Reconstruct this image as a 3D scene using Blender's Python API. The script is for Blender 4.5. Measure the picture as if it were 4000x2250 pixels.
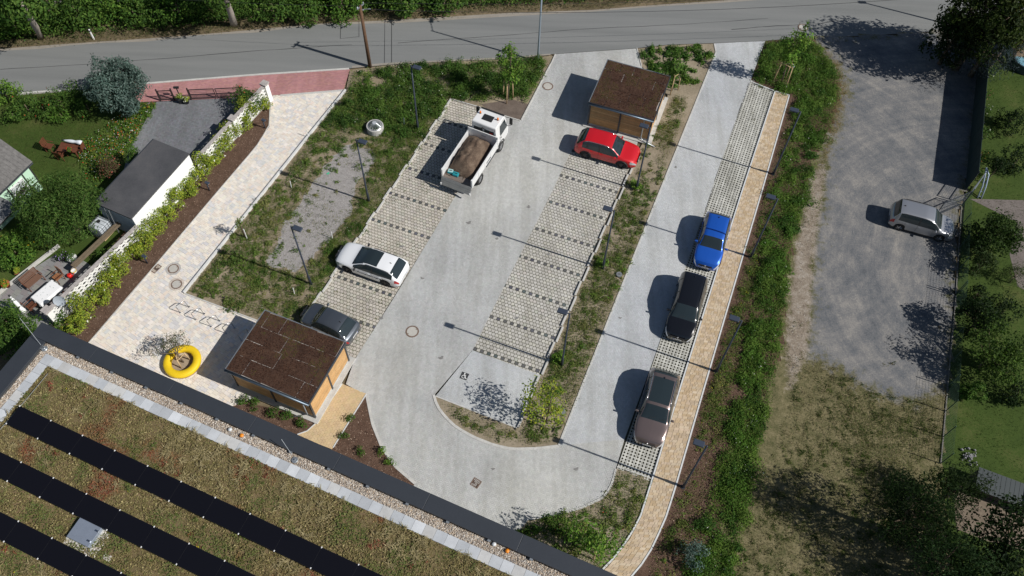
import bpy, math, random
import numpy as np
from mathutils import Vector, Matrix

random.seed(7)
RNG = np.random.default_rng(7)
sc = bpy.context.scene
for o in list(bpy.data.objects):
    bpy.data.objects.remove(o)
COL = sc.collection
R = math.radians

# ---------------------------------------------------------------- camera, sky, sun, exposure
CAM_H, PITCH, ROLL, FPX = 45.543, 1.011478, 0.036907, 3254.4      # height m, down-tilt, roll, focal length in px of a 4000 px frame
_cp, _sp, _cr, _sr = math.cos(PITCH), math.sin(PITCH), math.cos(ROLL), math.sin(ROLL)
_X, _U, _F = Vector((1, 0, 0)), Vector((0, _sp, _cp)), Vector((0, _cp, -_sp))
C_R, C_U = _X * _cr + _U * _sr, _U * _cr - _X * _sr
cam = bpy.data.cameras.new('camera')
cam_o = bpy.data.objects.new('camera', cam)
COL.objects.link(cam_o)
cam.sensor_width = 36.0
cam.lens = 36.0 * FPX / 4000.0
cam.clip_end = 2000.0
cam_o.matrix_world = Matrix(((C_R.x, C_U.x, -_F.x, 0), (C_R.y, C_U.y, -_F.y, 0), (C_R.z, C_U.z, -_F.z, CAM_H), (0, 0, 0, 1)))
sc.camera = cam_o

SUN_EL, SUN_AZ = R(41.5), R(-19.5)             # towards the sun: azimuth measured from +X to +Y
world = bpy.data.worlds.new('World')
sc.world = world
world.use_nodes = True
wn = world.node_tree.nodes
sky = wn.new('ShaderNodeTexSky')
sky.sky_type = 'NISHITA'
sky.sun_disc = False
sky.sun_elevation = SUN_EL
sky.sun_rotation = R(90) - SUN_AZ
sky.air_density, sky.dust_density, sky.ozone_density = 1.0, 0.6, 1.2
wn['Background'].inputs['Strength'].default_value = 0.055
world.node_tree.links.new(sky.outputs[0], wn['Background'].inputs['Color'])
sun = bpy.data.lights.new('sun', 'SUN')
sun.energy = 4.7
sun.angle = R(0.53)
sun.color = (1.0, 0.965, 0.915)
sun_o = bpy.data.objects.new('sun', sun)
COL.objects.link(sun_o)
sun_dir = Vector((math.cos(SUN_EL) * math.cos(SUN_AZ), math.cos(SUN_EL) * math.sin(SUN_AZ), math.sin(SUN_EL)))
sun_o.rotation_euler = sun_dir.to_track_quat('Z', 'Y').to_euler()
sun_o.location = (30, -10, 40)
sc.render.engine = 'CYCLES'
sc.view_settings.view_transform = 'Standard'
sc.view_settings.look = 'None'
sc.view_settings.exposure = 0.0
sc.view_settings.gamma = 1.0
sc.view_settings.use_curve_mapping = False
sc.render.resolution_x, sc.render.resolution_y = 1024, 576

# ---------------------------------------------------------------- survey: a reading of the photograph (2576 px wide) -> metres on the plane z
def S(x, y, z=0.0):
    k = 4000.0 / 2576.0
    d = _F + C_R * ((x * k - 2000.0) / FPX) - C_U * ((y * k - 1125.0) / FPX)
    t = (z - CAM_H) / d.z
    return Vector((d.x * t, d.y * t, z))
def SP(pts, z=0.0):
    return [tuple(S(x, y, z)[:2]) for x, y in pts]

# ---------------------------------------------------------------- materials
MATS = {}
def _nt(name):
    m = bpy.data.materials.new(name)
    m.use_nodes = True
    nt = m.node_tree
    return m, nt, nt.nodes['Principled BSDF']
def _noise(nt, scale, detail=5.0, rough=0.6, vec=None, stretch=None):
    n = nt.nodes.new('ShaderNodeTexNoise')
    n.inputs['Scale'].default_value = scale
    n.inputs['Detail'].default_value = detail
    n.inputs['Roughness'].default_value = rough
    if vec is None:
        g = nt.nodes.new('ShaderNodeNewGeometry')
        vec = g.outputs['Position']
    if stretch:
        mp = nt.nodes.new('ShaderNodeMapping')
        mp.inputs['Scale'].default_value = stretch[:3]
        mp.inputs['Rotation'].default_value = (0, 0, stretch[3])
        nt.links.new(vec, mp.inputs['Vector'])
        vec = mp.outputs[0]
    nt.links.new(vec, n.inputs['Vector'])
    return n.outputs['Fac']
def _ramp(nt, fac, stops):
    r = nt.nodes.new('ShaderNodeValToRGB')
    el = r.color_ramp.elements
    while len(el) < len(stops):
        el.new(0.5)
    for e, (p, c) in zip(el, stops):
        e.position = p
        e.color = (*c, 1)
    nt.links.new(fac, r.inputs[0])
    return r.outputs[0]
def _math(nt, op, a, b):
    m = nt.nodes.new('ShaderNodeMath')
    m.operation = op
    for i, v in enumerate((a, b)):
        if isinstance(v, (int, float)):
            m.inputs[i].default_value = v
        else:
            nt.links.new(v, m.inputs[i])
    return m.outputs[0]
def _mix(nt, fac, a, b, mode='MIX'):
    m = nt.nodes.new('ShaderNodeMix')
    m.data_type = 'RGBA'
    m.blend_type = mode
    for i, v in ((0, fac), (6, a), (7, b)):
        if isinstance(v, (int, float)):
            m.inputs[i].default_value = v
        elif isinstance(v, tuple):
            m.inputs[i].default_value = (*v, 1)
        else:
            nt.links.new(v, m.inputs[i])
    return m.outputs[2]
def _bump(nt, bs, h, strength, dist=0.02):
    b = nt.nodes.new('ShaderNodeBump')
    b.inputs['Strength'].default_value = strength
    b.inputs['Distance'].default_value = dist
    nt.links.new(h, b.inputs['Height'])
    nt.links.new(b.outputs[0], bs.inputs['Normal'])

def plain(name, c, rough=0.6, metal=0.0, coat=0.0, spec=0.5, var=0.0, vscale=3.0, bump=0.0, bscale=30.0):
    """one colour with optional mottling"""
    if name in MATS:
        return MATS[name]
    m, nt, bs = _nt(name)
    bs.inputs['Roughness'].default_value = rough
    bs.inputs['Metallic'].default_value = metal
    bs.inputs['Specular IOR Level'].default_value = spec
    if coat:
        bs.inputs['Coat Weight'].default_value = coat
        bs.inputs['Coat Roughness'].default_value = 0.04
    if var:
        f = _math(nt, 'ADD', _math(nt, 'MULTIPLY', _noise(nt, vscale), 0.6), _math(nt, 'MULTIPLY', _noise(nt, vscale * 9, 3), 0.4))
        lo = tuple(x * (1 - var) for x in c); hi = tuple(min(1, x * (1 + var)) for x in c)
        nt.links.new(_ramp(nt, f, [(0.3, lo), (0.7, hi)]), bs.inputs['Base Color'])
    else:
        bs.inputs['Base Color'].default_value = (*c, 1)
    if bump:
        _bump(nt, bs, _noise(nt, bscale, 4), bump)
    MATS[name] = m
    return m
def ground(name, stops, s1, s2, w=0.6, rough=0.92, bump=0.35, bs_=18.0, stretch=None):
    """earth, gravel, asphalt: two noises through a colour ramp"""
    m, nt, bs = _nt(name)
    bs.inputs['Roughness'].default_value = rough
    bs.inputs['Specular IOR Level'].default_value = 0.25
    n1, n2 = _noise(nt, s1, 5, 0.6, None, stretch), _noise(nt, s2, 6, 0.7)
    f = _math(nt, 'ADD', _math(nt, 'MULTIPLY', n1, w), _math(nt, 'MULTIPLY', n2, 1 - w))
    nt.links.new(_ramp(nt, f, stops), bs.inputs['Base Color'])
    if bump:
        _bump(nt, bs, _noise(nt, bs_, 6, 0.75), bump, 0.05)
    MATS[name] = m
    return m
def attr(name, rough=0.8, spec=0.3, var=0.25, vscale=6.0, transl=0.0, bump=0.0, fine=60.0, wear=0.0):
    """colour from the piece's own 'col' attribute, mottled"""
    m, nt, bs = _nt(name)
    bs.inputs['Roughness'].default_value = rough
    bs.inputs['Specular IOR Level'].default_value = spec
    a = nt.nodes.new('ShaderNodeAttribute')
    a.attribute_name = 'col'
    c = a.outputs['Color']
    if var:
        f = _math(nt, 'ADD', _math(nt, 'MULTIPLY', _noise(nt, vscale), 0.55), _math(nt, 'MULTIPLY', _noise(nt, fine, 2), 0.45))
        c = _mix(nt, 1.0, c, _ramp(nt, f, [(0.3, (1 - var,) * 3), (0.7, (1 + var,) * 3)]), 'MULTIPLY')
    if wear:
        w1 = _noise(nt, 0.55, 4, 0.6, None, (2.2, 0.22, 1, R(-22)))          # tracks running along the bays
        w2 = _noise(nt, 1.3, 6, 0.75)
        c = _mix(nt, wear, c, _ramp(nt, w1, [(0.40, (0.80, 0.79, 0.76)), (0.56, (1.03, 1.03, 1.03))]), 'MULTIPLY')
        c = _mix(nt, wear, c, _ramp(nt, w2, [(0.28, (0.78, 0.77, 0.74)), (0.42, (1.0, 1.0, 1.0)), (0.70, (1.06, 1.06, 1.07))]), 'MULTIPLY')
    nt.links.new(c, bs.inputs['Base Color'])
    if bump:
        _bump(nt, bs, _noise(nt, fine, 3), bump, 0.01)
    if transl:
        t = nt.nodes.new('ShaderNodeBsdfTranslucent')
        nt.links.new(_mix(nt, 1.0, c, (0.85, 1.1, 0.55), 'MULTIPLY'), t.inputs[0])
        mx = nt.nodes.new('ShaderNodeMixShader')
        mx.inputs[0].default_value = transl
        nt.links.new(bs.outputs[0], mx.inputs[1])
        nt.links.new(t.outputs[0], mx.inputs[2])
        nt.links.new(mx.outputs[0], nt.nodes['Material Output'].inputs[0])
    MATS[name] = m
    return m

M_LEAF = attr('leaf', 0.6, 0.12, 0.0, transl=0.30)
M_STONE = attr('paving stone', 0.85, 0.25, 0.14, 0.35, bump=0.15, wear=0.55)
M_FLAG = attr('flagstone', 0.85, 0.25, 0.14, 2.0, bump=0.2)
M_PEB = attr('pebble', 0.8, 0.3, 0.0)
M_KERB = plain('kerb concrete', (0.50, 0.49, 0.46), 0.9, var=0.18, vscale=2.0)
M_WHITE = plain('white paint', (0.80, 0.80, 0.79), 0.5, var=0.04)
M_RENDER = plain('white render', (0.84, 0.84, 0.83), 0.9, var=0.04, vscale=0.8)
M_ANTH = plain('anthracite metal', (0.046, 0.052, 0.062), 0.45, 0.2, var=0.08, vscale=1.0)
M_POST = plain('lamp post metal', (0.045, 0.055, 0.075), 0.4, 0.3)
M_CHROME = plain('chrome', (0.75, 0.75, 0.76), 0.2, 1.0)
M_STEEL = plain('stainless steel', (0.55, 0.56, 0.57), 0.32, 1.0)
M_BLACK = plain('black plastic', (0.018, 0.018, 0.019), 0.55)
M_RUBBER = plain('tyre rubber', (0.022, 0.022, 0.022), 0.85, var=0.2, vscale=12)
M_RUST = plain('cast iron', (0.17, 0.115, 0.085), 0.8, var=0.3, vscale=8)
M_CONC = plain('concrete', (0.48, 0.47, 0.44), 0.9, var=0.2, vscale=3, bump=0.2)
M_WOODRAW = plain('raw timber', (0.50, 0.36, 0.20), 0.8, var=0.25, vscale=5)
M_WOODBRN = plain('brown stained timber', (0.13, 0.045, 0.022), 0.6, var=0.3, vscale=6)
M_BARK = plain('bark', (0.16, 0.12, 0.085), 0.95, var=0.4, vscale=7, bump=0.6, bscale=25)
M_BARKPALE = plain('pale bark', (0.33, 0.29, 0.25), 0.95, var=0.35, vscale=6, bump=0.6, bscale=25)
M_ZINC = plain('zinc', (0.42, 0.45, 0.47), 0.4, 0.7, var=0.12)
M_RED = plain('red plastic', (0.62, 0.02, 0.015), 0.45)

# ---------------------------------------------------------------- mesh helpers
def link(o, parent=None):
    COL.objects.link(o)
    if parent is not None:
        o.parent = parent
    return o
def tag(o, label=None, cat=None, group=None, kind=None):
    for k, v in (('label', label), ('category', cat), ('group', group), ('kind', kind)):
        if v:
            o[k] = v
    return o
def E(name, label, cat, loc=(0, 0, 0), rz=0.0, group=None):
    o = bpy.data.objects.new(name, None)
    o.empty_display_size = 0.3
    o.location = loc
    o.rotation_euler = (0, 0, rz)
    link(o)
    return tag(o, label, cat, group)
def meshdata(name, V, loops, sizes, mat, cols=None, smooth=False):
    if len(sizes) == 0:
        print('EMPTY', name)
    me = bpy.data.meshes.new(name)
    V = np.asarray(V, np.float32).reshape(-1, 3)
    loops = np.asarray(loops, np.int32); sizes = np.asarray(sizes, np.int32)
    me.vertices.add(len(V)); me.vertices.foreach_set('co', V.ravel())
    me.loops.add(len(loops)); me.loops.foreach_set('vertex_index', loops)
    me.polygons.add(len(sizes))
    me.polygons.foreach_set('loop_start', np.concatenate(([0], np.cumsum(sizes)[:-1])).astype(np.int32)[:len(sizes)])
    me.polygons.foreach_set('use_smooth', np.full(len(sizes), smooth))
    me.update(calc_edges=True)
    if cols is not None:
        a = me.attributes.new('col', 'FLOAT_COLOR', 'FACE')
        c = np.ones((len(sizes), 4), np.float32); c[:, :3] = cols
        a.data.foreach_set('color', c.ravel())
    if mat:
        me.materials.append(mat)
    return me
def obj(name, me, parent=None, loc=(0, 0, 0), rz=0.0):
    o = bpy.data.objects.new(name, me)
    o.location = loc
    o.rotation_euler = (0, 0, rz)
    return link(o, parent)
class MB:
    """collects simple solids, builds ONE mesh object"""
    def __init__(s):
        s.v, s.f, s.c = [], [], []
    def add(s, v, f, col=None):
        n = len(s.v)
        s.v += [tuple(p) for p in v]
        s.f += [tuple(i + n for i in q) for q in f]
        s.c += [col] * len(f)
        return s
    def box(s, c, d, rz=0.0, rot=None, col=None, taper=1.0):
        x, y, z = d[0] / 2, d[1] / 2, d[2] / 2
        P = [Vector((sx * x * (taper if sz > 0 else 1), sy * y * (taper if sz > 0 else 1), sz * z)) for sz in (-1, 1) for sy in (-1, 1) for sx in (-1, 1)]
        M = rot if rot is not None else Matrix.Rotation(rz, 3, 'Z')
        P = [M @ p + Vector(c) for p in P]
        return s.add(P, [(0, 2, 3, 1), (4, 5, 7, 6), (0, 1, 5, 4), (2, 6, 7, 3), (0, 4, 6, 2), (1, 3, 7, 5)], col)
    def tube(s, pts, rads, n=8, col=None, caps=True):
        pts = [Vector(p) for p in pts]
        if not hasattr(rads, '__len__'):
            rads = [rads] * len(pts)
        rings = []
        for i, p in enumerate(pts):
            t = (pts[min(i + 1, len(pts) - 1)] - pts[max(i - 1, 0)]).normalized()
            a = Vector((0, 0, 1)) if abs(t.z) < 0.9 else Vector((1, 0, 0))
            u = t.cross(a).normalized(); w = t.cross(u)
            rings.append([p + (u * math.cos(2 * math.pi * k / n) + w * math.sin(2 * math.pi * k / n)) * rads[i] for k in range(n)])
        V = [q for r in rings for q in r]
        F = [(i * n + k, i * n + (k + 1) % n, (i + 1) * n + (k + 1) % n, (i + 1) * n + k) for i in range(len(pts) - 1) for k in range(n)]
        if caps:
            F += [tuple(range(n))[::-1], tuple((len(pts) - 1) * n + k for k in range(n))]
        return s.add(V, F, col)
    def cyl(s, p0, p1, r0, r1=None, n=12, col=None):
        return s.tube([p0, p1], [r0, r0 if r1 is None else r1], n, col)
    def prism(s, poly, z0, z1, col=None):
        poly = list(poly)
        if sum(poly[i][0] * poly[(i + 1) % len(poly)][1] - poly[(i + 1) % len(poly)][0] * poly[i][1] for i in range(len(poly))) < 0:
            poly = poly[::-1]
        n = len(poly)
        V = [(x, y, z0) for x, y in poly] + [(x, y, z1) for x, y in poly]
        F = [tuple(range(n))[::-1], tuple(range(n, 2 * n))] + [(i, (i + 1) % n, n + (i + 1) % n, n + i) for i in range(n)]
        return s.add(V, F, col)
    def lathe(s, prof, n=24, c=(0, 0, 0), col=None, axis='Z', a0=0.0):
        V, F = [], []
        for r, z in prof:
            for k in range(n):
                a = 2 * math.pi * k / n + a0
                p = (r * math.cos(a), r * math.sin(a), z)
                if axis == 'Y':
                    p = (p[0], p[2], p[1])
                V.append(Vector(p) + Vector(c))
        m = len(prof)
        F = [(i * n + k, i * n + (k + 1) % n, (i + 1) * n + (k + 1) % n, (i + 1) * n + k) for i in range(m - 1) for k in range(n)]
        return s.add(V, F, col)
    def build(s, name, mat, parent=None, smooth=False, loc=(0, 0, 0), rz=0.0):
        me = bpy.data.meshes.new(name)
        me.from_pydata(s.v, [], s.f)
        if smooth:
            me.polygons.foreach_set('use_smooth', np.ones(len(s.f), bool))
        if any(c is not None for c in s.c):
            a = me.attributes.new('col', 'FLOAT_COLOR', 'FACE')
            a.data.foreach_set('color', np.array([(*(c or (0.5, 0.5, 0.5)), 1) for c in s.c], np.float32).ravel())
        me.materials.append(mat)
        return obj(name, me, parent, loc, rz)
def smooth_angle(o, deg=40):
    me = o.data
    me.polygons.foreach_set('use_smooth', np.ones(len(me.polygons), bool))
    me.set_sharp_from_angle(angle=R(deg))
    return o
def bevel(o, w=0.02, seg=2):
    m = o.modifiers.new('bevel', 'BEVEL')
    m.width = w; m.segments = seg; m.limit_method = 'ANGLE'; m.angle_limit = R(40)
    return o

# ---------------------------------------------------------------- geometry helpers
def pip(P, poly):
    P = np.asarray(P, float); poly = np.asarray(poly, float)
    x, y = P[..., 0], P[..., 1]
    ins = np.zeros(x.shape, bool)
    j = len(poly) - 1
    for i in range(len(poly)):
        xi, yi = poly[i]; xj, yj = poly[j]
        if yi != yj:
            ins ^= ((yi > y) != (yj > y)) & (x < (xj - xi) * (y - yi) / (yj - yi) + xi)
        j = i
    return ins
def clip(subject, window):
    """the region cut by one convex paver (counter-clockwise window)"""
    out = [tuple(p) for p in subject]
    n = len(window)
    for i in range(n):
        ax, ay = window[i]; bx, by = window[(i + 1) % n]
        inp, out = out, []
        if not inp:
            break
        def side(p):
            return (bx - ax) * (p[1] - ay) - (by - ay) * (p[0] - ax)
        s = inp[-1]; ss = side(s)
        for e in inp:
            se = side(e)
            if (se >= 0) != (ss >= 0):
                t = ss / (ss - se)
                out.append((s[0] + (e[0] - s[0]) * t, s[1] + (e[1] - s[1]) * t))
            if se >= 0:
                out.append(e)
            s, ss = e, se
    return out
def area(p):
    p = np.asarray(p); x, y = p[:, 0], p[:, 1]
    return 0.5 * float(np.sum(x * np.roll(y, -1) - np.roll(x, -1) * y))
def _hash(ix, iy, seed):
    h = (ix.astype(np.int64) * 374761393 + iy.astype(np.int64) * 668265263 + seed * 1442695041) & 0xFFFFFFFF
    h = ((h ^ (h >> 13)) * 1274126177) & 0xFFFFFFFF
    return ((h ^ (h >> 16)) & 0xFFFF) / 65535.0
def vnoise(x, y, s, seed=0):
    x = np.asarray(x) / s; y = np.asarray(y) / s
    ix, iy = np.floor(x), np.floor(y)
    fx, fy = x - ix, y - iy
    fx = fx * fx * (3 - 2 * fx); fy = fy * fy * (3 - 2 * fy)
    a, b = _hash(ix, iy, seed), _hash(ix + 1, iy, seed)
    c, d = _hash(ix, iy + 1, seed), _hash(ix + 1, iy + 1, seed)
    return (a * (1 - fx) + b * fx) * (1 - fy) + (c * (1 - fx) + d * fx) * fy
def fbm(x, y, s, seed=0):
    return (vnoise(x, y, s, seed) * 0.55 + vnoise(x, y, s * 0.45, seed + 1) * 0.3 + vnoise(x, y, s * 0.2, seed + 2) * 0.15)
def rand_in(poly, n):
    poly = np.asarray(poly, float)
    lo, hi = poly.min(0), poly.max(0)
    dens = n / max(1e-6, abs(area(poly)))
    N = int(dens * np.prod(hi - lo)) + 1
    P = RNG.uniform(lo, hi, (N, 2))
    return P[pip(P, poly)]
def edge_dist(P, poly):
    P = np.asarray(P); poly = np.asarray(poly)
    best = np.full(len(P), 1e9)
    for i in range(len(poly)):
        a, b = poly[i], poly[(i + 1) % len(poly)]
        ab = b - a
        t = np.clip(((P - a) @ ab) / max(1e-9, ab @ ab), 0, 1)
        best = np.minimum(best, np.linalg.norm(P - (a + t[:, None] * ab), axis=1))
    return best
def sheet(name, poly, z, mat, kind='structure', parent=None):
    me = bpy.data.meshes.new(name)
    p = list(poly)
    if area(p) < 0:
        p = p[::-1]
    from mathutils.geometry import tessellate_polygon
    tri = tessellate_polygon([[Vector((x, y, 0)) for x, y in p]])
    me.from_pydata([(x, y, z) for x, y in p], [], [t if area([p[i] for i in t]) > 0 else t[::-1] for t in tri])
    me.materials.append(mat)
    o = obj(name, me, parent)
    if kind:
        o['kind'] = kind
    return o

# ---------------------------------------------------------------- paving
def shade(c, v):
    k = 1 + RNG.uniform(-v, v)
    return np.clip(np.array(c) * k, 0, 1)
def rects(poly, ang, org, gen):
    """run a tile generator over the region's bounding box in the local frame; returns corners (N,4,2) in world, colours (N,3)"""
    ca, sa = math.cos(ang), math.sin(ang)
    P = np.asarray(poly) - org
    L = np.stack([P[:, 0] * ca + P[:, 1] * sa, -P[:, 0] * sa + P[:, 1] * ca], 1)
    lo, hi = L.min(0), L.max(0)
    Q, C = gen(lo[0], lo[1], hi[0], hi[1])          # Q: (N,4) x0,y0,x1,y1
    x0, y0, x1, y1 = Q.T
    T = np.stack([np.stack([x0, y0], 1), np.stack([x1, y0], 1), np.stack([x1, y1], 1), np.stack([x0, y1], 1)], 1)
    Wd = np.stack([T[..., 0] * ca - T[..., 1] * sa, T[..., 0] * sa + T[..., 1] * ca], -1) + org
    return Wd, C
def pave(parent, poly, tiles, cols, z=0.0, h=0.03, mat=None, piece='paver', nind=300, holes=(), zj=0.003, palette=6):
    mat = mat or M_STONE
    poly = list(poly)
    if area(poly) < 0:
        poly = poly[::-1]
    cnt = pip(tiles, poly).sum(1)
    cen = tiles.mean(1)
    for hp in holes:
        cnt[pip(cen, hp)] = 0
    full = np.where(cnt == 4)[0]
    part = np.where((cnt > 0) & (cnt < 4))[0]
    dist = np.hypot(cen[full, 0], cen[full, 1]) 
    order = full[np.argsort(dist)]
    ind, rest = order[:nind], order[nind:]
    cache = {}
    for i in ind:
        t = tiles[i]; c = cen[i]
        key = (round(float(np.linalg.norm(t[1] - t[0])), 3), round(float(np.linalg.norm(t[2] - t[1])), 3), round(math.atan2(*(t[1] - t[0])[::-1]), 3), tuple(np.round(cols[i] / 0.02).astype(int)))
        if key not in cache:
            q = t - c
            V = [(*p, 0) for p in q] + [(*(p * 1.0), -h) for p in q]
            cache[key] = meshdata(piece, V, [0, 1, 2, 3, 0, 4, 5, 1, 1, 5, 6, 2, 2, 6, 7, 3, 3, 7, 4, 0], [4] * 5, mat, np.tile(cols[i], (5, 1)))
        obj(piece, cache[key], parent, (c[0], c[1], z + RNG.uniform(-zj, zj)))
    V, L, SZ, CC = [], [], [], []
    n0 = 0
    if len(rest):
        T = tiles[rest]; N = len(T)
        zz = z + RNG.uniform(-zj, zj, N)
        top = np.concatenate([T, np.broadcast_to(zz[:, None, None], (N, 4, 1))], 2)
        bot = top.copy(); bot[..., 2] -= h
        V.append(np.concatenate([top, bot], 1).reshape(-1, 3))
        fi = np.array([0, 1, 2, 3, 0, 4, 5, 1, 1, 5, 6, 2, 2, 6, 7, 3, 3, 7, 4, 0])
        L.append((fi[None] + 8 * np.arange(N)[:, None]).ravel()); SZ.append(np.full(5 * N, 4)); CC.append(np.repeat(cols[rest], 5, 0))
        n0 = 8 * N
    for i in part:
        q = clip(poly, [tuple(p) for p in tiles[i]])
        if len(q) < 3 or abs(area(q)) < 4e-4:
            continue
        m = len(q)
        V.append(np.array([(x, y, z) for x, y in q] + [(x, y, z - h) for x, y in q]))
        L.append(np.array(list(range(n0, n0 + m)))); SZ.append(np.array([m])); CC.append(cols[i][None])
        for k in range(m):
            k2 = (k + 1) % m
            L.append(np.array([n0 + k, n0 + m + k, n0 + m + k2, n0 + k2]))
        SZ.append(np.full(m, 4)); CC.append(np.repeat(cols[i][None], m, 0))
        n0 += 2 * m
    if V:
        me = meshdata(piece + '_field', np.concatenate(V), np.concatenate(L), np.concatenate(SZ), mat, np.concatenate(CC))
        tag(obj(piece + '_field', me, parent), kind='stuff')
def quant(C, step=0.02):
    return np.round(np.asarray(C) / step) * step
def g_herring(a, gap, base, var, patch=None):
    def gen(x0, y0, x1, y1):
        ix = np.arange(math.floor(x0 / a) - 2, math.ceil(x1 / a) + 2)
        iy = np.arange(math.floor(y0 / a) - 2, math.ceil(y1 / a) + 2)
        X, Y = np.meshgrid(ix, iy)
        k = (X - Y) % 4
        H = np.stack([X[k == 0], Y[k == 0]], 1).astype(float); Vv = np.stack([X[k == 3], Y[k == 3]], 1).astype(float)
        g = gap / 2
        Q = np.concatenate([np.stack([H[:, 0] * a + g, H[:, 1] * a + g, (H[:, 0] + 2) * a - g, (H[:, 1] + 1) * a - g], 1),
                            np.stack([Vv[:, 0] * a + g, Vv[:, 1] * a + g, (Vv[:, 0] + 1) * a - g, (Vv[:, 1] + 2) * a - g], 1)])
        t = RNG.uniform(1 - var, 1 + var, len(Q))[:, None]
        C = np.array(base)[None] * t
        if patch is not None:
            f = fbm(Q[:, 0], Q[:, 1], 6.0, 3)[:, None]
            C = C * (1 - patch * 0.5 + patch * f)
            C = C * np.array([1, 1, 1]) * (1 + (f - 0.5) * np.array([0.04, 0.01, -0.08]))
        return Q, quant(C, 0.01)
    return gen
def g_bond(w, h, gap, base, var, dark=None):
    def gen(x0, y0, x1, y1):
        Q, C = [], []
        for j in range(math.floor(y0 / h) - 1, math.ceil(y1 / h) + 1):
            off = (j % 2) * w / 2
            for i in range(math.floor((x0 - off) / w) - 1, math.ceil((x1 - off) / w) + 1):
                Q.append((i * w + off + gap / 2, j * h + gap / 2, (i + 1) * w + off - gap / 2, (j + 1) * h - gap / 2))
                C.append(shade(base, var))
                if dark and dark(j) and i % 2 == 0:
                    C[-1] = shade((0.105, 0.11, 0.115), 0.2)
        return np.array(Q), quant(C)
    return gen
def g_roman(u, gap, palette, var):
    def gen(x0, y0, x1, y1):
        nx, ny = int((x1 - x0) / u) + 2, int((y1 - y0) / u) + 2
        occ = np.zeros((ny + 4, nx + 4), bool)
        sizes = [(2, 2), (3, 2), (2, 1), (2, 3), (1, 2), (1, 1), (3, 2), (2, 2)]
        Q, C = [], []
        for j in range(ny):
            for i in range(nx):
                if occ[j, i]:
                    continue
                for w, h in random.sample(sizes, 6) + [(1, 1)]:
                    if not occ[j:j + h, i:i + w].any():
                        break
                occ[j:j + h, i:i + w] = True
                Q.append((x0 + i * u + gap / 2, y0 + j * u + gap / 2, x0 + (i + w) * u - gap / 2, y0 + (j + h) * u - gap / 2))
                C.append(shade(random.choice(palette), var))
        return np.array(Q), quant(C)
    return gen
def kerb(name, line, w=0.08, z0=-0.15, z1=0.02, length=1.0, mat=None, closed=False, gap=0.008, label=None, nmax=300):
    """a run of kerb stones along a polyline; every stone a part"""
    mat = mat or M_KERB
    pts = [Vector((*p, 0)) for p in line]
    o = obj(name, None)
    o['kind'] = 'structure'
    seg = [(pts[i + 1] - pts[i]).length for i in range(len(pts) - 1)]
    tot = sum(seg); n = max(1, round(tot / length)); st = tot / n
    def at(d):
        for i, s in enumerate(seg):
            if d <= s or i == len(seg) - 1:
                return pts[i] + (pts[i + 1] - pts[i]) * (d / s)
            d -= s
    for k in range(n):
        a, b = at(k * st), at((k + 1) * st)
        d = b - a
        m = MB().box((0, 0, (z0 + z1) / 2), (d.length - gap, w, z1 - z0))
        m.build('kerb_stone', mat, o, loc=((a + b) / 2)[:], rz=math.atan2(d.y, d.x))
    return o

# ---------------------------------------------------------------- foliage
GREENS = dict(lush=[(0.075, 0.155, 0.022), (0.095, 0.19, 0.030), (0.050, 0.115, 0.020), (0.125, 0.205, 0.035)],
              weed=[(0.115, 0.170, 0.036), (0.155, 0.20, 0.050), (0.080, 0.135, 0.030), (0.21, 0.215, 0.070), (0.13, 0.20, 0.040)],
              lime=[(0.27, 0.32, 0.035), (0.21, 0.28, 0.035), (0.33, 0.35, 0.045), (0.15, 0.22, 0.035)],
              dark=[(0.014, 0.030, 0.009), (0.021, 0.042, 0.012), (0.012, 0.025, 0.009), (0.03, 0.052, 0.015)],  # dark: leaf colours lowered further to hold deep shade
              mid=[(0.056, 0.118, 0.020), (0.078, 0.15, 0.026), (0.040, 0.088, 0.018), (0.10, 0.168, 0.032)],
              blue=[(0.085, 0.135, 0.115), (0.115, 0.17, 0.145), (0.055, 0.095, 0.08), (0.15, 0.205, 0.18)],
              dry=[(0.34, 0.27, 0.15), (0.40, 0.33, 0.20), (0.27, 0.20, 0.10), (0.22, 0.20, 0.09)],
              young=[(0.10, 0.20, 0.028), (0.135, 0.25, 0.035), (0.075, 0.15, 0.026), (0.18, 0.27, 0.045)])
def pal(name, n, v=0.18):
    P = np.array(GREENS[name] if isinstance(name, str) else name)
    return P[RNG.integers(0, len(P), n)] * RNG.uniform(1 - v, 1 + v, (n, 1))
def leafmesh(name, C, N, ln, wd, col, mat=None):
    """one diamond-shaped leaf per row: centres C, normals N, lengths, widths, colours"""
    M = len(C)
    N = N / np.maximum(1e-6, np.linalg.norm(N, axis=1))[:, None]
    r = RNG.normal(size=(M, 3))
    D = np.cross(N, r); D /= np.maximum(1e-6, np.linalg.norm(D, axis=1))[:, None]
    T = np.cross(N, D)
    ln = np.broadcast_to(ln, (M,))[:, None]; wd = np.broadcast_to(wd, (M,))[:, None]
    droop = np.array([0, 0, -1.0]) * ln * 0.15
    V = np.stack([C - D * ln * 0.5 + droop, C + T * wd * 0.5, C + D * ln * 0.5 + droop, C - T * wd * 0.5], 1).reshape(-1, 3)
    return meshdata(name, V, np.arange(4 * M), np.full(M, 4), mat or M_LEAF, col)
def upnormals(M, up=1.0, spread=0.7):
    n = RNG.normal(size=(M, 3)) * spread
    n[:, 2] = np.abs(n[:, 2]) + up
    return n
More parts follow.
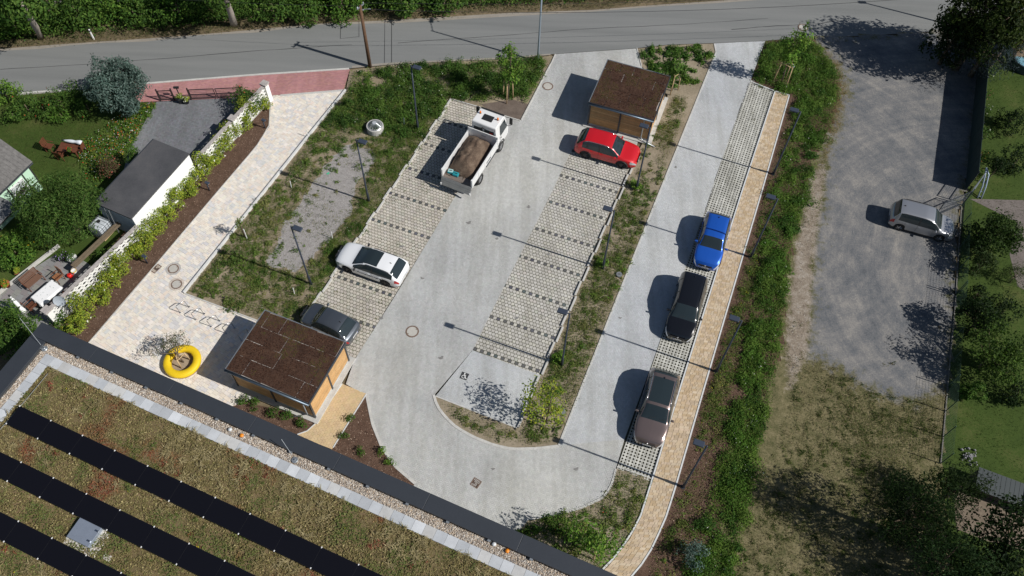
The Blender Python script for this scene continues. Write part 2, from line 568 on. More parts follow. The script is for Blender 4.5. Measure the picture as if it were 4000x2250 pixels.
def cover(name, poly, dens, leaf, height, palette, label, cat, thresh=0.0, ns=2.5, seed=0, edge=0.0, z=0.0, clump=3.0, flowers=None, up=0.8, asp=0.5, parent=None, hscale=1.2, avoid=None):
    """ground cover: leaves in clumps where a patchiness noise lets them grow"""
    A = abs(area(poly))
    P = rand_in(poly, A * dens / clump)
    f = fbm(P[:, 0], P[:, 1], ns, seed)
    keep = RNG.uniform(0, 1, len(P)) < np.clip((f - thresh) * 4.0, 0, 1) if thresh > 0 else np.ones(len(P), bool)
    if edge > 0:
        keep &= edge_dist(P, poly) > edge * RNG.uniform(0.2, 1.0, len(P))
    if avoid is not None:
        keep &= ~(pip(P, avoid) & (RNG.uniform(0, 1, len(P)) < 0.85))
    P = P[keep]; f = f[keep]
    hh = height * (0.35 + hscale * np.clip(f - thresh, 0, 1)) * RNG.uniform(0.5, 1.3, len(P))
    pc = pal(palette, len(P), 0.12)
    k = int(clump)
    Q = np.repeat(P, k, 0); H = np.repeat(hh, k); CC = np.repeat(pc, k, 0)
    M = len(Q)
    r = leaf * 1.1
    C = np.stack([Q[:, 0] + RNG.normal(0, r, M), Q[:, 1] + RNG.normal(0, r, M), z + 0.02 + H * RNG.uniform(0.15, 1.0, M)], 1)
    col = CC * RNG.uniform(0.75, 1.25, (M, 1))
    ln = leaf * RNG.uniform(0.6, 1.4, M)
    if flowers:
        fc, frac = flowers
        sel = RNG.uniform(0, 1, M) < frac
        fcs = np.array(fc)
        col[sel] = fcs[RNG.integers(0, len(fcs), sel.sum())]
        C[sel, 2] = z + np.repeat(hh, k)[sel] * 1.1
        ln[sel] *= 0.6
    o = obj(name, leafmesh(name, C, upnormals(M, up), ln, ln * asp, col), parent)
    return tag(o, label, cat, kind='stuff')
def crown_pts(blobs, n, fill=0.55):
    """points spread through lobes (cx,cy,cz,rx,ry,rz), thicker towards the skin; returns points, outward normals"""
    w = np.array([(b[3] * b[4] * b[5]) ** 0.667 for b in blobs]); w /= w.sum()
    id_ = RNG.choice(len(blobs), n, p=w)
    B = np.array(blobs, float)[id_]
    d = RNG.normal(size=(n, 3)); d /= np.linalg.norm(d, axis=1)[:, None]
    rr = RNG.uniform(fill ** 3, 1.0, n) ** (1 / 3)
    rr *= RNG.uniform(0.88, 1.10, n)
    return B[:, :3] + d * rr[:, None] * B[:, 3:6], d
def plant(name, label, cat, base, blobs, n, leaf, palette, stem=None, group=None, bark=None, up=0.5, asp=0.5, limbs=5, flowers=None, crown='crown', trunk='trunk', fill=0.55, droop=False):
    """tree or shrub: an Empty with a tapered trunk with limbs and a crown of leaves; lobes are given relative to the base"""
    o = E(name, label, cat, base, 0, group)
    C, d = crown_pts(blobs, n, fill)
    keep = C[:, 2] > 0.03
    C, d = C[keep], d[keep]
    m = len(C)
    N = d * 0.8 + RNG.normal(size=(m, 3)) * 0.5
    N[:, 2] += up
    # twig clumps: light and dark groups
    g = np.floor(C / (leaf * 3.2)).astype(int)
    h = _hash(g[:, 0] * 7 + g[:, 2] * 131, g[:, 1], 5)
    col = pal(palette, m, 0.15) * (0.72 + 0.56 * h)[:, None]
    ln = leaf * RNG.uniform(0.65, 1.35, m)
    gap = _hash(g[:, 0] * 3 + g[:, 2] * 17, g[:, 1] + 91, 9) > 0.14
    C, N, col, ln = C[gap], N[gap], col[gap], ln[gap]
    if flowers:
        fc, frac = flowers
        sel = RNG.uniform(0, 1, len(C)) < frac
        col[sel] = np.array(fc)[RNG.integers(0, len(fc), sel.sum())]
        C[sel] += d[gap][sel] * leaf * 0.8
        ln[sel] *= 1.1
    obj(crown, leafmesh(crown, C, N, ln, ln * asp, col), o)
    if stem:
        hgt, r0 = stem
        m_ = MB()
        top = Vector((RNG.normal(0, 0.03) * hgt, RNG.normal(0, 0.03) * hgt, hgt))
        m_.tube([(0, 0, -0.1), top * 0.35 + Vector((0, 0, 0.0)), top * 0.7, top], [r0 * 1.25, r0, r0 * 0.8, r0 * 0.35], 8)
        for b in sorted(blobs, key=lambda q: -q[5])[:limbs]:
            q = Vector(b[:3]); s0 = top * RNG.uniform(0.45, 0.8)
            mid = s0.lerp(q, 0.5) + Vector((0, 0, -0.08 * (q - s0).length))
            m_.tube([s0, mid, q], [r0 * 0.5, r0 * 0.36, r0 * 0.12], 6)
        m_.build(trunk, bark or M_BARK, o, True)
    return o
def lobes(cx, cy, cz, r, h, n, seed=0, rr=0.45):
    """a bumpy crown: n lobes around a centre"""
    g = np.random.default_rng(seed)
    out = [(cx, cy, cz, r * 0.6, r * 0.6, h * 0.6)]
    for i in range(n):
        d = g.normal(size=3); d /= np.linalg.norm(d)
        f = g.uniform(0.45, 0.72)
        k = g.uniform(0.75, 1.25) * rr
        out.append((cx + d[0] * r * f, cy + d[1] * r * f, cz + d[2] * h * f, r * k, r * k, h * k))
    return out

def mounds(name, poly, per_m2, rmin, rmax, hfac, leaf, palette, label, cat, thresh=0.0, ns=2.5, seed=0, edge=0.0, lpr=70, asp=0.5, up=0.45, flowers=None, z=0.0, parent=None, avoid=None):
    """weeds growing in separate mounded clumps, leaves over each dome"""
    P = rand_in(poly, abs(area(poly)) * per_m2)
    f = fbm(P[:, 0], P[:, 1], ns, seed)
    keep = RNG.uniform(0, 1, len(P)) < (np.clip((f - thresh) * 5.0, 0, 1) if thresh > 0 else 1.0)
    if edge > 0:
        keep &= edge_dist(P, poly) > edge
    if avoid is not None:
        keep &= ~(pip(P, avoid) & (RNG.uniform(0, 1, len(P)) < 0.85))
    P = P[keep]
    n = len(P)
    r = rmin + (rmax - rmin) * RNG.beta(1.6, 2.6, n)
    k = np.maximum(6, (lpr * (r / 0.3) ** 2)).astype(int)
    id_ = np.repeat(np.arange(n), k)
    m = len(id_)
    d = RNG.normal(size=(m, 3)); d[:, 2] = np.abs(d[:, 2]) + 0.1; d /= np.linalg.norm(d, axis=1)[:, None]
    q = RNG.uniform(0.45, 1.08, m)
    hh = (hfac * RNG.uniform(0.6, 1.4, n))[id_]
    R_ = r[id_]
    an = RNG.uniform(0.6, 1.5, (n, 2))
    an2 = RNG.uniform(0, 6.283, n)
    wob = 1 + 0.35 * np.sin(np.arctan2(d[:, 1], d[:, 0]) * 3 + an2[id_])
    C = np.stack([P[id_, 0] + d[:, 0] * q * R_ * an[id_, 0] * wob, P[id_, 1] + d[:, 1] * q * R_ * an[id_, 1] * wob, z + 0.02 + d[:, 2] * q * R_ * hh * RNG.uniform(0.5, 1.15, m)], 1)
    base = pal(palette, n, 0.12)
    col = base[id_] * RNG.uniform(0.72, 1.28, (m, 1))
    ln = leaf * RNG.uniform(0.6, 1.4, m)
    if flowers:
        fc, frac = flowers
        has = RNG.uniform(0, 1, n) < 0.35
        sel = (RNG.uniform(0, 1, m) < frac * 3) & has[id_]
        col[sel] = np.array(fc)[RNG.integers(0, len(fc), sel.sum())]
        C[sel, 2] += 0.06
        ln[sel] *= 0.75
    N = d * 0.7 + RNG.normal(size=(m, 3)) * 0.45
    N[:, 2] += up
    o = obj(name, leafmesh(name, C, N, ln, ln * asp, col), parent)
    return tag(o, label, cat, kind='stuff')
def tussocks(name, poly, per_m2, ln, n_bl, palette, label, cat, thresh, ns, seed, z=0.0, parent=None, lean=(0.6, 0.5)):
    """arching grass tufts: each blade two faces long, bent over"""
    P = rand_in(poly, abs(area(poly)) * per_m2)
    f = fbm(P[:, 0], P[:, 1], ns, seed)
    P = P[RNG.uniform(0, 1, len(P)) < np.clip((f - thresh) * 6.0, 0, 1)]
    n = len(P)
    id_ = np.repeat(np.arange(n), n_bl); m = len(id_)
    a = RNG.uniform(0, 6.283, m)
    D = np.stack([np.cos(a) + lean[0], np.sin(a) + lean[1]], 1)
    D /= np.linalg.norm(D, axis=1)[:, None]
    T = np.stack([-D[:, 1], D[:, 0]], 1)
    L = ln * RNG.uniform(0.5, 1.3, m) * RNG.uniform(0.7, 1.2, n)[id_]
    w = RNG.uniform(0.008, 0.02, m)
    B = P[id_] + RNG.normal(0, 0.07, (m, 2))
    def lev(fr, h, wd):
        c = B + D * (L * fr)[:, None]
        zz = z + L * h
        return np.stack([np.c_[c + T * (w * wd)[:, None], zz], np.c_[c - T * (w * wd)[:, None], zz]], 1)
    V = np.concatenate([lev(0.0, 0.02, 1.0), lev(0.4, 0.42, 0.9), lev(0.95, 0.38, 0.4)], 1).reshape(-1, 3)
    i6 = 6 * np.arange(m)[:, None]
    F = np.concatenate([i6 + np.array([0, 1, 3, 2]), i6 + np.array([2, 3, 5, 4])], 1).ravel()
    col = np.repeat(pal(palette, n, 0.15)[id_] * RNG.uniform(0.75, 1.25, (m, 1)), 2, 0)
    return tag(obj(name, meshdata(name, V, F, np.full(2 * m, 4), M_LEAF, col), parent), label, cat, kind='stuff')
def ragged(poly, amp=0.25, step=0.5, seed=0):
    out = []
    p = [np.array(q) for q in poly]
    for i in range(len(p)):
        a, b = p[i], p[(i + 1) % len(p)]
        n = max(1, int(np.linalg.norm(b - a) / step))
        t = (b - a) / max(1e-6, np.linalg.norm(b - a)); s = np.array([-t[1], t[0]])
        for k in range(n):
            q = a + (b - a) * k / n
            out.append(tuple(q + s * amp * 2 * (fbm(np.array([q[0]]), np.array([q[1]]), 1.3, seed)[0] - 0.5 + RNG.uniform(-0.25, 0.25))))
    return out
def blend_sheet(name, poly, z, res, fn, mat):
    """one ground sheet whose soil types run into each other: weights stored per vertex in 'mix'"""
    P = np.asarray(poly); lo, hi = P.min(0), P.max(0)
    nx, ny = int((hi[0] - lo[0]) / res) + 2, int((hi[1] - lo[1]) / res) + 2
    X, Y = np.meshgrid(lo[0] + np.arange(nx) * res, lo[1] + np.arange(ny) * res, indexing='ij')
    cx, cy = (X[:-1, :-1] + res / 2), (Y[:-1, :-1] + res / 2)
    ins = pip(np.stack([cx, cy], -1), poly)
    ids = np.arange(nx * ny).reshape(nx, ny)
    F = np.stack([ids[:-1, :-1], ids[1:, :-1], ids[1:, 1:], ids[:-1, 1:]], -1)[ins].reshape(-1)
    pts = np.stack([X.ravel(), Y.ravel()], 1)
    Z = z + 0.03 * (fbm(pts[:, 0], pts[:, 1], 3.0, 8) - 0.5)
    me = meshdata(name, np.c_[pts, Z], F, np.full(len(F) // 4, 4), mat, None, True)
    a = me.attributes.new('mix', 'FLOAT_COLOR', 'POINT')
    c = np.ones((len(pts), 4), np.float32); c[:, :3] = fn(pts)
    a.data.foreach_set('color', c.ravel())
    return tag(obj(name, me), kind='structure')
def signed(P, poly):
    return np.where(pip(P, poly), 1, -1) * edge_dist(P, poly)
# ================================================================ THE SETTING
M_SOIL = ground('planting soil', [(0.30, (0.15, 0.125, 0.08)), (0.50, (0.25, 0.205, 0.14)), (0.70, (0.37, 0.31, 0.22))], 0.5, 6.0, 0.5)
M_SOILDARK = ground('bark mulch', [(0.32, (0.055, 0.032, 0.022)), (0.50, (0.11, 0.066, 0.045)), (0.68, (0.20, 0.13, 0.095))], 2.0, 22.0, 0.35, bump=0.8, bs_=40)
M_TURF = ground('garden turf', [(0.30, (0.028, 0.050, 0.008)), (0.52, (0.046, 0.076, 0.012)), (0.76, (0.12, 0.115, 0.04))], 0.35, 8.0, 0.55)
M_WILD = ground('rough ground', [(0.30, (0.09, 0.075, 0.04)), (0.5, (0.16, 0.125, 0.075)), (0.7, (0.26, 0.2, 0.13))], 0.25, 5.0, 0.5)
M_ROAD = ground('asphalt', [(0.30, (0.150, 0.155, 0.152)), (0.5, (0.195, 0.20, 0.195)), (0.7, (0.235, 0.237, 0.23))], 0.5, 26.0, 0.62, 0.9, 0.25, 60, (0.10, 1.6, 1.0, R(-5)))
M_GRAVEL = ground('crushed gravel', [(0.28, (0.075, 0.082, 0.092)), (0.46, (0.135, 0.14, 0.145)), (0.58, (0.17, 0.165, 0.155)), (0.75, (0.24, 0.22, 0.19))], 0.16, 9.0, 0.55, 0.95, 0.7, 22, (0.7, 1.8, 1.0, 0.3))
M_GRIT = ground('grey drain gravel', [(0.3, (0.19, 0.175, 0.165)), (0.5, (0.33, 0.31, 0.295)), (0.7, (0.48, 0.46, 0.44))], 3.0, 16.0, 0.3, 0.95, 0.9, 30)
M_JOINT = plain('joint sand', (0.26, 0.245, 0.22), 0.95, var=0.25, vscale=3)
M_JOINTDK = ground('grassy joint', [(0.35, (0.055, 0.055, 0.035)), (0.55, (0.10, 0.10, 0.06)), (0.7, (0.13, 0.14, 0.06))], 0.8, 8.0, 0.5)
M_FIELD = ground('dry meadow', [(0.28, (0.05, 0.06, 0.022)), (0.45, (0.13, 0.105, 0.055)), (0.58, (0.21, 0.165, 0.095)), (0.75, (0.28, 0.22, 0.14))], 0.45, 6.0, 0.5)

GROUND_Z = -0.12
big = [(-300, -150), (300, -150), (300, 400), (-300, 400)]
sheet('ground', big, GROUND_Z, M_WILD)

A_L = math.atan2(18.31, 7.48)           # long axis of the left bays
P = lambda *a: SP(a)

road_top = [(-700, 175), (-350, 150), (0, 123), (100, 115), (173, 110), (260, 104), (367, 97), (500, 87), (644, 74), (794, 60), (994, 50), (1288, 32), (1488, 25), (1655, 12), (1805, 2), (2100, -20), (2600, -60), (3400, -120)]
road_bot = [(3400, 0), (2576, 65), (2332, 80), (2165, 90), (2045, 93), (1925, 102), (1798, 108), (1681, 112), (1601, 121), (1398, 135), (1288, 147), (1127, 154), (972, 163), (877, 172), (644, 187), (380, 208), (213, 221), (33, 235), (-350, 262), (-700, 290)]
sheet('road', SP(road_top + road_bot), -0.010, M_ROAD)
# tar-sealed seams and a patched trench in the asphalt
M_TAR = plain('bitumen seam', (0.045, 0.045, 0.045), 0.6)
def seam(pts, w, mat=M_TAR, z=-0.005, name='road_seam'):
    q = [Vector((*p, 0)) for p in SP(pts)]
    V, F = [], []
    for i, p in enumerate(q):
        t = (q[min(i + 1, len(q) - 1)] - q[max(i - 1, 0)]).normalized()
        s = Vector((-t.y, t.x, 0)) * w * 0.5 * RNG.uniform(0.6, 1.3)
        V += [p + s + Vector((0, 0, z)), p - s + Vector((0, 0, z))]
    F = [(2 * i, 2 * i + 1, 2 * i + 3, 2 * i + 2) for i in range(len(q) - 1)]
    F = [f[::-1] if area([V[k][:2] for k in f]) < 0 else f for f in F]
    tag(MB().add(V, F).build(name, mat), kind='structure')
def dense(pts, n=6):
    out = []
    for (a, b), (c, d) in zip(pts[:-1], pts[1:]):
        out += [(a + (c - a) * k / n + RNG.uniform(-1, 1), b + (d - b) * k / n + RNG.uniform(-0.6, 0.6)) for k in range(n)]
    return out + [pts[-1]]
seam(dense([(0, 174), (213, 162), (400, 148), (644, 128), (800, 117), (885, 112)]), 0.045)
seam(dense([(1000, 108), (1288, 87), (1480, 72), (1700, 62), (1932, 46)]), 0.04)
seam(dense([(1840, 74), (1932, 66), (2060, 60), (2110, 50)]), 0.06)
seam([(857, 59), (856, 97)], 0.04); seam([(856, 97), (903, 92)], 0.04); seam([(903, 92), (903, 57)], 0.04)
seam([(968, 54), (967, 158)], 0.05); seam([(985, 53), (985, 157)], 0.05)
# dusty margins of the road
M_DUST = ground('sandy road edge', [(0.3, (0.22, 0.20, 0.17)), (0.6, (0.31, 0.28, 0.24)), (0.8, (0.36, 0.33, 0.28))], 0.8, 9.0, 0.5)
def strip_between(a, b):
    return SP(a) + SP(b[::-1])
rt = road_top[1:16]
sheet('verge_edge', strip_between(rt, [(x, y + 4 + 3 * math.sin(x * 0.021) + RNG.uniform(0, 2)) for x, y in rt]), -0.006, M_DUST)
rb2 = [(1385, 138), (1288, 147), (1127, 154), (972, 163), (885, 171)]
sheet('verge_edge', strip_between(rb2, [(x, y - 3 - RNG.uniform(0, 3)) for x, y in rb2]), -0.006, M_DUST)

# ---- upper verge: dark bank of shrubs above the road
sheet('verge', SP(road_top[1:16]) + SP([(2600, -200), (-350, -120)]), -0.03, M_WILD)

# ---- red brick pavement with its pale edging
red_poly = SP([(330, 215), (380, 211), (644, 190), (880, 174), (864, 226), (704, 240), (575, 246), (403, 254), (345, 257)])
red = sheet('pavement', red_poly, -0.02, M_JOINT)
T, C = rects(red_poly, R(4), np.array(S(600, 210)[:2]), g_bond(0.2, 0.1, 0.006, (0.42, 0.215, 0.21), 0.10))
pave(red, red_poly, T, C, 0.0, 0.03)
kerb('kerb', SP([(33, 236), (213, 223), (380, 209), (644, 188), (878, 173)]), 0.16, -0.15, 0.03)

# ---- neighbour's driveway
drive_poly = SP([(394, 256), (575, 247), (650, 240), (655, 255), (560, 330), (478, 408), (420, 470), (300, 470), (325, 373)])
dr = sheet('driveway', drive_poly, -0.02, plain('driveway joint', (0.12, 0.12, 0.125), 0.95))
T, C = rects(drive_poly, A_L + R(45), np.array(S(450, 320)[:2]), g_herring(0.1, 0.006, (0.185, 0.19, 0.20), 0.12, 0.3))
pave(dr, drive_poly, T, C, -0.002, 0.03)

# ---- pale flagstone path and forecourt
flag_poly = SP([(683, 240), (867, 227), (776, 340), (460, 735), (648, 806), (700, 830), (640, 1000), (590, 1020), (470, 1060), (200, 935), (223, 860), (547, 483), (644, 370), (678, 318)])
fl = sheet('flagstone_path', flag_poly, -0.02, plain('flagstone joint', (0.30, 0.275, 0.24), 0.95, var=0.2))
fp = [(0.72, 0.65, 0.56), (0.74, 0.68, 0.595), (0.69, 0.635, 0.57), (0.63, 0.605, 0.58), (0.76, 0.705, 0.62), (0.71, 0.62, 0.53), (0.61, 0.595, 0.585), (0.74, 0.695, 0.63)]
T, C = rects(flag_poly, R(-32), np.array(S(450, 800)[:2]), g_roman(0.115, 0.009, fp, 0.05))
pave(fl, flag_poly, T, C, 0.0, 0.03, M_FLAG, 'flagstone')
kerb('kerb', SP([(681, 240), (677, 318), (644, 370), (547, 483), (300, 775), (215, 872)]), 0.06, -0.15, 0.03)
# white retaining kerb of the bed
kerb('kerb', SP([(870, 228), (779, 340), (463, 738)]), 0.13, -0.2, 0.16, 1.0, plain('white concrete', (0.62, 0.62, 0.60), 0.85, var=0.15))
kerb('kerb', SP([(463, 738), (650, 808)]), 0.08, -0.2, 0.05)
kerb('kerb', SP([(705, 240), (864, 227)]), 0.18, -0.15, 0.008, 0.22, M_KERB)

# ---- left bays
bayL = SP([(1136, 251), (1271, 291), (891, 907), (770, 866), (788, 769)])
dL = Vector(S(1271, 291)) - Vector(S(1136, 251)); aL = math.atan2(dL.y, dL.x)
def dark_rows(n, first):
    return lambda j: (j - first) % n == 0
bl = sheet('parking_bays', bayL, -0.022, M_JOINTDK)
orgL = np.array(S(991, 749)[:2])
T, C = rects(bayL, aL, orgL, g_bond(0.227, 0.2273, 0.034, (0.49, 0.455, 0.395), 0.13, dark_rows(11, 0)))
pave(bl, bayL, T, C, 0.0, 0.03)
# ---- right bays
bayR = SP([(1440, 372), (1608, 378), (1565, 457), (1360, 946), (1189, 880), (1288, 681), (1388, 483), (1430, 393)])
dR = Vector(S(1350, 937)) - Vector(S(1189, 881)); aR = math.atan2(dR.y, dR.x)
br = sheet('parking_bays', bayR, -0.022, M_JOINTDK)
T, C = rects(bayR, aR, np.array(S(1189, 880)[:2]), g_bond(0.227, 0.2273, 0.034, (0.49, 0.47, 0.425), 0.11, dark_rows(11, 0)))
pave(br, bayR, T, C, 0.0, 0.03)

# ---- aisle, turning area and right lane: grey herringbone
M_J2 = plain('grey joint', (0.30, 0.30, 0.29), 0.95, var=0.2)
aisle = SP([(1398, 136), (1601, 122), (1614, 166), (1640, 235), (1600, 372), (1440, 372), (1430, 393), (1388, 483), (1288, 681), (1189, 880), (1092, 994), (1100, 1021), (1124, 1049), (1151, 1074), (1194, 1098), (1244, 1118), (1288, 1128), (1355, 1126), (1405, 1121), (1571, 1105), (1549, 1180), (1541, 1214), (1521, 1250), (1461, 1279), (1388, 1297), (1331, 1306), (1250, 1400), (1000, 1290), (1044, 1216), (994, 1173), (961, 1126), (937, 1066), (922, 996), (870, 966), (891, 907), (991, 749), (1144, 496), (1271, 291), (1309, 303), (1383, 163), (1394, 142)])
ai = sheet('parking_aisle', aisle, -0.02, M_J2)
T, C = rects(aisle, A_L, np.array(S(1100, 700)[:2]), g_herring(0.1, 0.005, (0.455, 0.457, 0.44), 0.07, 0.30))
pave(ai, aisle, T, C, 0.0, 0.03)
lane = SP([(1798, 109), (1925, 103), (1887, 206), (1798, 451), (1791, 483), (1638, 920), (1571, 1105), (1405, 1121), (1465, 966), (1468, 960), (1659, 483), (1788, 162), (1801, 124)])
ln_ = sheet('access_lane', lane, -0.02, M_J2)
T, C = rects(lane, R(72), np.array(S(1600, 800)[:2]), g_herring(0.1, 0.005, (0.475, 0.487, 0.49), 0.06, 0.14))
pave(ln_, lane, T, C, 0.0, 0.03)
# accessible bay
acc = SP([(1189, 881), (1360, 944), (1335, 995), (1300, 1076), (1096, 996)])
ac = sheet('accessible_bay', acc, -0.0195, M_J2)
T, C = rects(acc, aR, np.array(S(1189, 880)[:2]), g_herring(0.1, 0.005, (0.475, 0.485, 0.48), 0.06, 0.1))
pave(ac, acc, T, C, 0.001, 0.03)

# ---- grass-grid stones along the lane
grid = SP([(1887, 206), (1948, 229), (1866, 483), (1714, 966), (1643, 1200), (1553, 1172), (1571, 1105), (1638, 920), (1791, 483), (1798, 451)])
gs = sheet('grass_grid_strip', grid, -0.06, ground('grassy hollow', [(0.3, (0.045, 0.045, 0.03)), (0.55, (0.09, 0.085, 0.055)), (0.75, (0.12, 0.13, 0.05))], 0.6, 9, 0.5))
def grid_stone():
    u, h = 0.2, 0.07
    V, F = [], []
    for j in range(2):
        for i in range(3):
            x, y = (i - 1.5) * u, (j - 1) * u
            n = len(V); g = 0.006
            sq = [(x + g * (i == 0), y + g * (j == 0)), (x + u - g * (i == 2), y + g * (j == 0)), (x + u - g * (i == 2), y + u - g * (j == 1)), (x + g * (i == 0), y + u - g * (j == 1))]
            m = [(x + u / 2, y + u * .10), (x + u * .90, y + u / 2), (x + u / 2, y + u * .90), (x + u * .10, y + u / 2)]
            V += [(*p, 0) for p in sq] + [(*p, 0) for p in m] + [(*p, -h) for p in m]
            for k in range(4):
                k2 = (k + 1) % 4
                F += [(n + k, n + k2, n + 4 + k), (n + 4 + k, n + k2, n + 4 + k2), (n + 4 + k, n + 4 + k2, n + 8 + k2, n + 8 + k)]
    n = len(V); X, Y = 1.5 * u, 1 * u
    q = [(-X + .006, -Y + .006), (X - .006, -Y + .006), (X - .006, Y - .006), (-X + .006, Y - .006)]
    V += [(*p, -0.0005) for p in q] + [(*p, -h) for p in q]
    F += [(n + k, n + 4 + k, n + 4 + (k + 1) % 4, n + (k + 1) % 4) for k in range(4)]
    return V, F
gv, gf = grid_stone()
gvars = [MB().add(gv, gf, tuple(np.array((0.50, 0.495, 0.45)) * k)) for k in (0.92, 1.0, 1.06)]
g_me = []
for g in gvars:
    o = g.build('grid_stone', M_STONE); g_me.append(o.data); bpy.data.objects.remove(o)
a0, a1 = Vector(S(1948, 229)), Vector(S(1643, 1200))
ga = math.atan2((a0 - a1).y, (a0 - a1).x)
gl_o = Vector(S(1643, 1200)) 
ux = Vector((math.cos(ga), math.sin(ga), 0)); uy = Vector((-ux.y, ux.x, 0))
cells = []
for i in range(-3, 82):
    for j in range(0, 7):
        c = gl_o + ux * (0.6 * i + (0.2 if j % 2 else 0)) + uy * (0.26 + 0.4 * j)
        if pip(np.array([c[:2]]), grid)[0]:
            cells.append(c)
cells.sort(key=lambda c: c.length)
for c in cells[:300]:
    obj('grid_stone', random.choice(g_me), gs, c, ga)
if len(cells) > 300:
    m = MB()
    for c in cells[300:]:
        rot = Matrix.Rotation(ga, 3, 'Z')
        m.add([rot @ Vector(v) + c for v in gv], gf, tuple(np.array((0.50, 0.495, 0.45)) * random.choice((0.92, 1.0, 1.06))))
    tag(m.build('grid_stone_field', M_STONE, gs), kind='stuff')

# ---- sand-coloured footpath on the right, laid in rows that follow its curve
pl = [(1949, 231), (1866, 483), (1714, 966), (1641, 1205), (1611, 1299), (1581, 1356), (1528, 1423), (1470, 1475)]
pr = [(1985, 241), (1916, 483), (1776, 960), (1698, 1229), (1676, 1299), (1651, 1356), (1628, 1403), (1555, 1490)]
def resample(pts, n):
    q = np.array(SP(pts)); d = np.concatenate(([0], np.cumsum(np.linalg.norm(np.diff(q, axis=0), axis=1))))
    t = np.linspace(0, d[-1], n)
    return np.stack([np.interp(t, d, q[:, 0]), np.interp(t, d, q[:, 1])], 1)
sand_path = sheet('footpath', SP(pl) + SP(pr[::-1]), -0.018, plain('sandy joint', (0.25, 0.19, 0.12), 0.95, var=0.2))
nrow = 248
Lp, Rp = resample(pl, nrow + 1), resample(pr, nrow + 1)
sandc = [(0.50, 0.38, 0.245), (0.53, 0.42, 0.285), (0.46, 0.345, 0.215), (0.52, 0.41, 0.295), (0.44, 0.345, 0.24), (0.55, 0.45, 0.325)]
tl, tc = [], []
for i in range(nrow):
    ts = [0.045]
    while ts[-1] < 0.955:
        ts.append(ts[-1] + RNG.choice([0.115, 0.165, 0.21]))
        if ts[-1] > 0.90:
            ts[-1] = 0.955
    for a, b in zip(ts[:-1], ts[1:]):
        e = 0.004
        q = [Lp[i] * (1 - a - e) + Rp[i] * (a + e), Lp[i] * (1 - b + e) + Rp[i] * (b - e), Lp[i + 1] * (1 - b + e) + Rp[i + 1] * (b - e), Lp[i + 1] * (1 - a - e) + Rp[i + 1] * (a + e)]
        q = np.array(q); cc = q.mean(0)
        q = cc + (q - cc) * np.array([0.985, 0.985])
        if area(q) < 0:
            q = q[::-1]
        tl.append(q); tc.append(shade(random.choice(sandc), 0.07))
tl, tc = np.array(tl), np.array(tc)
bigp = [(-100, -100), (100, -100), (100, 100), (-100, 100)]
pave(sand_path, bigp, tl, tc, 0.02, 0.03, M_FLAG)
kerb('kerb', SP(pl), 0.09, -0.2, 0.075, 1.0, plain('pale kerb', (0.60, 0.61, 0.60), 0.85, var=0.12))
kerb('kerb', SP(pr), 0.09, -0.2, 0.05, 1.0, MATS['pale kerb'])
kerb('kerb', SP([(1949, 230), (1986, 240)]), 0.08, -0.2, 0.05, 1.0, MATS['pale kerb'])
kerb('kerb', SP([(1889, 205), (1947, 228)]), 0.08, -0.2, 0.02, 1.0, MATS['pale kerb'])
# short sand-coloured path beside the near shed
sp2 = SP([(862, 966), (921, 990), (835, 1130), (745, 1095), (775, 1083), (794, 1063)])
p2 = sheet('footpath', sp2, -0.019, MATS['sandy joint'])
T, C = rects(sp2, A_L, np.array(S(860, 1040)[:2]), g_bond(0.2, 0.16, 0.006, (0.56, 0.425, 0.25), 0.05))
pave(p2, sp2, T, C, 0.001, 0.03, M_FLAG)
kerb('kerb', SP([(861, 965), (820, 1025), (796, 1063), (776, 1083), (748, 1093)]), 0.06, -0.15, 0.02, 0.6, MATS['pale kerb'])
kerb('kerb', SP([(922, 991), (880, 1058), (838, 1126)]), 0.06, -0.15, 0.03, 0.8, MATS['pale kerb'])

# ---- kerbs of the car park
kerb('kerb', SP([(1397, 137), (1395, 146), (1383, 165), (1311, 303)]), 0.08, -0.15, 0.06)
kerb('kerb', SP([(1309, 304), (1250, 286)]), 0.08, -0.15, 0.05)
kerb('kerb', SP([(1137, 250), (1210, 271)]), 0.08, -0.15, 0.05)
kerb('kerb', SP([(922, 993), (937, 1066), (961, 1126), (994, 1173), (1044, 1216)]), 0.16, -0.15, 0.02, 0.5)
kerb('kerb', SP([(1091, 993), (1099, 1021), (1122, 1051), (1149, 1076), (1192, 1100), (1243, 1120), (1288, 1130), (1355, 1128), (1405, 1122)]), 0.16, -0.15, 0.03, 0.5)
kerb('kerb', SP([(1096, 997), (1300, 1077)]), 0.06, -0.15, 0.03)
kerb('kerb', SP([(1405, 1121), (1466, 966), (1659, 483), (1790, 160), (1803, 128), (1797, 110)]), 0.10, -0.15, 0.03)
kerb('kerb', SP([(1549, 1180), (1541, 1214), (1521, 1250), (1461, 1279), (1388, 1297), (1325, 1307)]), 0.12, -0.15, 0.03, 0.5)
kerb('kerb', SP([(1602, 121), (1614, 166)]), 0.07, -0.15, 0.04)
kerb('kerb', SP([(1552, 1174), (1641, 1205)]), 0.07, -0.15, 0.04)
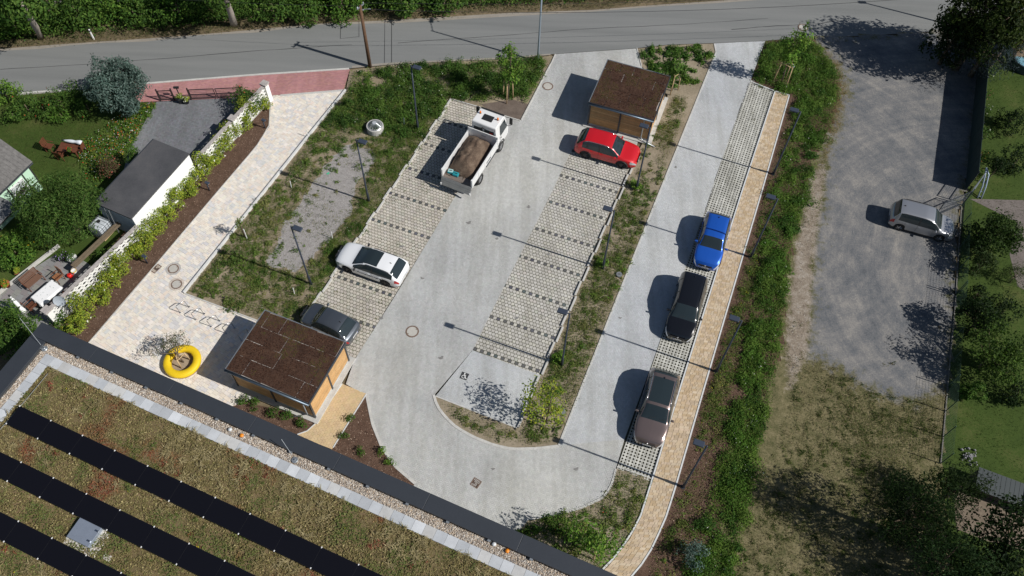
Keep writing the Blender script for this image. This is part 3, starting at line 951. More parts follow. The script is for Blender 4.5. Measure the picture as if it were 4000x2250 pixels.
# stepped wheel-stop kerbs at the head of the bays: every second stone set back
def wheelstops(a, b, n, off, w=0.11, z1=0.12):
    a, b = Vector(S(*a)), Vector(S(*b))
    d = (b - a); L_ = d.length / n; t = d.normalized(); s = Vector((-t.y, t.x, 0))
    o = tag(obj('kerb', None), kind='structure')
    for k in range(n):
        c = a + t * (k + 0.5) * L_ + s * off * ((k % 2) * 2 - 1) * 0.5
        MB().box((0, 0, (z1 - 0.15) / 2), (L_ * 0.96, w, z1 + 0.15)).build('kerb_stone', M_KERB, o, loc=c, rz=math.atan2(t.y, t.x))
wheelstops((1136, 251), (786, 772), 17, 0.10)
wheelstops((1608, 380), (1361, 944), 16, 0.10)
wheelstops((1358, 948), (1301, 1076), 4, 0.10)

# ---- planted beds
bedL = SP([(870, 228), (880, 176), (972, 164), (1127, 155), (1288, 148), (1392, 140), (1382, 164), (1309, 303), (1240, 283), (1136, 250), (787, 769), (760, 830), (700, 830), (650, 806), (463, 738)])
sheet('planting_bed', bedL, -0.014, M_SOIL)
drain = SP([(870, 368), (935, 372), (948, 402), (905, 470), (880, 540), (800, 640), (740, 690), (690, 672), (668, 655), (720, 560), (775, 470), (820, 410)])
sheet('gravel_hollow', ragged(drain, 0.35, 0.35, 4), -0.008, M_GRIT)
strip = SP([(1602, 122), (1681, 113), (1797, 109), (1800, 124), (1788, 161), (1659, 483), (1465, 966), (1405, 1121), (1355, 1127), (1288, 1129), (1244, 1119), (1194, 1099), (1151, 1075), (1124, 1050), (1100, 1022), (1096, 997), (1300, 1077), (1360, 946), (1565, 457), (1610, 372), (1680, 240), (1614, 166)])
sheet('planting_bed', strip, -0.014, ground('sandy bed', [(0.3, (0.17, 0.14, 0.09)), (0.5, (0.27, 0.225, 0.16)), (0.7, (0.39, 0.33, 0.25))], 0.6, 7.0, 0.5))
border = SP([(1925, 103), (2045, 94), (2075, 127), (2112, 160), (2132, 213), (2125, 260), (2112, 320), (2092, 360), (2079, 400), (2072, 483), (2055, 583), (2042, 716), (2039, 816), (2029, 883), (1960, 1100), (1880, 1300), (1840, 1449), (1800, 1600), (1500, 1600), (1595, 1449), (1628, 1403), (1676, 1299), (1698, 1229), (1776, 960), (1916, 483), (1987, 240), (1949, 229), (1887, 206)])
sheet('planting_bed', border, -0.016, M_SOILDARK)
tri = SP([(921, 992), (937, 1066), (961, 1126), (994, 1173), (1044, 1216), (1040, 1300), (760, 1180), (841, 1122)])
sheet('mulch_bed', tri, -0.013, M_SOILDARK)
shedbed = SP([(590, 1006), (700, 1030), (790, 1062), (776, 1083), (745, 1096), (700, 1120), (560, 1060)])
sheet('mulch_bed', shedbed, -0.012, M_SOILDARK)
corner = SP([(1549, 1178), (1643, 1204), (1611, 1299), (1581, 1356), (1528, 1423), (1470, 1475), (1250, 1400), (1331, 1306), (1388, 1297), (1461, 1279), (1521, 1250), (1541, 1214)])
sheet('planting_bed', corner, -0.012, MATS['sandy bed'])
wallbed = SP([(681, 243), (678, 318), (644, 370), (547, 483), (223, 860), (150, 860), (135, 800), (330, 560), (480, 420), (660, 262)])
sheet('mulch_bed', wallbed, -0.011, M_SOILDARK)
treepit = SP([(1210, 262), (1290, 250), (1330, 262), (1309, 303), (1240, 284)])
sheet('mulch_bed', treepit, -0.006, ground('dark tree soil', [(0.3, (0.09, 0.068, 0.055)), (0.6, (0.17, 0.135, 0.11)), (0.8, (0.24, 0.2, 0.17))], 1.5, 9, 0.5))

# ---- gravel lot, dry field, gardens
lot = SP([(2045, 92), (2165, 89), (2332, 79), (2576, 64), (2700, 60), (2480, 160), (2432, 467), (2415, 516), (2400, 816), (2390, 966), (2300, 1010), (2190, 980), (2120, 930), (2029, 890), (2039, 816), (2042, 716), (2055, 583), (2072, 483), (2079, 400), (2092, 360), (2112, 320), (2125, 260), (2132, 213), (2112, 160), (2075, 127)])
field = SP([(2029, 886), (2120, 930), (2190, 980), (2300, 1010), (2392, 966), (2365, 1170), (2400, 1500), (2300, 1700), (1700, 1700), (1800, 1550), (1840, 1449), (1880, 1300), (1960, 1100)])
margin = SP([(2079, 400), (2072, 483), (2055, 583), (2042, 716), (2039, 816), (2030, 886), (1985, 1000), (1975, 883), (1985, 716), (2010, 583), (2040, 440)])
def lot_material():
    m, nt, bs = _nt('gravel, stones and dry meadow')
    bs.inputs['Roughness'].default_value = 0.95
    bs.inputs['Specular IOR Level'].default_value = 0.2
    at = nt.nodes.new('ShaderNodeAttribute'); at.attribute_name = 'mix'
    sp = nt.nodes.new('ShaderNodeSeparateColor'); nt.links.new(at.outputs['Color'], sp.inputs[0])
    n_big, n_mid, n_fine = _noise(nt, 0.45, 8, 0.75), _noise(nt, 1.6, 6, 0.7), _noise(nt, 9.0, 5, 0.8)
    n_str = _noise(nt, 0.8, 6, 0.7, None, (0.4, 2.4, 1, 0.3))
    # turning vehicles have swept the gravel into arcs
    geo = nt.nodes.new('ShaderNodeNewGeometry')
    arcs = []
    for cx, cy, sc_ in ((17.0, 36.0, 1.0), (33.0, 30.0, 1.3)):
        vm = nt.nodes.new('ShaderNodeVectorMath'); vm.operation = 'SUBTRACT'; vm.inputs[1].default_value = (cx, cy, 0)
        nt.links.new(geo.outputs['Position'], vm.inputs[0])
        vl = nt.nodes.new('ShaderNodeVectorMath'); vl.operation = 'LENGTH'; nt.links.new(vm.outputs[0], vl.inputs[0])
        sx = nt.nodes.new('ShaderNodeSeparateXYZ'); nt.links.new(vm.outputs[0], sx.inputs[0])
        at2 = _math(nt, 'ARCTAN2', sx.outputs[1], sx.outputs[0])
        cb = nt.nodes.new('ShaderNodeCombineXYZ')
        nt.links.new(_math(nt, 'MULTIPLY', vl.outputs['Value'], 1.4 * sc_), cb.inputs[0]); nt.links.new(_math(nt, 'MULTIPLY', at2, 1.6), cb.inputs[1])
        arcs.append(_noise(nt, 1.0, 5, 0.7, cb.outputs[0]))
    n_str = _math(nt, 'ADD', _math(nt, 'MULTIPLY', arcs[0], 0.5), _math(nt, 'MULTIPLY', arcs[1], 0.5))
    g = _math(nt, 'ADD', _math(nt, 'ADD', _math(nt, 'MULTIPLY', n_big, 0.40), _math(nt, 'MULTIPLY', n_str, 0.36)), _math(nt, 'MULTIPLY', n_fine, 0.24))
    grav = _ramp(nt, g, [(0.38, (0.076, 0.082, 0.092)), (0.455, (0.128, 0.134, 0.142)), (0.51, (0.178, 0.176, 0.175)), (0.57, (0.262, 0.248, 0.228)), (0.65, (0.35, 0.325, 0.29))])
    md = _math(nt, 'ADD', _math(nt, 'MULTIPLY', n_mid, 0.55), _math(nt, 'MULTIPLY', n_fine, 0.45))
    mead = _ramp(nt, md, [(0.36, (0.05, 0.060, 0.022)), (0.46, (0.115, 0.108, 0.05)), (0.55, (0.185, 0.16, 0.085)), (0.68, (0.28, 0.24, 0.14))])
    ston = _ramp(nt, md, [(0.34, (0.13, 0.10, 0.075)), (0.5, (0.26, 0.215, 0.165)), (0.66, (0.42, 0.38, 0.33))])
    def soft(ch, k):
        v = _math(nt, 'ADD', sp.outputs[ch], _math(nt, 'MULTIPLY', _math(nt, 'SUBTRACT', n_mid, 0.5), k))
        return _ramp(nt, v, [(0.40, (0, 0, 0)), (0.60, (1, 1, 1))])
    c = _mix(nt, soft(0, 1.1), mead, grav)
    c = _mix(nt, soft(1, 1.0), c, ston)
    nt.links.new(c, bs.inputs['Base Color'])
    _bump(nt, bs, n_fine, 0.7, 0.05)
    return m
allright = SP([(2045, 92), (2165, 89), (2332, 79), (2576, 64), (2700, 60), (2480, 160), (2432, 467), (2415, 516), (2400, 816), (2390, 966), (2365, 1170), (2400, 1500), (2300, 1700), (1650, 1700), (1780, 1449), (1850, 1200), (1930, 960), (1965, 883), (1975, 716), (2000, 583), (2030, 440), (2060, 370), (2098, 300), (2110, 213), (2090, 160), (2060, 127)])
def right_mix(p):
    g = np.clip(0.5 + signed(p, lot) / 5.0, 0, 1)
    s = np.clip(0.5 + signed(p, margin) / 1.6, 0, 1) * 0.95
    return np.stack([g, s, np.zeros(len(p))], 1)
blend_sheet('gravel_lot', allright, -0.001, 0.4, right_mix, lot_material())
lawnR = SP([(2490, 150), (2900, 120), (2900, 1500), (2700, 1600), (2400, 1500), (2365, 1170), (2400, 816), (2432, 467)])
sheet('lawn', lawnR, -0.015, M_TURF)
lawnL = SP([(-400, 262), (33, 240), (213, 227), (328, 217), (343, 258), (395, 257), (325, 373), (300, 470), (420, 472), (330, 560), (135, 800), (120, 830), (-400, 1100)])
sheet('lawn', lawnL, -0.016, M_TURF)

# faint drips and damp spots where cars stand and turn
M_OIL = plain('old oil spot', (0.20, 0.195, 0.185), 0.7, var=0.3, vscale=6)
for x_, y_, r_ in ((1062, 700, 0.16), (1180, 560, 0.22), (1020, 690, 0.12), (1250, 600, 0.14), (1110, 900, 0.2), (1330, 520, 0.18), (1010, 620, 0.2), (1380, 640, 0.16), (1300, 800, 0.18), (1240, 1180, 0.15), (960, 800, 0.18), (1700, 420, 0.15), (1560, 800, 0.14), (1450, 1180, 0.18)):
    c_ = S(x_, y_)
    ph = RNG.uniform(0, 6.28)
    pts_ = [(c_.x + r_ * (0.7 + 0.35 * math.sin(3 * a + ph) + RNG.uniform(-.15, .15)) * math.cos(a), c_.y + r_ * 0.7 * (0.8 + 0.3 * math.cos(2 * a + ph)) * math.sin(a)) for a in np.linspace(0, 6.28, 15)[:-1]]
    sheet('oil_stain', pts_, 0.0065, M_OIL)
# ================================================================ BUILDINGS AND WALLS
ORD = ['first', 'second', 'third', 'fourth', 'fifth', 'sixth', 'seventh', 'eighth', 'ninth', 'tenth', 'eleventh', 'twelfth', 'thirteenth', 'fourteenth', 'fifteenth', 'sixteenth', 'seventeenth', 'eighteenth', 'nineteenth', 'twentieth']

# ---------------- flat-roofed building in the foreground (local frame: x along the eaves, y = -inwards)
O_ = S(105, 810, 4.4); A_ = S(1556, 1449, 4.4)
RZ = math.atan2((A_ - O_).y, (A_ - O_).x)
LEN = (A_ - O_).length
bld = E('building', 'flat green-roofed building with a dark metal roof edge in the foreground', 'building', (O_.x, O_.y, 0), RZ)
DEP = 26.0
MB().box((LEN / 2, -DEP / 2, 2.0), (LEN - 0.3, DEP - 0.3, 4.02)).build('wall', M_RENDER, bld)
MB().box((LEN / 2, -DEP / 2, 4.06), (LEN - 0.2, DEP - 0.2, 0.1)).build('roof_deck', plain('roof membrane', (0.10, 0.10, 0.10), 0.9), bld)
cop = MB()
i = 0; x = 0.0
while x < LEN - 0.05:                                             # sheet-metal coping in lengths with open joints
    w = min(5.1 if i else 3.9, LEN - x)
    c = MB().box((x + w / 2, -0.45, 4.33), (w - 0.012, 0.9, 0.14))
    bevel(c.build('coping_sheet', M_ANTH, bld), 0.015)
    x += w; i += 1
for k in range(5):
    bevel(MB().box((0.5, -0.905 - 2.5 - 5 * k, 4.33), (1.0, 4.988, 0.14)).build('coping_sheet', M_ANTH, bld), 0.015)
bevel(MB().box((LEN - 0.45, -0.905 - 12, 4.33), (0.9, 24, 0.14)).build('coping_sheet', M_ANTH, bld), 0.015)
for k in range(13):
    MB().box((3.2 + 2.25 * k, -0.95, 4.30), (0.16, 0.10, 0.08)).build('coping_clip', M_ZINC, bld)
# pebble strip
def pebbles(name, boxes, per, parent, z, rmin=0.018, rmax=0.04, pcs=None):
    pcs = pcs or [(0.42, 0.36, 0.29), (0.55, 0.48, 0.40), (0.30, 0.24, 0.19), (0.62, 0.58, 0.52), (0.36, 0.33, 0.30), (0.48, 0.38, 0.28)]
    V, F, C = [], [], []
    n0 = 0
    for (x0, y0, x1, y1) in boxes:
        n = int((x1 - x0) * (y1 - y0) * per)
        c = np.stack([RNG.uniform(x0, x1, n), RNG.uniform(y0, y1, n), z + RNG.uniform(0, 0.03, n)], 1)
        r = RNG.uniform(rmin, rmax, n)
        d = np.array([[1, 0, 0], [0, 1, 0], [-1, 0, 0], [0, -1, 0], [0, 0, .7], [0, 0, -.5]])
        a = RNG.uniform(0, 6.28, n)
        D = np.stack([d[None, :, 0] * np.cos(a)[:, None] * 1.4 - d[None, :, 1] * np.sin(a)[:, None], d[None, :, 0] * np.sin(a)[:, None] * 1.4 + d[None, :, 1] * np.cos(a)[:, None], np.broadcast_to(d[None, :, 2], (n, 6))], -1)
        D = D * RNG.uniform(0.75, 1.25, (n, 6, 1))
        V.append((c[:, None] + D * r[:, None, None]).reshape(-1, 3))
        f = np.array([[0, 1, 4], [1, 2, 4], [2, 3, 4], [3, 0, 4], [1, 0, 5], [2, 1, 5], [3, 2, 5], [0, 3, 5]])
        F.append((f[None] + 6 * np.arange(n)[:, None, None] + n0).reshape(-1))
        C.append(np.repeat(np.array(pcs)[RNG.integers(0, len(pcs), n)] * RNG.uniform(0.7, 1.25, (n, 1)), 8, 0))
        n0 += 6 * n
    L = np.concatenate(F)
    o = obj(name, meshdata(name, np.concatenate(V), L, np.full(len(L) // 3, 3), M_PEB, np.concatenate(C)), parent)
    return tag(o, kind='stuff')
M_PEBBED = plain('pebble bed', (0.26, 0.21, 0.165), 0.95, var=0.4, vscale=18, bump=0.6)
MB().box((LEN / 2, -1.16, 4.10), (LEN - 1.8, 0.54, 0.06)).build('pebble_strip', M_PEBBED, bld)
MB().box((1.17, -1.435 - 8, 4.10), (0.36, 16, 0.06)).build('pebble_strip', M_PEBBED, bld)
pebbles('pebble', [(1.0, -1.42, LEN - 0.95, -0.9), (1.0, -13, 1.34, -1.42)], 620, bld, 4.14)
# concrete slabs round the planted roof
slc = [(0.47, 0.49, 0.51), (0.52, 0.54, 0.56), (0.43, 0.45, 0.47), (0.50, 0.50, 0.49), (0.56, 0.58, 0.60)]
M_SLAB = attr('roof slab', 0.8, 0.3, 0.16, 2.5, fine=25)
x = 1.36; k = 0
while x < LEN - 1.0:
    MB().box((0, 0, 0), (0.588, 0.575, 0.06), RNG.uniform(-.01, .01), col=tuple(shade(random.choice(slc), 0.08))).build('roof_slab', M_SLAB, bld, loc=(x + 0.3, -1.715, 4.13 + RNG.uniform(-.004, .004)))
    x += 0.6
for k in range(24):
    MB().box((0, 0, 0), (0.575, 0.588, 0.06), RNG.uniform(-.01, .01), col=tuple(shade(random.choice(slc), 0.08))).build('roof_slab', M_SLAB, bld, loc=(1.655, -2.31 - 0.6 * k, 4.13))
MB().box((LEN / 2 + 0.5, -2.0 - 11.5, 4.115), (LEN - 2.9, 22.96, 0.07)).build('substrate', ground('roof substrate', [(0.3, (0.10, 0.08, 0.04)), (0.5, (0.16, 0.12, 0.06)), (0.7, (0.22, 0.15, 0.09))], 0.8, 7, 0.5), bld)
# sedum and grasses on the roof
def roof_cover(name, dens, leaf, h, palette, thresh, ns, seed, asp, up, flowers=None):
    poly = [(1.9, -2.02), (LEN - 0.9, -2.02), (LEN - 0.9, -15.5), (1.9, -15.5)]
    o = cover(name, poly, dens, leaf, h, palette, None, None, thresh, ns, seed, 0.0, 4.14, 3, flowers, up, asp, bld)
    return o
def patch_pal(n_pts):
    f1 = fbm(n_pts[:, 0], n_pts[:, 1], 2.2, 201); f2 = fbm(n_pts[:, 0], n_pts[:, 1], 1.1, 207)
    edge_ = np.exp(-((n_pts[:, 1] + 2.0) / 0.9) ** 2)
    red_ = np.clip((f1 - 0.56) * 7 + edge_ * 0.9 - 0.3, 0, 1)[:, None]; grn = np.clip((f2 - 0.53) * 7, 0, 0.85)[:, None]
    m_ = len(n_pts)
    c0 = pal([(0.28, 0.235, 0.105), (0.245, 0.20, 0.085), (0.38, 0.32, 0.16), (0.23, 0.205, 0.085)], m_, 0.28)
    c1 = pal([(0.27, 0.095, 0.06), (0.30, 0.125, 0.065), (0.22, 0.085, 0.05), (0.24, 0.14, 0.06)], m_, 0.2)
    c2 = pal([(0.15, 0.19, 0.05), (0.18, 0.20, 0.065), (0.11, 0.16, 0.05)], m_, 0.2)
    return (c0 * (1 - red_) + c1 * red_) * (1 - grn) + c2 * grn
roof_poly = [(1.98, -2.02), (LEN - 0.9, -2.02), (LEN - 0.9, -15.5), (1.98, -15.5)]
Pr = rand_in(roof_poly, abs(area(roof_poly)) * 330); m_ = len(Pr)
hr = fbm(Pr[:, 0], Pr[:, 1], 0.9, 211)
Cr = np.stack([Pr[:, 0], Pr[:, 1] + RNG.normal(0, 0.03, m_), 4.16 + 0.22 * np.clip(hr - 0.25, 0, 1) * RNG.uniform(0.4, 1.2, m_)], 1)
lr = RNG.uniform(0.055, 0.135, m_)
tag(obj('sedum', leafmesh('sedum', Cr, upnormals(m_, 0.7, 0.8), lr, lr * 0.6, patch_pal(Pr) * RNG.uniform(0.75, 1.25, (m_, 1))), bld), kind='stuff')
mounds('sedum_clump', roof_poly, 0.9, 0.10, 0.32, 0.6, 0.07, [(0.28, 0.09, 0.06), (0.24, 0.08, 0.05), (0.13, 0.17, 0.045), (0.17, 0.19, 0.06), (0.10, 0.13, 0.04)], None, None, 0.3, 1.6, 217, 0.1, 60, 0.7, z=4.16, parent=bld, flowers=([(0.8, 0.68, 0.03)], 0.02))
tussocks('roof_grass', roof_poly, 8.0, 0.26, 16, [(0.36, 0.295, 0.155), (0.41, 0.34, 0.19), (0.28, 0.23, 0.11)], None, None, 0.44, 2.4, 41, 4.17, bld, (0.35, 0.2))
# roof fittings
def roof_pt(a, b, z=4.15):
    return bld.matrix_world @ Vector((a, -b, z))
bpy.context.view_layer.update()
def on_roof(px, py, z=4.15):
    return S(px, py, z)
for px, py, lab in ((113, 878, 'grey round roof drain cap in the pebbles by the roof corner'), (742, 1158, 'grey round roof drain cap in the pebbles below the sand path')):
    o = E('roof_drain', lab, 'roof drain', on_roof(px, py))
    MB().lathe([(0.0, 0.09), (0.15, 0.09), (0.17, 0.07), (0.17, 0.0)], 20).build('cap', M_ZINC, o)
    MB().tube([(0, 0, 0.07), (0, 0, 0.16)], 0.03).build('knob', M_STEEL, o)
for px, py, c, lab in ((609, 1097, (0.75, 0.24, 0.01), 'orange roof vent cap in the pebbles near the near shed'), (1276, 1387, (0.75, 0.24, 0.01), 'orange roof vent cap at the right end of the roof'),
                       (580, 1082, (0.6, 0.62, 0.63), 'small pale vent cap beside the orange cap near the shed'), (1243, 1370, (0.72, 0.72, 0.70), 'small white vent cap at the right end of the roof')):
    o = E('roof_vent', lab, 'roof vent', on_roof(px, py))
    MB().lathe([(0.0, 0.17), (0.07, 0.16), (0.105, 0.12), (0.11, 0.08), (0.08, 0.07), (0.07, 0.0)], 18).build('hood', plain('vent ' + ('orange' if c[0] > .73 else 'pale'), c, 0.45), o, True)
    MB().cyl((0, 0, -0.02), (0, 0, 0.07), 0.06).build('pipe', M_ZINC, o)
# lightning conductor wires and rods
def wire(name, label, pts, r, mat):
    m = MB().tube(pts, r, 6)
    return tag(m.build(name, mat), label, 'wire')
wire('lightning_conductor', 'thin bright conductor wire laid across the roof corner', [on_roof(120, 940, 4.3), on_roof(70, 1000, 4.32), on_roof(-30, 1115, 4.3)], 0.012, M_ZINC)
wire('lightning_rod', 'thin lightning rod leaning over the left roof corner', [on_roof(103, 868, 4.4), on_roof(50, 800, 5.4)], 0.014, M_ZINC)
wire('lightning_rod', 'short lightning rod by the drain cap below the sand path', [on_roof(735, 1145, 4.4), on_roof(708, 1105, 5.2)], 0.014, M_ZINC)
# roof hatch with its pebble collar
ha = E('roof_hatch', 'silver metal roof hatch between two rows of solar panels', 'hatch', roof_pt(9.75, 8.56), RZ)
hb = MB().box((0, 0, 0.14), (1.30, 1.02, 0.28)).build('hatch_lid', plain('hatch zinc', (0.42, 0.47, 0.55), 0.35, 0.6, var=0.1), ha); bevel(hb, 0.02)
MB().box((0, 0, 0.02), (1.5, 1.2, 0.08)).build('hatch_collar', M_CONC, ha)
for dx, dy in ((0.55, 0.3), (0.5, -0.25)):
    MB().box((dx, dy, 0.31), (0.16, 0.08, 0.06)).build('latch', M_STEEL, ha)
pebbles('pebble_patch', [(9.0, -9.45, 10.6, -9.12), (10.45, -9.3, 10.85, -8.1), (11.2, -9.2, 11.6, -8.95)], 500, bld, 4.16, pcs=[(0.5, 0.45, 0.4), (0.6, 0.57, 0.52)])

# ---------------- solar panels: three rows
M_PV = plain('solar glass', (0.006, 0.006, 0.009), 0.30, 0.0, 0.0, 0.28)
M_PVF = plain('black panel frame', (0.012, 0.012, 0.014), 0.5)
rows = [(2.42, 4.52, 'upper', 12), (-1.5, 6.94, 'middle', 12), (-1.6 + 2.03, 9.38, 'lower', 9)]
for a0_, b0_, rn, n in rows:
    for k in range(n):
        a = a0_ + 2.03 * k
        if a < 1.9 or b0_ > 9 and k > 7:
            continue
        o = E('solar_panel', 'black solar panel, %s from the left in the %s row' % (ORD[int(round((a - (2.42 if rn == 'upper' else 2.56 if rn == 'middle' else 2.46)) / 2.03))], rn), 'solar panel', roof_pt(a + 1.0, b0_ + 0.56, 4.42), RZ, 'solar panels on the planted roof')
        tilt = Matrix.Rotation(R(3.0), 3, 'X')
        MB().box((0, 0, 0), (2.026, 1.085, 0.03), rot=tilt).build('frame', M_PVF, o)
        g = MB().box(tilt @ Vector((0, 0, 0.017)), (2.008, 1.065, 0.006), rot=tilt).build('glass', M_PV, o)
        for sx, sy in ((-1.0, 0.53), (-1.0, -0.53)):
            MB().box(tilt @ Vector((sx, sy, 0.025)), (0.045, 0.075, 0.03), rot=tilt).build('clamp', M_WHITE, o)
        for sx in (-0.7, 0.7):
            MB().box((sx, 0, -0.14), (0.06, 0.9, 0.24)).build('rail', M_ZINC, o)

# ---------------- two timber sheds with sedum-mat roofs
M_LARCH = attr('larch slat', 0.7, 0.3, 0.25, 3.0, fine=20)
M_MAT = ground('sedum mat', [(0.3, (0.032, 0.018, 0.013)), (0.5, (0.068, 0.036, 0.024)), (0.66, (0.105, 0.058, 0.034)), (0.8, (0.12, 0.095, 0.04))], 1.2, 14.0, 0.4, bump=0.9, bs_=30)
def shed(label, corners, h, slats, gutter_side, downpipe, openings=None):
    """corners: roof outline back-left, back-right, front-right, front-left (world xy)"""
    bl_, br_, fr_, fl_ = [Vector((*c, 0)) for c in corners]
    ang = math.atan2((fr_ - fl_).y, (fr_ - fl_).x)
    w = ((fr_ - fl_).length + (br_ - bl_).length) / 2
    d = ((bl_ - fl_).length + (br_ - fr_).length) / 2
    c = (bl_ + br_ + fr_ + fl_) / 4
    o = E('timber_shed', label, 'shed', c, ang)
    ov = 0.14
    W, D = w - 2 * ov, d - 2 * ov
    # plinth
    pl_ = MB().box((0, 0, 0.03), (w + 0.35, d + 0.35, 0.10)).build('plinth', M_CONC, o)
    bevel(pl_, 0.01)
    MB().box((0, 0, 0.14), (W + 0.02, D + 0.02, 0.12)).build('plinth_wall', M_CONC, o)
    # core, posts, slats
    MB().box((0, 0, h / 2), (W - 0.1, D - 0.1, h - 0.35)).build('core', M_BLACK, o)
    for x, y in [(sx * W / 2, sy * D / 2) for sx in (-1, 1) for sy in (-1, 1)] + [(0, -D / 2), (W / 2, 0), (0, D / 2), (-W / 2, 0)]:
        MB().box((x, y, h / 2), (0.11, 0.11, h - 0.06)).build('post', M_ANTH, o)
    n = slats
    hs = (h - 0.42) / n
    for side in range(4):
        for k in range(n):
            z = 0.22 + hs * (k + 0.5)
            for half in (-1, 1):
                col = tuple(shade((0.56, 0.34, 0.15) if random.random() < 0.8 else (0.62, 0.41, 0.20), 0.14))
                Ls = (W if side % 2 == 0 else D) / 2 - 0.11
                off = half * ((W if side % 2 == 0 else D) / 4)
                m = MB()
                if side == 0:
                    m.box((off, -D / 2 + 0.005, z), (Ls, 0.028, hs * 0.80), col=col)
                elif side == 2:
                    m.box((off, D / 2 - 0.005, z), (Ls, 0.028, hs * 0.80), col=col)
                elif side == 1:
                    m.box((W / 2 - 0.005, off, z), (0.028, Ls, hs * 0.80), col=col)
                else:
                    m.box((-W / 2 + 0.005, off, z), (0.028, Ls, hs * 0.80), col=col)
                m.build('slat', M_LARCH, o)
    # roof
    rf = MB().box((0, 0, h - 0.09), (w, d, 0.17)).build('roof', M_ANTH, o)
    bevel(rf, 0.012)
    for sx, sy, L1, L2 in ((0, d / 2 - 0.02, w, 0.045), (0, -d / 2 + 0.02, w, 0.045), (w / 2 - 0.02, 0, 0.045, d - 0.09), (-w / 2 + 0.02, 0, 0.045, d - 0.09)):
        MB().box((sx, sy, h + 0.025), (L1, L2, 0.06)).build('roof_trim', M_ZINC if sy > 0 or sx < 0 else M_ANTH, rf)
    # the fleece under the mats shows pale in the open joints
    MB().box((0, 0, h + 0.0), (w - 0.1, d - 0.1, 0.012)).build('fleece', plain('roof fleece', (0.44, 0.40, 0.37), 0.95, var=0.35, vscale=8), rf)
    nr = 5 if d > 4.4 else 4
    rh = (d - 0.12) / nr
    for r in range(nr):
        x = -w / 2 + 0.06 - (0.55 if r % 2 else 0.0) * 1.05
        while x < w / 2 - 0.08:
            L_ = RNG.uniform(0.95, 1.25)
            x0, x1 = max(x, -w / 2 + 0.06), min(x + L_, w / 2 - 0.06)
            if x1 - x0 > 0.12:
                j = lambda: RNG.choice([0.002, 0.012, 0.03], p=[0.45, 0.3, 0.25])
                y0 = -d / 2 + 0.06 + rh * r
                gx = RNG.choice([0.004, 0.035, 0.055], p=[0.3, 0.4, 0.3])
                q = [(x0 + j() * 0.4, y0 + j()), (x1 - gx, y0 + j()), (x1 - gx * RNG.uniform(0.5, 1.2), y0 + rh - j()), (x0 + j() * 0.4, y0 + rh - j())]
                MB().prism(q, h + 0.004, h + 0.04 + RNG.uniform(0, 0.012)).build('sedum_mat', M_MAT, rf)
            x += L_
    poly = [(-w / 2 + 0.1, -d / 2 + 0.1), (w / 2 - 0.1, -d / 2 + 0.1), (w / 2 - 0.1, d / 2 - 0.1), (-w / 2 + 0.1, d / 2 - 0.1)]
    Pn = rand_in(poly, w * d * 210)
    f = fbm(Pn[:, 0] + c.x, Pn[:, 1] + c.y, 1.0, 5)
    M_ = len(Pn)
    cl = np.where((f > 0.58)[:, None], pal([(0.11, 0.085, 0.03), (0.09, 0.10, 0.03), (0.14, 0.09, 0.03)], M_), pal([(0.075, 0.036, 0.024), (0.05, 0.026, 0.018), (0.10, 0.045, 0.028)], M_))
    Cp = np.stack([Pn[:, 0], Pn[:, 1], h + 0.05 + RNG.uniform(0, 0.03, M_)], 1)
    tag(obj('sedum', leafmesh('sedum', Cp, upnormals(M_, 1.0), RNG.uniform(.04, .08, M_), RNG.uniform(.03, .06, M_), cl), rf), kind='stuff')
    # gutter and downpipe
    gu = MB()
    gu.tube([(-w / 2, -d / 2 - 0.05, h - 0.05), (w / 2, -d / 2 - 0.05, h - 0.05)], 0.065, 10)
    gu.build('gutter', plain('blue grey gutter', (0.13, 0.17, 0.21), 0.4, 0.6), o, True)
    for q in downpipe:
        MB().tube(q, 0.04, 8).build('downpipe', M_ZINC, o, True)
    return o, w, d
H1 = 2.32
c1_ = [S(*p, H1)[:2] for p in ((667, 781), (873, 860), (776, 1017), (564, 929))]
s1, w1, d1 = shed('timber shed with brown sedum roof beside the yellow ring bench', c1_, H1, 22, 0, [[(1.9, -2.2, 2.2), (2.2, -2.1, 2.0), (2.2, -2.1, 0.35), (1.7, -2.35, 0.15), (1.3, -2.55, 0.12)]])
H2 = 2.3
c2_ = [S(*p, H2)[:2] for p in ((1530, 151), (1690, 193), (1643, 304), (1478, 258))]
s2, w2, d2 = shed('timber shed with brown sedum roof behind the red car', c2_, H2, 22, 0, [[(1.75, -2.38, 2.2), (1.75, -2.3, 2.0), (1.75, -2.3, 0.3), (2.0, -2.45, 0.15), (2.9, -2.6, 0.08)]])

# ---------------- pierced white block wall
M_BLOCK = plain('white block', (0.82, 0.81, 0.78), 0.85, var=0.1, vscale=3)
M_CAP = plain('weathered coping', (0.38, 0.35, 0.33), 0.9, var=0.4, vscale=6)
def block_mesh(bw, bh, t):
    """a screen block with a pointed-oval opening"""
    n = 12
    out, inn = [], []
    for k in range(n):
        a = 2 * math.pi * k / n
        cx, cz = math.cos(a), math.sin(a)
        s = 1 / max(abs(cx), abs(cz))
        out.append((cx * s * bw / 2, cz * s * bh / 2))
        inn.append((cx * bw * 0.41, cz * bh * 0.37 * (1 - 0.35 * abs(cx))))
    V, F = [], []
    for y in (-t / 2, t / 2):
        V += [(x, y, z) for x, z in out] + [(x, y, z) for x, z in inn]
    for k in range(n):
        k2 = (k + 1) % n
        F += [(k, k2, n + k2, n + k), (2 * n + k2, 2 * n + k, 3 * n + k, 3 * n + k2), (n + k, n + k2, 3 * n + k2, 3 * n + k), (k2, k, 2 * n + k, 2 * n + k2)]
    return MB().add(V, F)
bm_o = block_mesh(0.394, 0.294, 0.06).build('screen_block', M_BLOCK); BLOCK = bm_o.data; bpy.data.objects.remove(bm_o)
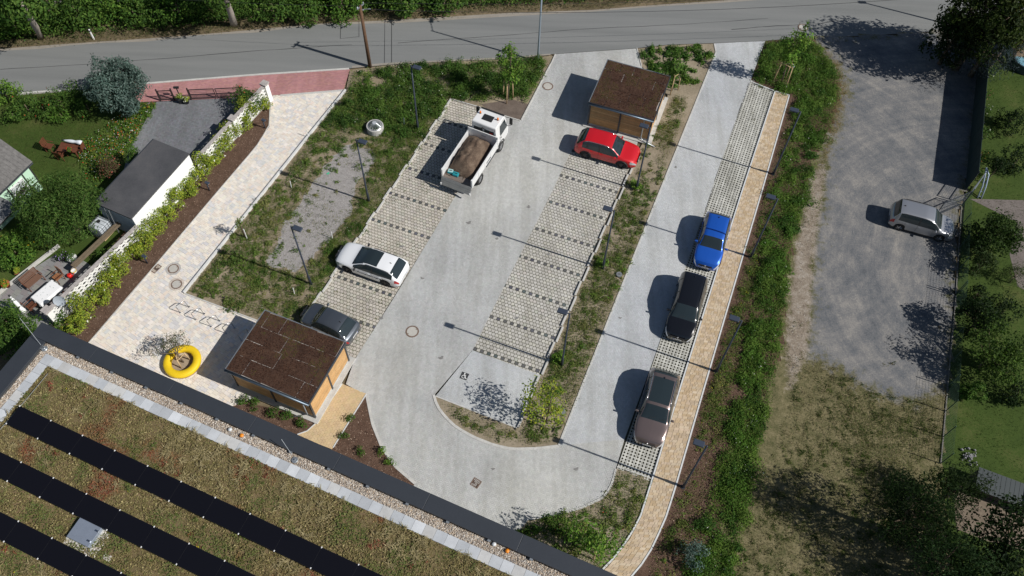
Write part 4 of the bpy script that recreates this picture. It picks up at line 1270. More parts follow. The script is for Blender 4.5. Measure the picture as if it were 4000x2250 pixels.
def blockwall(label, a, b, rows=5, pillar0=False, pillar1=False, hz0=0.06):
    d = b - a; L_ = d.length; n = max(1, int(L_ / 0.4)); st = L_ / n
    o = E('garden_wall', label, 'wall', a, math.atan2(d.y, d.x))
    MB().box((L_ / 2, 0, hz0 / 2 - 0.1), (L_, 0.16, hz0 + 0.2)).build('footing', M_CONC, o)
    for k in range(n):
        for r in range(rows):
            q = obj('screen_block', BLOCK, o, ((k + 0.5) * st, 0, hz0 + 0.15 + 0.3 * r))
            q.scale = (st / 0.4, 1, 1)
    top = hz0 + 0.3 * rows
    m = int(L_ / 1.2) + 1
    for k in range(m):
        MB().box(((k + 0.5) * L_ / m, 0, top + 0.035), (L_ / m - 0.01, 0.24, 0.07)).build('coping_stone', M_CAP, o)
    for on, x in ((pillar0, 0.0), (pillar1, L_)):
        if on:
            MB().box((x, 0.0, top / 2 + 0.05), (0.36, 0.36, top + 0.1)).build('pillar', M_BLOCK, o)
            MB().box((x, 0.0, top + 0.16), (0.50, 0.50, 0.13)).build('pillar_cap', M_CAP, o)
    return o
wa = Vector((-18.55, 44.2, 0)); wd = Vector((-24.38, 31.45, 0)) - Vector((-21.95, 36.6, 0))
gN = Vector((-22.0, 36.75, 0)); gF = Vector((-24.33, 31.3, 0))         # where the white garage interrupts it
mid = wa.lerp(gN, 0.47)
blockwall('white pierced block wall from the gate pillar to the stone cap', wa, mid, 5, True, False)
blockwall('white pierced block wall between the stone cap and the white garage', mid, gN + Vector((0.05, 0.1, 0)), 5, True, False)
wend = S(148, 815); wend = Vector((wend.x, wend.y, 0))
blockwall('white pierced block wall running from the garage to the patio end', gF + Vector((-0.02, -0.1, 0)), wend, 5, False, True)
# ---------------- white garage
ga_ = E('garage', 'flat-roofed garage with a blank white side wall', 'garage', ((gN + gF) / 2) + Vector((-1.42, 0.5, 0)), math.atan2((gN - gF).y, (gN - gF).x))
gl_ = (gN - gF).length; GH = 2.4
MB().box((0, -1.52 + 1.52, GH / 2 - 0.05), (gl_, 2.95, GH)).build('wall', M_RENDER, ga_)
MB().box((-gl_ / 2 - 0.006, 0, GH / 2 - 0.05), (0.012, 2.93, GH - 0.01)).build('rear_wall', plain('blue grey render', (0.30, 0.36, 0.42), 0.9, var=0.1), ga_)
MB().box((0, 0.02, GH - 0.04), (gl_ + 0.14, 2.99, 0.11)).build('roof', ground('bitumen felt', [(0.3, (0.05, 0.052, 0.058)), (0.55, (0.085, 0.085, 0.09)), (0.8, (0.13, 0.12, 0.115))], 0.6, 10, 0.6, 0.85, 0.3), ga_)
MB().box((0, 1.47, GH + 0.03), (gl_ + 0.1, 0.05, 0.06)).build('roof_trim', M_ANTH, ga_)
MB().box((gl_ / 2 + 0.02, 0, 1.05), (0.05, 2.4, 2.0)).build('garage_door', plain('garage door grey', (0.35, 0.36, 0.37), 0.6), ga_)

# ---------------- house corner, mint green with a tiled roof (local x along the eaves, y into the house)
hd = E('house', 'mint green house with dark timber strips and a grey tiled roof', 'house', (-33.85, 32.05, 0), R(66))
M_MINT = plain('mint render', (0.50, 0.72, 0.55), 0.9, var=0.05)
M_TILE = plain('weathered roof tile', (0.13, 0.125, 0.12), 0.9, var=0.45, vscale=5)
M_TIMB = plain('dark timber', (0.03, 0.028, 0.026), 0.7)
MB().box((-1.25, 3.6, 1.4), (9.5, 7.2, 2.8)).build('wall', M_MINT, hd)
for x0_, x1_ in ((1.4, 1.5), (2.75, 2.85), (3.42, 3.52), (-0.6, -0.5)):
    MB().box(((x0_ + x1_) / 2, -0.006, 1.4), (x1_ - x0_, 0.03, 2.8)).build('timber_strip', M_TIMB, hd)
MB().box((-1.2, -0.008, 0.78), (9.4, 0.034, 0.1)).build('timber_strip', M_TIMB, hd)
wf = MB()
for dx, dz, lx, lz in ((0, 0.5, 1.1, 0.1), (0, -0.5, 1.1, 0.1), (-0.5, 0, 0.1, 0.9), (0.5, 0, 0.1, 0.9)):
    wf.box((2.12 + dx, -0.03, 1.42 + dz), (lx, 0.07, lz))
wo = wf.build('window', M_WHITE, hd)
MB().box((2.12, -0.012, 1.42), (0.92, 0.03, 0.92)).build('pane', plain('dark window glass', (0.05, 0.035, 0.045), 0.08), wo)
MB().box((2.12, -0.03, 1.60), (0.88, 0.012, 0.55)).build('lace_curtain', plain('lace', (0.52, 0.56, 0.56), 0.9, var=0.25, vscale=9), wo)
# roof: rows of lapped tiles
pitch = R(32); ez, ey = 2.62, -0.32
rot = Matrix.Rotation(pitch, 3, 'X')
MB().box(Vector((-1.3, ey, ez)) + rot @ Vector((0, 2.6, -0.06)), (10.1, 5.2, 0.08), rot=rot).build('roof', M_TIMB, hd)
rt_ = []
tile_me = None
for r in range(16):
    for k in range(13):
        p = Vector((3.6 - 0.30 * k, ey, ez)) + rot @ Vector((0, 0.16 + 0.31 * r, 0.012))
        if tile_me is None:
            t = MB().box((0, 0, 0.015), (0.292, 0.36, 0.028), rot=Matrix.Rotation(R(2.5), 3, 'X'))
            to = t.build('roof_tile', M_TILE); tile_me = to.data; bpy.data.objects.remove(to)
        q = obj('roof_tile', tile_me, hd, p)
        q.rotation_euler = (pitch, 0, 0)
MB().tube([(3.7, ey - 0.05, ez - 0.06), (-6.2, ey - 0.05, ez - 0.06)], 0.05).build('gutter', M_ANTH, hd)
MB().box((-0.35, -0.75, 2.02), (2.3, 1.5, 0.09)).build('porch_roof', plain('porch felt', (0.16, 0.165, 0.17), 0.85, var=0.2), hd)
MB().box((-0.35, -0.75, 1.93), (2.34, 1.54, 0.09)).build('porch_fascia', M_TIMB, hd)
# ================================================================ VEGETATION
WF = [(0.75, 0.75, 0.65), (0.8, 0.78, 0.7)]
lushA = SP([(874, 232), (886, 182), (972, 169), (1127, 160), (1288, 153), (1385, 146), (1374, 168), (1335, 245), (1290, 247), (1205, 258), (1136, 247), (1060, 358), (950, 345), (925, 320), (850, 330), (800, 325)])
lushB = SP([(1062, 356), (965, 500), (905, 590), (865, 650), (805, 740), (765, 730), (800, 650), (885, 545), (950, 410), (955, 350)])
sparse = SP([(868, 240), (1136, 253), (788, 764), (760, 826), (700, 826), (655, 803), (470, 738)])
cover('bed_weeds', lushA, 380, 0.085, 0.34, 'weed', 'dense green weeds filling the bed below the utility pole', 'weeds', 0.22, 2.2, 3, 0.15, flowers=(WF, 0.003))
mounds('weed_clump', lushA, 4.6, 0.18, 0.78, 1.1, 0.11, 'mid', 'big weed clumps in the bed below the utility pole', 'weeds', 0.23, 2.2, 3, 0.2, 110, flowers=(WF, 0.004))
mounds('weed_clump', lushA, 1.4, 0.18, 0.5, 0.9, 0.09, 'young', 'brighter weed clumps in the bed below the utility pole', 'weeds', 0.38, 1.6, 5, 0.2, 110)
cover('bed_weeds', lushB, 320, 0.085, 0.22, 'weed', 'low green weeds beside the kerb of the left parking bays', 'weeds', 0.2, 1.6, 8, 0.05, asp=0.3)
mounds('weed_clump', lushB, 2.6, 0.15, 0.5, 0.75, 0.09, 'mid', 'green weeds along the kerb of the left parking bays', 'weeds', 0.28, 1.6, 7, 0.1, 110, flowers=(WF, 0.004))
mounds('weed_clump', sparse, 6.5, 0.08, 0.44, 0.6, 0.09, 'weed', 'patchy weeds on bare soil around the gravel hollow', 'weeds', 0.26, 1.8, 13, 0.12, 90, flowers=(WF, 0.002), avoid=drain)
mounds('weed_clump', sparse, 2.6, 0.10, 0.46, 0.6, 0.085, 'mid', 'darker weed clumps around the gravel hollow', 'weeds', 0.42, 2.2, 15, 0.12, 100, avoid=drain)
cover('bed_weeds', sparse, 420, 0.09, 0.15, [(0.14, 0.18, 0.05), (0.19, 0.21, 0.07), (0.10, 0.145, 0.04), (0.25, 0.22, 0.10)], 'thin dry weeds on the soil of the left bed', 'weeds', 0.28, 1.2, 18, 0.1, asp=0.3, avoid=drain)
mounds('weed_clump', SP([(470, 738), (530, 660), (600, 570), (700, 450), (800, 330), (850, 330), (730, 470), (690, 560), (640, 650), (700, 720), (690, 790), (650, 800)]), 2.4, 0.15, 0.55, 0.65, 0.13, 'weed', 'clumped weeds along the white kerb of the flagstone path', 'weeds', 0.30, 1.4, 17, 0.05, 60)
stripT = SP([(1606, 126), (1681, 117), (1792, 114), (1795, 126), (1780, 165), (1740, 240), (1690, 240), (1620, 170)])
mounds('weed_clump', stripT, 4.0, 0.18, 0.6, 0.9, 0.14, 'lush', 'tall green weeds round the young tree beside the lane entrance', 'weeds', 0.12, 1.6, 19, 0.15, 80)
stripM = SP([(1700, 240), (1735, 245), (1655, 483), (1462, 966), (1400, 1115), (1330, 1120), (1310, 1080), (1370, 946), (1572, 457), (1618, 372)])
mounds('weed_clump', stripM, 7.5, 0.08, 0.40, 0.6, 0.09, 'weed', 'patchy weeds in the strip between the right bays and the lane', 'weeds', 0.30, 1.7, 23, 0.12, 90)
cover('bed_weeds', stripM, 460, 0.095, 0.16, [(0.14, 0.175, 0.05), (0.19, 0.21, 0.07), (0.10, 0.14, 0.04), (0.26, 0.23, 0.11)], 'thin dry weeds on the soil of the middle strip', 'weeds', 0.33, 2.2, 24, 0.1, asp=0.3)
mounds('weed_clump', SP([(1370, 960), (1420, 900), (1500, 690), (1560, 560), (1590, 480), (1650, 483), (1560, 720), (1462, 966), (1420, 1080), (1360, 1080)]), 2.6, 0.10, 0.42, 0.65, 0.085, 'young', 'leafier weeds down the middle of the strip beside the lane', 'weeds', 0.36, 1.2, 29, 0.1, 90)
for x_, y_, lab_ in ((1405, 905, 'leafy green clump at the foot of the lamp near the bright tree'), (1595, 470, 'leafy green clump at the foot of the lamp by the red car'), (1508, 665, 'leafy green clump at the foot of the middle lamp in the strip')):
    plant('leafy_weed', lab_, 'weed', S(x_, y_), lobes(0, 0, 0.3, 0.55, 0.32, 7, int(x_), 0.5), 420, 0.14, 'young', None, None, None, 0.6)
mounds('weed_clump', SP([(1100, 1002), (1300, 1082), (1400, 1112), (1350, 1120), (1250, 1112), (1160, 1070)]), 7.0, 0.12, 0.42, 0.55, 0.09, 'weed', 'low plants in the curved island below the accessible bay', 'weeds', 0.0, 1.0, 31, 0.10, 70)
mounds('weed_clump', SP([(1551, 1185), (1632, 1210), (1605, 1290), (1570, 1350), (1520, 1410), (1300, 1390), (1345, 1312), (1460, 1285), (1528, 1250)]), 5.0, 0.10, 0.5, 0.7, 0.10, 'weed', 'green weeds in the corner bed by the curved footpath', 'weeds', 0.12, 1.3, 37, 0.12, 80, flowers=([(0.75, 0.06, 0.03)], 0.003))
mounds('weed_clump', SP([(1330, 1312), (1460, 1284), (1490, 1320), (1470, 1400), (1380, 1380), (1290, 1340)]), 3.2, 0.15, 0.5, 0.8, 0.13, 'mid', 'dense dark weeds against the roof edge by the turning area', 'weeds', 0.15, 1.3, 39, 0.05, 60)
mounds('weed_clump', SP([(918, 1010), (935, 1070), (958, 1128), (990, 1175), (1030, 1210), (900, 1170), (850, 1130), (880, 1070)]), 1.1, 0.10, 0.35, 0.7, 0.11, 'mid', 'scattered low shrubs in the bark mulch beside the sand path', 'shrubs', 0.40, 0.9, 41, 0.15, 60)
cover('bed_weeds', SP([(1100, 1002), (1300, 1082), (1400, 1112), (1350, 1120), (1250, 1112), (1160, 1070)]), 240, 0.075, 0.12, [(0.20, 0.21, 0.075), (0.14, 0.175, 0.05), (0.28, 0.24, 0.12)], 'thin weeds on the soil of the curved island', 'weeds', 0.12, 1.0, 32, 0.08, asp=0.3)
cover('bed_weeds', corner, 330, 0.09, 0.18, 'weed', 'thin weeds on the soil of the corner bed', 'weeds', 0.12, 1.2, 38, 0.1, asp=0.3)
# right border band
band = SP([(1930, 108), (2040, 98), (2072, 130), (2098, 165), (2112, 213), (2105, 260), (2090, 320), (2070, 370), (2050, 430), (2040, 500), (2000, 600), (1985, 700), (1975, 800), (1960, 900), (1940, 1000), (1920, 1100), (1900, 1200), (1880, 1300), (1860, 1400), (1830, 1550), (1710, 1550), (1735, 1420), (1760, 1330), (1790, 1200), (1820, 1080), (1850, 966), (1865, 880), (1880, 800), (1900, 700), (1915, 600), (1940, 483), (1960, 400), (1990, 300), (2002, 248), (1950, 224), (1893, 203)])
cover('border_weeds', band, 420, 0.085, 0.42, [(0.09, 0.165, 0.025), (0.12, 0.19, 0.035), (0.15, 0.20, 0.045), (0.065, 0.125, 0.02)], 'dense green band of weeds between the sand footpath and the gravel lot', 'weeds', 0.20, 2.4, 43, 0.12, flowers=(WF, 0.002))
mounds('weed_clump', band, 4.2, 0.2, 0.8, 0.85, 0.105, 'lush', 'big weed clumps in the green band beside the gravel lot', 'weeds', 0.22, 2.2, 45, 0.2, 110, flowers=(WF, 0.003))
mounds('weed_clump', band, 1.8, 0.15, 0.65, 1.0, 0.10, 'mid', 'dark weed clumps in the green band beside the gravel lot', 'weeds', 0.36, 1.5, 47, 0.2, 110)
fringe = SP([(2002, 250), (1990, 300), (1960, 400), (1940, 483), (1900, 700), (1865, 880), (1850, 966), (1790, 1200), (1735, 1420), (1710, 1550), (1610, 1550), (1640, 1410), (1690, 1290), (1715, 1225), (1790, 960), (1925, 483), (1992, 260)])
cover('border_weeds', fringe, 240, 0.09, 0.16, [(0.16, 0.18, 0.05), (0.11, 0.15, 0.04), (0.25, 0.21, 0.11)], 'thin grass in the mulch of the border', 'weeds', 0.30, 1.6, 55, 0.1, asp=0.3)
mounds('weed_clump', fringe, 2.6, 0.12, 0.60, 0.6, 0.095, 'weed', 'thin weeds in the mulch along the sand footpath', 'weeds', 0.26, 1.4, 53, 0.12, 60, flowers=([(0.62, 0.48, 0.03)], 0.012))
M_CHIP = attr('bark chip', 0.9, 0.2, 0.0)
def litter(name, poly, dens, size, cols_, label, z=0.0):
    P_ = rand_in(poly, abs(area(poly)) * dens); m = len(P_)
    C_ = np.stack([P_[:, 0], P_[:, 1], z + RNG.uniform(0.0, 0.02, m)], 1)
    l_ = size * RNG.uniform(0.5, 1.5, m)
    tag(obj(name, leafmesh(name, C_, upnormals(m, 2.0, 0.6), l_, l_ * 0.4, pal(cols_, m, 0.3), M_CHIP)), label, 'bark chips', kind='stuff')
chips = [(0.18, 0.10, 0.07), (0.10, 0.055, 0.04), (0.28, 0.18, 0.13), (0.40, 0.30, 0.23), (0.07, 0.04, 0.03)]
fr_top = SP([(2002, 250), (1990, 300), (1960, 400), (1940, 483), (1900, 700), (1865, 880), (1850, 966), (1815, 1080), (1745, 1080), (1790, 960), (1925, 483), (1992, 260)])
cover('border_weeds', fr_top, 330, 0.09, 0.2, 'weed', 'olive weeds between the sand footpath and the green band', 'weeds', 0.18, 1.6, 56, 0.15, asp=0.35, flowers=([(0.7, 0.55, 0.03)], 0.004))
mounds('weed_clump', fr_top, 4.0, 0.10, 0.5, 0.65, 0.095, 'weed', 'weed clumps between the sand footpath and the green band', 'weeds', 0.22, 1.4, 57, 0.2, 80, flowers=([(0.7, 0.55, 0.03)], 0.01))
litter('bark_chip', fringe, 120, 0.07, chips, 'brown bark chips strewn beside the sand footpath')
litter('bark_chip', tri, 110, 0.07, chips, 'brown bark chips in the triangular bed by the turning area')
litter('bark_chip', wallbed, 110, 0.06, chips, 'brown bark chips along the foot of the pierced wall')
litter('bark_chip', shedbed, 110, 0.06, chips, 'brown bark chips between the near shed and the roof edge')
litter('stone_chip', margin, 60, 0.07, [(0.45, 0.42, 0.38), (0.3, 0.27, 0.24), (0.2, 0.16, 0.12)], 'small stones along the margin of the gravel lot')
litter('stone_chip', drain, 150, 0.05, [(0.45, 0.42, 0.40), (0.33, 0.30, 0.29), (0.22, 0.2, 0.19), (0.55, 0.52, 0.5)], 'grey drain stones lying in the hollow', 0.002)
cover('dry_grass', SP([(2050, 100), (2110, 160), (2132, 213), (2125, 260), (2112, 320), (2090, 365), (2078, 400), (2060, 430), (2085, 330), (2098, 260), (2100, 200), (2080, 150)]), 420, 0.11, 0.24, [(0.24, 0.16, 0.075), (0.30, 0.21, 0.11), (0.18, 0.12, 0.05)], 'dry brown grass edging the green band at the gravel lot', 'grass', 0.15, 1.5, 59, 0.05, asp=0.15)
cover('dry_grass', margin, 90, 0.10, 0.18, [(0.15, 0.14, 0.06), (0.2, 0.16, 0.09), (0.09, 0.11, 0.04)], 'thin weeds along the stony margin of the gravel lot', 'weeds', 0.46, 1.4, 61, 0.05, asp=0.25)
# dry meadow
cover('meadow_grass', field, 120, 0.15, 0.16, [(0.23, 0.185, 0.10), (0.29, 0.235, 0.14), (0.17, 0.14, 0.07), (0.13, 0.115, 0.05)], 'dry straw-coloured grass of the meadow at the lower right', 'grass', 0.22, 2.0, 67, 0.0, asp=0.14, up=0.4)
mounds('meadow_tuft', field, 6.0, 0.08, 0.40, 0.45, 0.085, [(0.075, 0.12, 0.025), (0.10, 0.14, 0.03), (0.055, 0.09, 0.02)], 'green tufts dotted through the dry meadow', 'grass', 0.36, 2.0, 71, 0.0, 70, 0.3)
cover('meadow_grass', SP([(2120, 960), (2200, 1000), (2290, 1050), (2340, 1150), (2260, 1260), (2180, 1290), (2130, 1200), (2150, 1100), (2090, 1020)]), 260, 0.09, 0.12, [(0.075, 0.115, 0.025), (0.10, 0.13, 0.035), (0.15, 0.14, 0.05)], 'greener sward in the middle of the dry meadow', 'grass', 0.30, 2.2, 72, 0.3, asp=0.25)
mounds('lot_weeds', SP([(2030, 880), (2100, 860), (2180, 900), (2280, 900), (2385, 800), (2388, 1000), (2300, 1050), (2190, 1030), (2100, 1000)]), 1.2, 0.06, 0.35, 0.35, 0.10, [(0.08, 0.11, 0.03), (0.12, 0.12, 0.05), (0.2, 0.16, 0.09)], 'sparse weeds at the lower end of the gravel lot', 'weeds', 0.38, 1.8, 73, 0.0, 45, 0.3)
# lawns
cover('lawn_grass', SP([(-120, 300), (0, 292), (215, 292), (320, 330), (300, 380), (200, 420), (60, 440), (-100, 420)]), 240, 0.09, 0.05, [(0.05, 0.085, 0.018), (0.065, 0.10, 0.025), (0.12, 0.11, 0.045)], 'mown grass of the left garden lawn', 'grass', 0.0, 1.5, 79, asp=0.15, up=0.5)
cover('lawn_grass', SP([(2492, 150), (2640, 140), (2700, 1300), (2450, 1240), (2370, 1165), (2410, 816), (2436, 467)]), 90, 0.10, 0.05, [(0.032, 0.06, 0.008), (0.045, 0.078, 0.011), (0.026, 0.048, 0.008)], 'mown grass of the right-hand gardens', 'grass', 0.0, 1.5, 83, asp=0.15, up=0.5)
# verge above the road
vg = [(x, y - 2) for x, y in road_top[1:16]]
cover('verge_grass', SP(vg) + SP([(2000, -40), (1805, -18), (1288, 8), (994, 24), (644, 48), (367, 70), (0, 98), (-350, 125)]), 200, 0.16, 0.25, [(0.10, 0.10, 0.04), (0.07, 0.095, 0.03), (0.16, 0.13, 0.06)], 'grass verge along the far side of the road', 'grass', 0.0, 2.0, 89, 0.05, asp=0.2, up=0.5)
cover('bank_undergrowth', SP([(-350, 128), (0, 102), (367, 76), (644, 52), (994, 30), (1288, 14), (1805, -12), (2100, -30), (2200, -120), (1200, -110), (-350, 0)]), 220, 0.20, 0.95, 'mid', 'dense undergrowth on the bank above the road', 'undergrowth', 0.18, 3.0, 97, 0.0)
cover('bank_undergrowth', SP([(-350, 110), (0, 85), (367, 62), (644, 38), (994, 15), (1288, 0), (1805, -25), (2100, -40), (2200, -160), (1200, -150), (-350, -30)]), 160, 0.26, 2.4, 'lush', 'tall leafy undergrowth on the bank above the road', 'undergrowth', 0.42, 3.5, 101, 0.0)

cover('joint_weeds', bayL, 26, 0.07, 0.04, [(0.13, 0.16, 0.04), (0.18, 0.18, 0.06), (0.09, 0.11, 0.03)], 'weeds growing in the joints of the left parking bays', 'weeds', 0.42, 1.6, 107, 0.05, asp=0.5)
cover('joint_weeds', bayR, 9, 0.06, 0.03, [(0.13, 0.16, 0.04), (0.09, 0.11, 0.03)], 'weeds growing in the joints of the right parking bays', 'weeds', 0.48, 1.6, 109, 0.05, asp=0.5)
cover('joint_weeds', grid, 45, 0.06, 0.03, [(0.12, 0.14, 0.04), (0.16, 0.15, 0.06), (0.08, 0.10, 0.03)], 'grass growing in the hollows of the grid stones', 'grass', 0.44, 2.0, 111, 0.05, z=-0.02, asp=0.4)
# ---------------- trees and shrubs
def at_crown(x, y, zc):
    p = S(x, y, zc)
    return Vector((p.x, p.y, 0))
def young(label, bx, by, h, r, palette, seed, n=900, leaf=0.17, z0=0.36):
    b = S(bx, by)
    g = np.random.default_rng(seed)
    bl_ = []
    for k in range(9):
        f = k / 8
        rr = r * (0.35 + 0.75 * math.sin(math.pi * min(1, 0.15 + 0.8 * f)) ) * (1.0 if f < 0.8 else 0.55)
        a = g.uniform(0, 6.28); q = rr * g.uniform(0.3, 0.75)
        s_ = rr * g.uniform(0.5, 0.8)
        bl_.append((q * math.cos(a), q * math.sin(a), h * (z0 + (0.96 - z0) * f), s_, s_, s_ * 1.1))
    t = plant('young_tree', label, 'tree', b, bl_, n, leaf, palette, (h * 0.93, 0.045), 'young trees planted round the car park', M_BARK, 0.5, 0.62, 7, fill=0.2)
    return b
def stakes(label, b, rad, h, a0, bars=2):
    o = E('tree_stake', label, 'tree support', b, a0)
    P_ = []
    for k in range(3):
        a = 2.094 * k
        p0 = Vector((rad * math.cos(a), rad * math.sin(a), -0.2)); p1 = Vector((rad * 0.8 * math.cos(a), rad * 0.8 * math.sin(a), h))
        MB().cyl(p0, p1, 0.04, 0.038, 8).build('stake', M_WOODRAW, o, True)
        P_.append(p1)
    for k in range(3):
        q0, q1 = P_[k] - Vector((0, 0, 0.1)), P_[(k + 1) % 3] - Vector((0, 0, 0.1))
        MB().cyl(q0, q1, 0.03, None, 6).build('crossbar', M_WOODRAW, o, True)
    MB().tube([P_[0] * 0.9 + Vector((0, 0, .05)), Vector((0, 0, h * 0.96)), P_[1] * 0.9 + Vector((0, 0, .05))], 0.022, 6).build('tie', plain('coir tie', (0.62, 0.55, 0.42), 0.95), o)
b = young('young leafy tree on stakes behind the white truck', 1277, 250, 5.4, 0.95, 'young', 1, 1500)
stakes('three timber stakes round the young tree behind the truck', b, 0.45, 1.9, 0.4)
b = young('young tree beside the far timber shed at the lane entrance', 1690, 228, 4.2, 0.95, 'mid', 2, 1500)
stakes('timber stakes leaning at the corner of the far shed', b, 0.5, 1.9, 0.2)
b = young('tall young tree in the green band by the lane entrance', 1965, 210, 6.2, 0.95, 'young', 3, 1500)
stakes('timber stakes round the tall tree by the lane entrance', b, 0.65, 2.1, 0.9)
b = young('bright young tree next to the accessible bay', 1374, 1062, 4.0, 1.15, 'lime', 4, 1300, 0.15)
stakes('timber stakes round the bright tree by the accessible bay', b, 0.35, 1.5, 0.1)
b = young('young tree in the corner bed close to the roof edge', 1490, 1392, 4.2, 1.15, 'young', 5, 1500, 0.16)
stakes('timber stakes round the tree close to the roof edge', b, 0.35, 1.4, 0.7)
b = young('small thin sapling at the white kerb of the flagstone path', 618, 598, 2.3, 0.42, 'weed', 6, 240, 0.11, 0.6)
MB_ = MB().cyl((0, 0, -0.1), (0.03, 0, 1.1), 0.028, None, 6)
tag(MB_.build('plant_stake', M_WHITE, loc=S(622, 601)), 'white stake at the sapling by the flagstone kerb', 'stake')
for x, y, h, lab in ((733, 472, 0.7, 'short white stake in the bed above the gravel hollow'), (775, 345, 0.8, 'short white stake in the bed left of the concrete shaft'), (741, 740, 0.75, 'short white stake beside the lamp nearest the dark car'), (880, 318 + 10, 0.9, 'short white stake in the weeds right of the concrete shaft'), (836, 600, 0.75, 'short white stake above the white car')):
    px, py = x, y
    if 'right of the concrete' in lab:
        px, py = 1017, 318
    tag(MB().cyl((0, 0, -0.1), (0.05, 0.0, h), 0.026, None, 6).build('plant_stake', M_WHITE, loc=S(px, py)), lab, 'stake', 'white plant stakes in the left bed')
# tree in the yellow ring
b = S(462, 912)
g6 = np.random.default_rng(6)
bl_ = [(-0.25 + g6.normal(0, 0.5), 0.25 + g6.normal(0, 0.35), 1.75 + g6.normal(0, 0.3), 0.34, 0.34, 0.26) for _ in range(14)]
plant('young_tree', 'thin purple-grey young tree growing inside the yellow ring bench', 'tree', b, bl_, 1100, 0.095, [(0.10, 0.115, 0.06), (0.13, 0.14, 0.08), (0.075, 0.09, 0.045), (0.14, 0.12, 0.09)], (1.7, 0.045), 'young trees planted round the car park', M_BARK, 0.4, 0.5, 12, fill=0.1)
stakes('pale timber stakes inside the yellow ring bench', b, 0.42, 1.0, 0.5)

# left garden
b = at_crown(293, 215, 2.3)
plant('conifer', 'rounded blue-grey conifer by the red brick pavement', 'tree', b, lobes(0, 0, 2.3, 2.55, 2.1, 34, 3, 0.34) + [(-0.6, 0.2, 4.2, 0.4, 0.4, 0.75), (-0.65, 0.2, 4.8, 0.18, 0.18, 0.4)], 13000, 0.20, 'blue', (1.6, 0.14), None, M_BARK, 0.35, 0.42, 6, fill=0.6)
b = at_crown(152, 520, 2.7)
plant('cherry_tree', 'broad dark green cherry tree beside the mint house', 'tree', b, lobes(0, 0, 2.9, 3.15, 2.2, 40, 8, 0.31), 17000, 0.19, [(0.055, 0.115, 0.022), (0.08, 0.145, 0.03), (0.038, 0.085, 0.017), (0.105, 0.165, 0.04)], (2.0, 0.16), None, M_BARK, 0.4, 0.3, 8, fill=0.55)
def bush(label, x, y, zc, r, h, palette, n, leaf, seed, group=None, flowers=None, cat='shrub', name='shrub', stem=None):
    return plant(name, label, cat, at_crown(x, y, zc), lobes(0, 0, zc, r, h, 9, seed, 0.5), n, leaf, palette, stem or (zc, 0.035), group, M_BARK, 0.5, 0.5, 4, flowers)
G1 = 'garden shrubs left of the driveway'
PINK = [(0.75, 0.10, 0.10), (0.8, 0.16, 0.12), (0.65, 0.05, 0.06)]
bush('rounded green bush at the left edge below the road', 12, 235, 0.9, 1.2, 0.9, 'young', 1600, 0.16, 11, G1)
bush('dark hedge shrub with yellow flowers at the left edge', 30, 285, 0.6, 1.0, 0.55, 'mid', 1200, 0.14, 12, G1, ([(0.75, 0.5, 0.03)], 0.006))
bush('dark rose shrub with red blooms in the roadside hedge', 105, 268, 0.6, 1.1, 0.6, 'mid', 1300, 0.14, 13, G1, ([(0.7, 0.03, 0.05)], 0.006))
bush('tall loose shrub left of the blue-grey conifer', 180, 240, 0.9, 1.1, 1.0, 'mid', 1300, 0.15, 14, G1)
bush('low green shrub under the left side of the conifer', 150, 285, 0.5, 1.0, 0.5, 'lush', 1100, 0.13, 15, G1)
bush('rose bush with coral blooms by the gate and pillar', 616, 250, 1.1, 1.25, 0.95, 'mid', 2600, 0.13, 16, None, (PINK, 0.014))
bush('small rose bush with one pink bloom behind the pierced wall', 573, 313, 0.7, 0.42, 0.4, 'mid', 420, 0.11, 17, None, (PINK, 0.01))
bush('red-leaved rose bush against the garage roof', 275, 420, 1.1, 1.0, 0.7, [(0.10, 0.09, 0.04), (0.13, 0.07, 0.05), (0.07, 0.09, 0.03)], 1500, 0.13, 18, None, ([(0.55, 0.12, 0.10)], 0.04))
bush('leafy shrub hanging over the upper edge of the garage', 335, 385, 1.7, 0.75, 0.5, 'mid', 800, 0.14, 19, None)
bush('dark bush between the patio and the roof edge', 60, 850, 1.2, 1.7, 1.2, 'mid', 3000, 0.17, 20, None)
bush('dark bush at the left edge beyond the roof corner', 5, 800, 1.2, 1.2, 1.0, 'mid', 1500, 0.17, 21, None)
bush('large leafy shrub left of the patio wall', 35, 630, 0.9, 1.5, 0.8, 'lush', 2600, 0.18, 22, None, ([(0.6, 0.3, 0.03)], 0.003))
bush('green shrub above the patio with yellow flowers', 75, 590, 0.8, 1.1, 0.7, 'young', 1300, 0.16, 23, None, ([(0.6, 0.45, 0.03)], 0.006))
bush('shrub between patio slabs and the pierced wall', 255, 650, 0.6, 0.75, 0.5, 'mid', 900, 0.13, 24, None)
bush('shrub behind the satellite dish at the wall', 205, 720, 0.6, 0.65, 0.5, 'mid', 800, 0.13, 25, None)
bush('shrub between the wall end and the roof edge', 150, 810, 0.6, 0.8, 0.55, 'mid', 900, 0.13, 26, None)
fb = SP([(398, 262), (330, 372), (300, 410), (245, 470), (200, 420), (205, 360), (250, 330), (300, 300), (345, 268)])
cover('flower_bed', fb, 330, 0.12, 0.45, 'lush', 'mixed flower bed of red, white, yellow and pink blooms by the driveway', 'flower bed', 0.2, 1.0, 103, 0.05, flowers=([(0.75, 0.04, 0.03), (0.75, 0.04, 0.03), (0.8, 0.8, 0.75), (0.75, 0.55, 0.03), (0.75, 0.12, 0.06), (0.8, 0.8, 0.78), (0.55, 0.35, 0.6)], 0.12), clump=3)
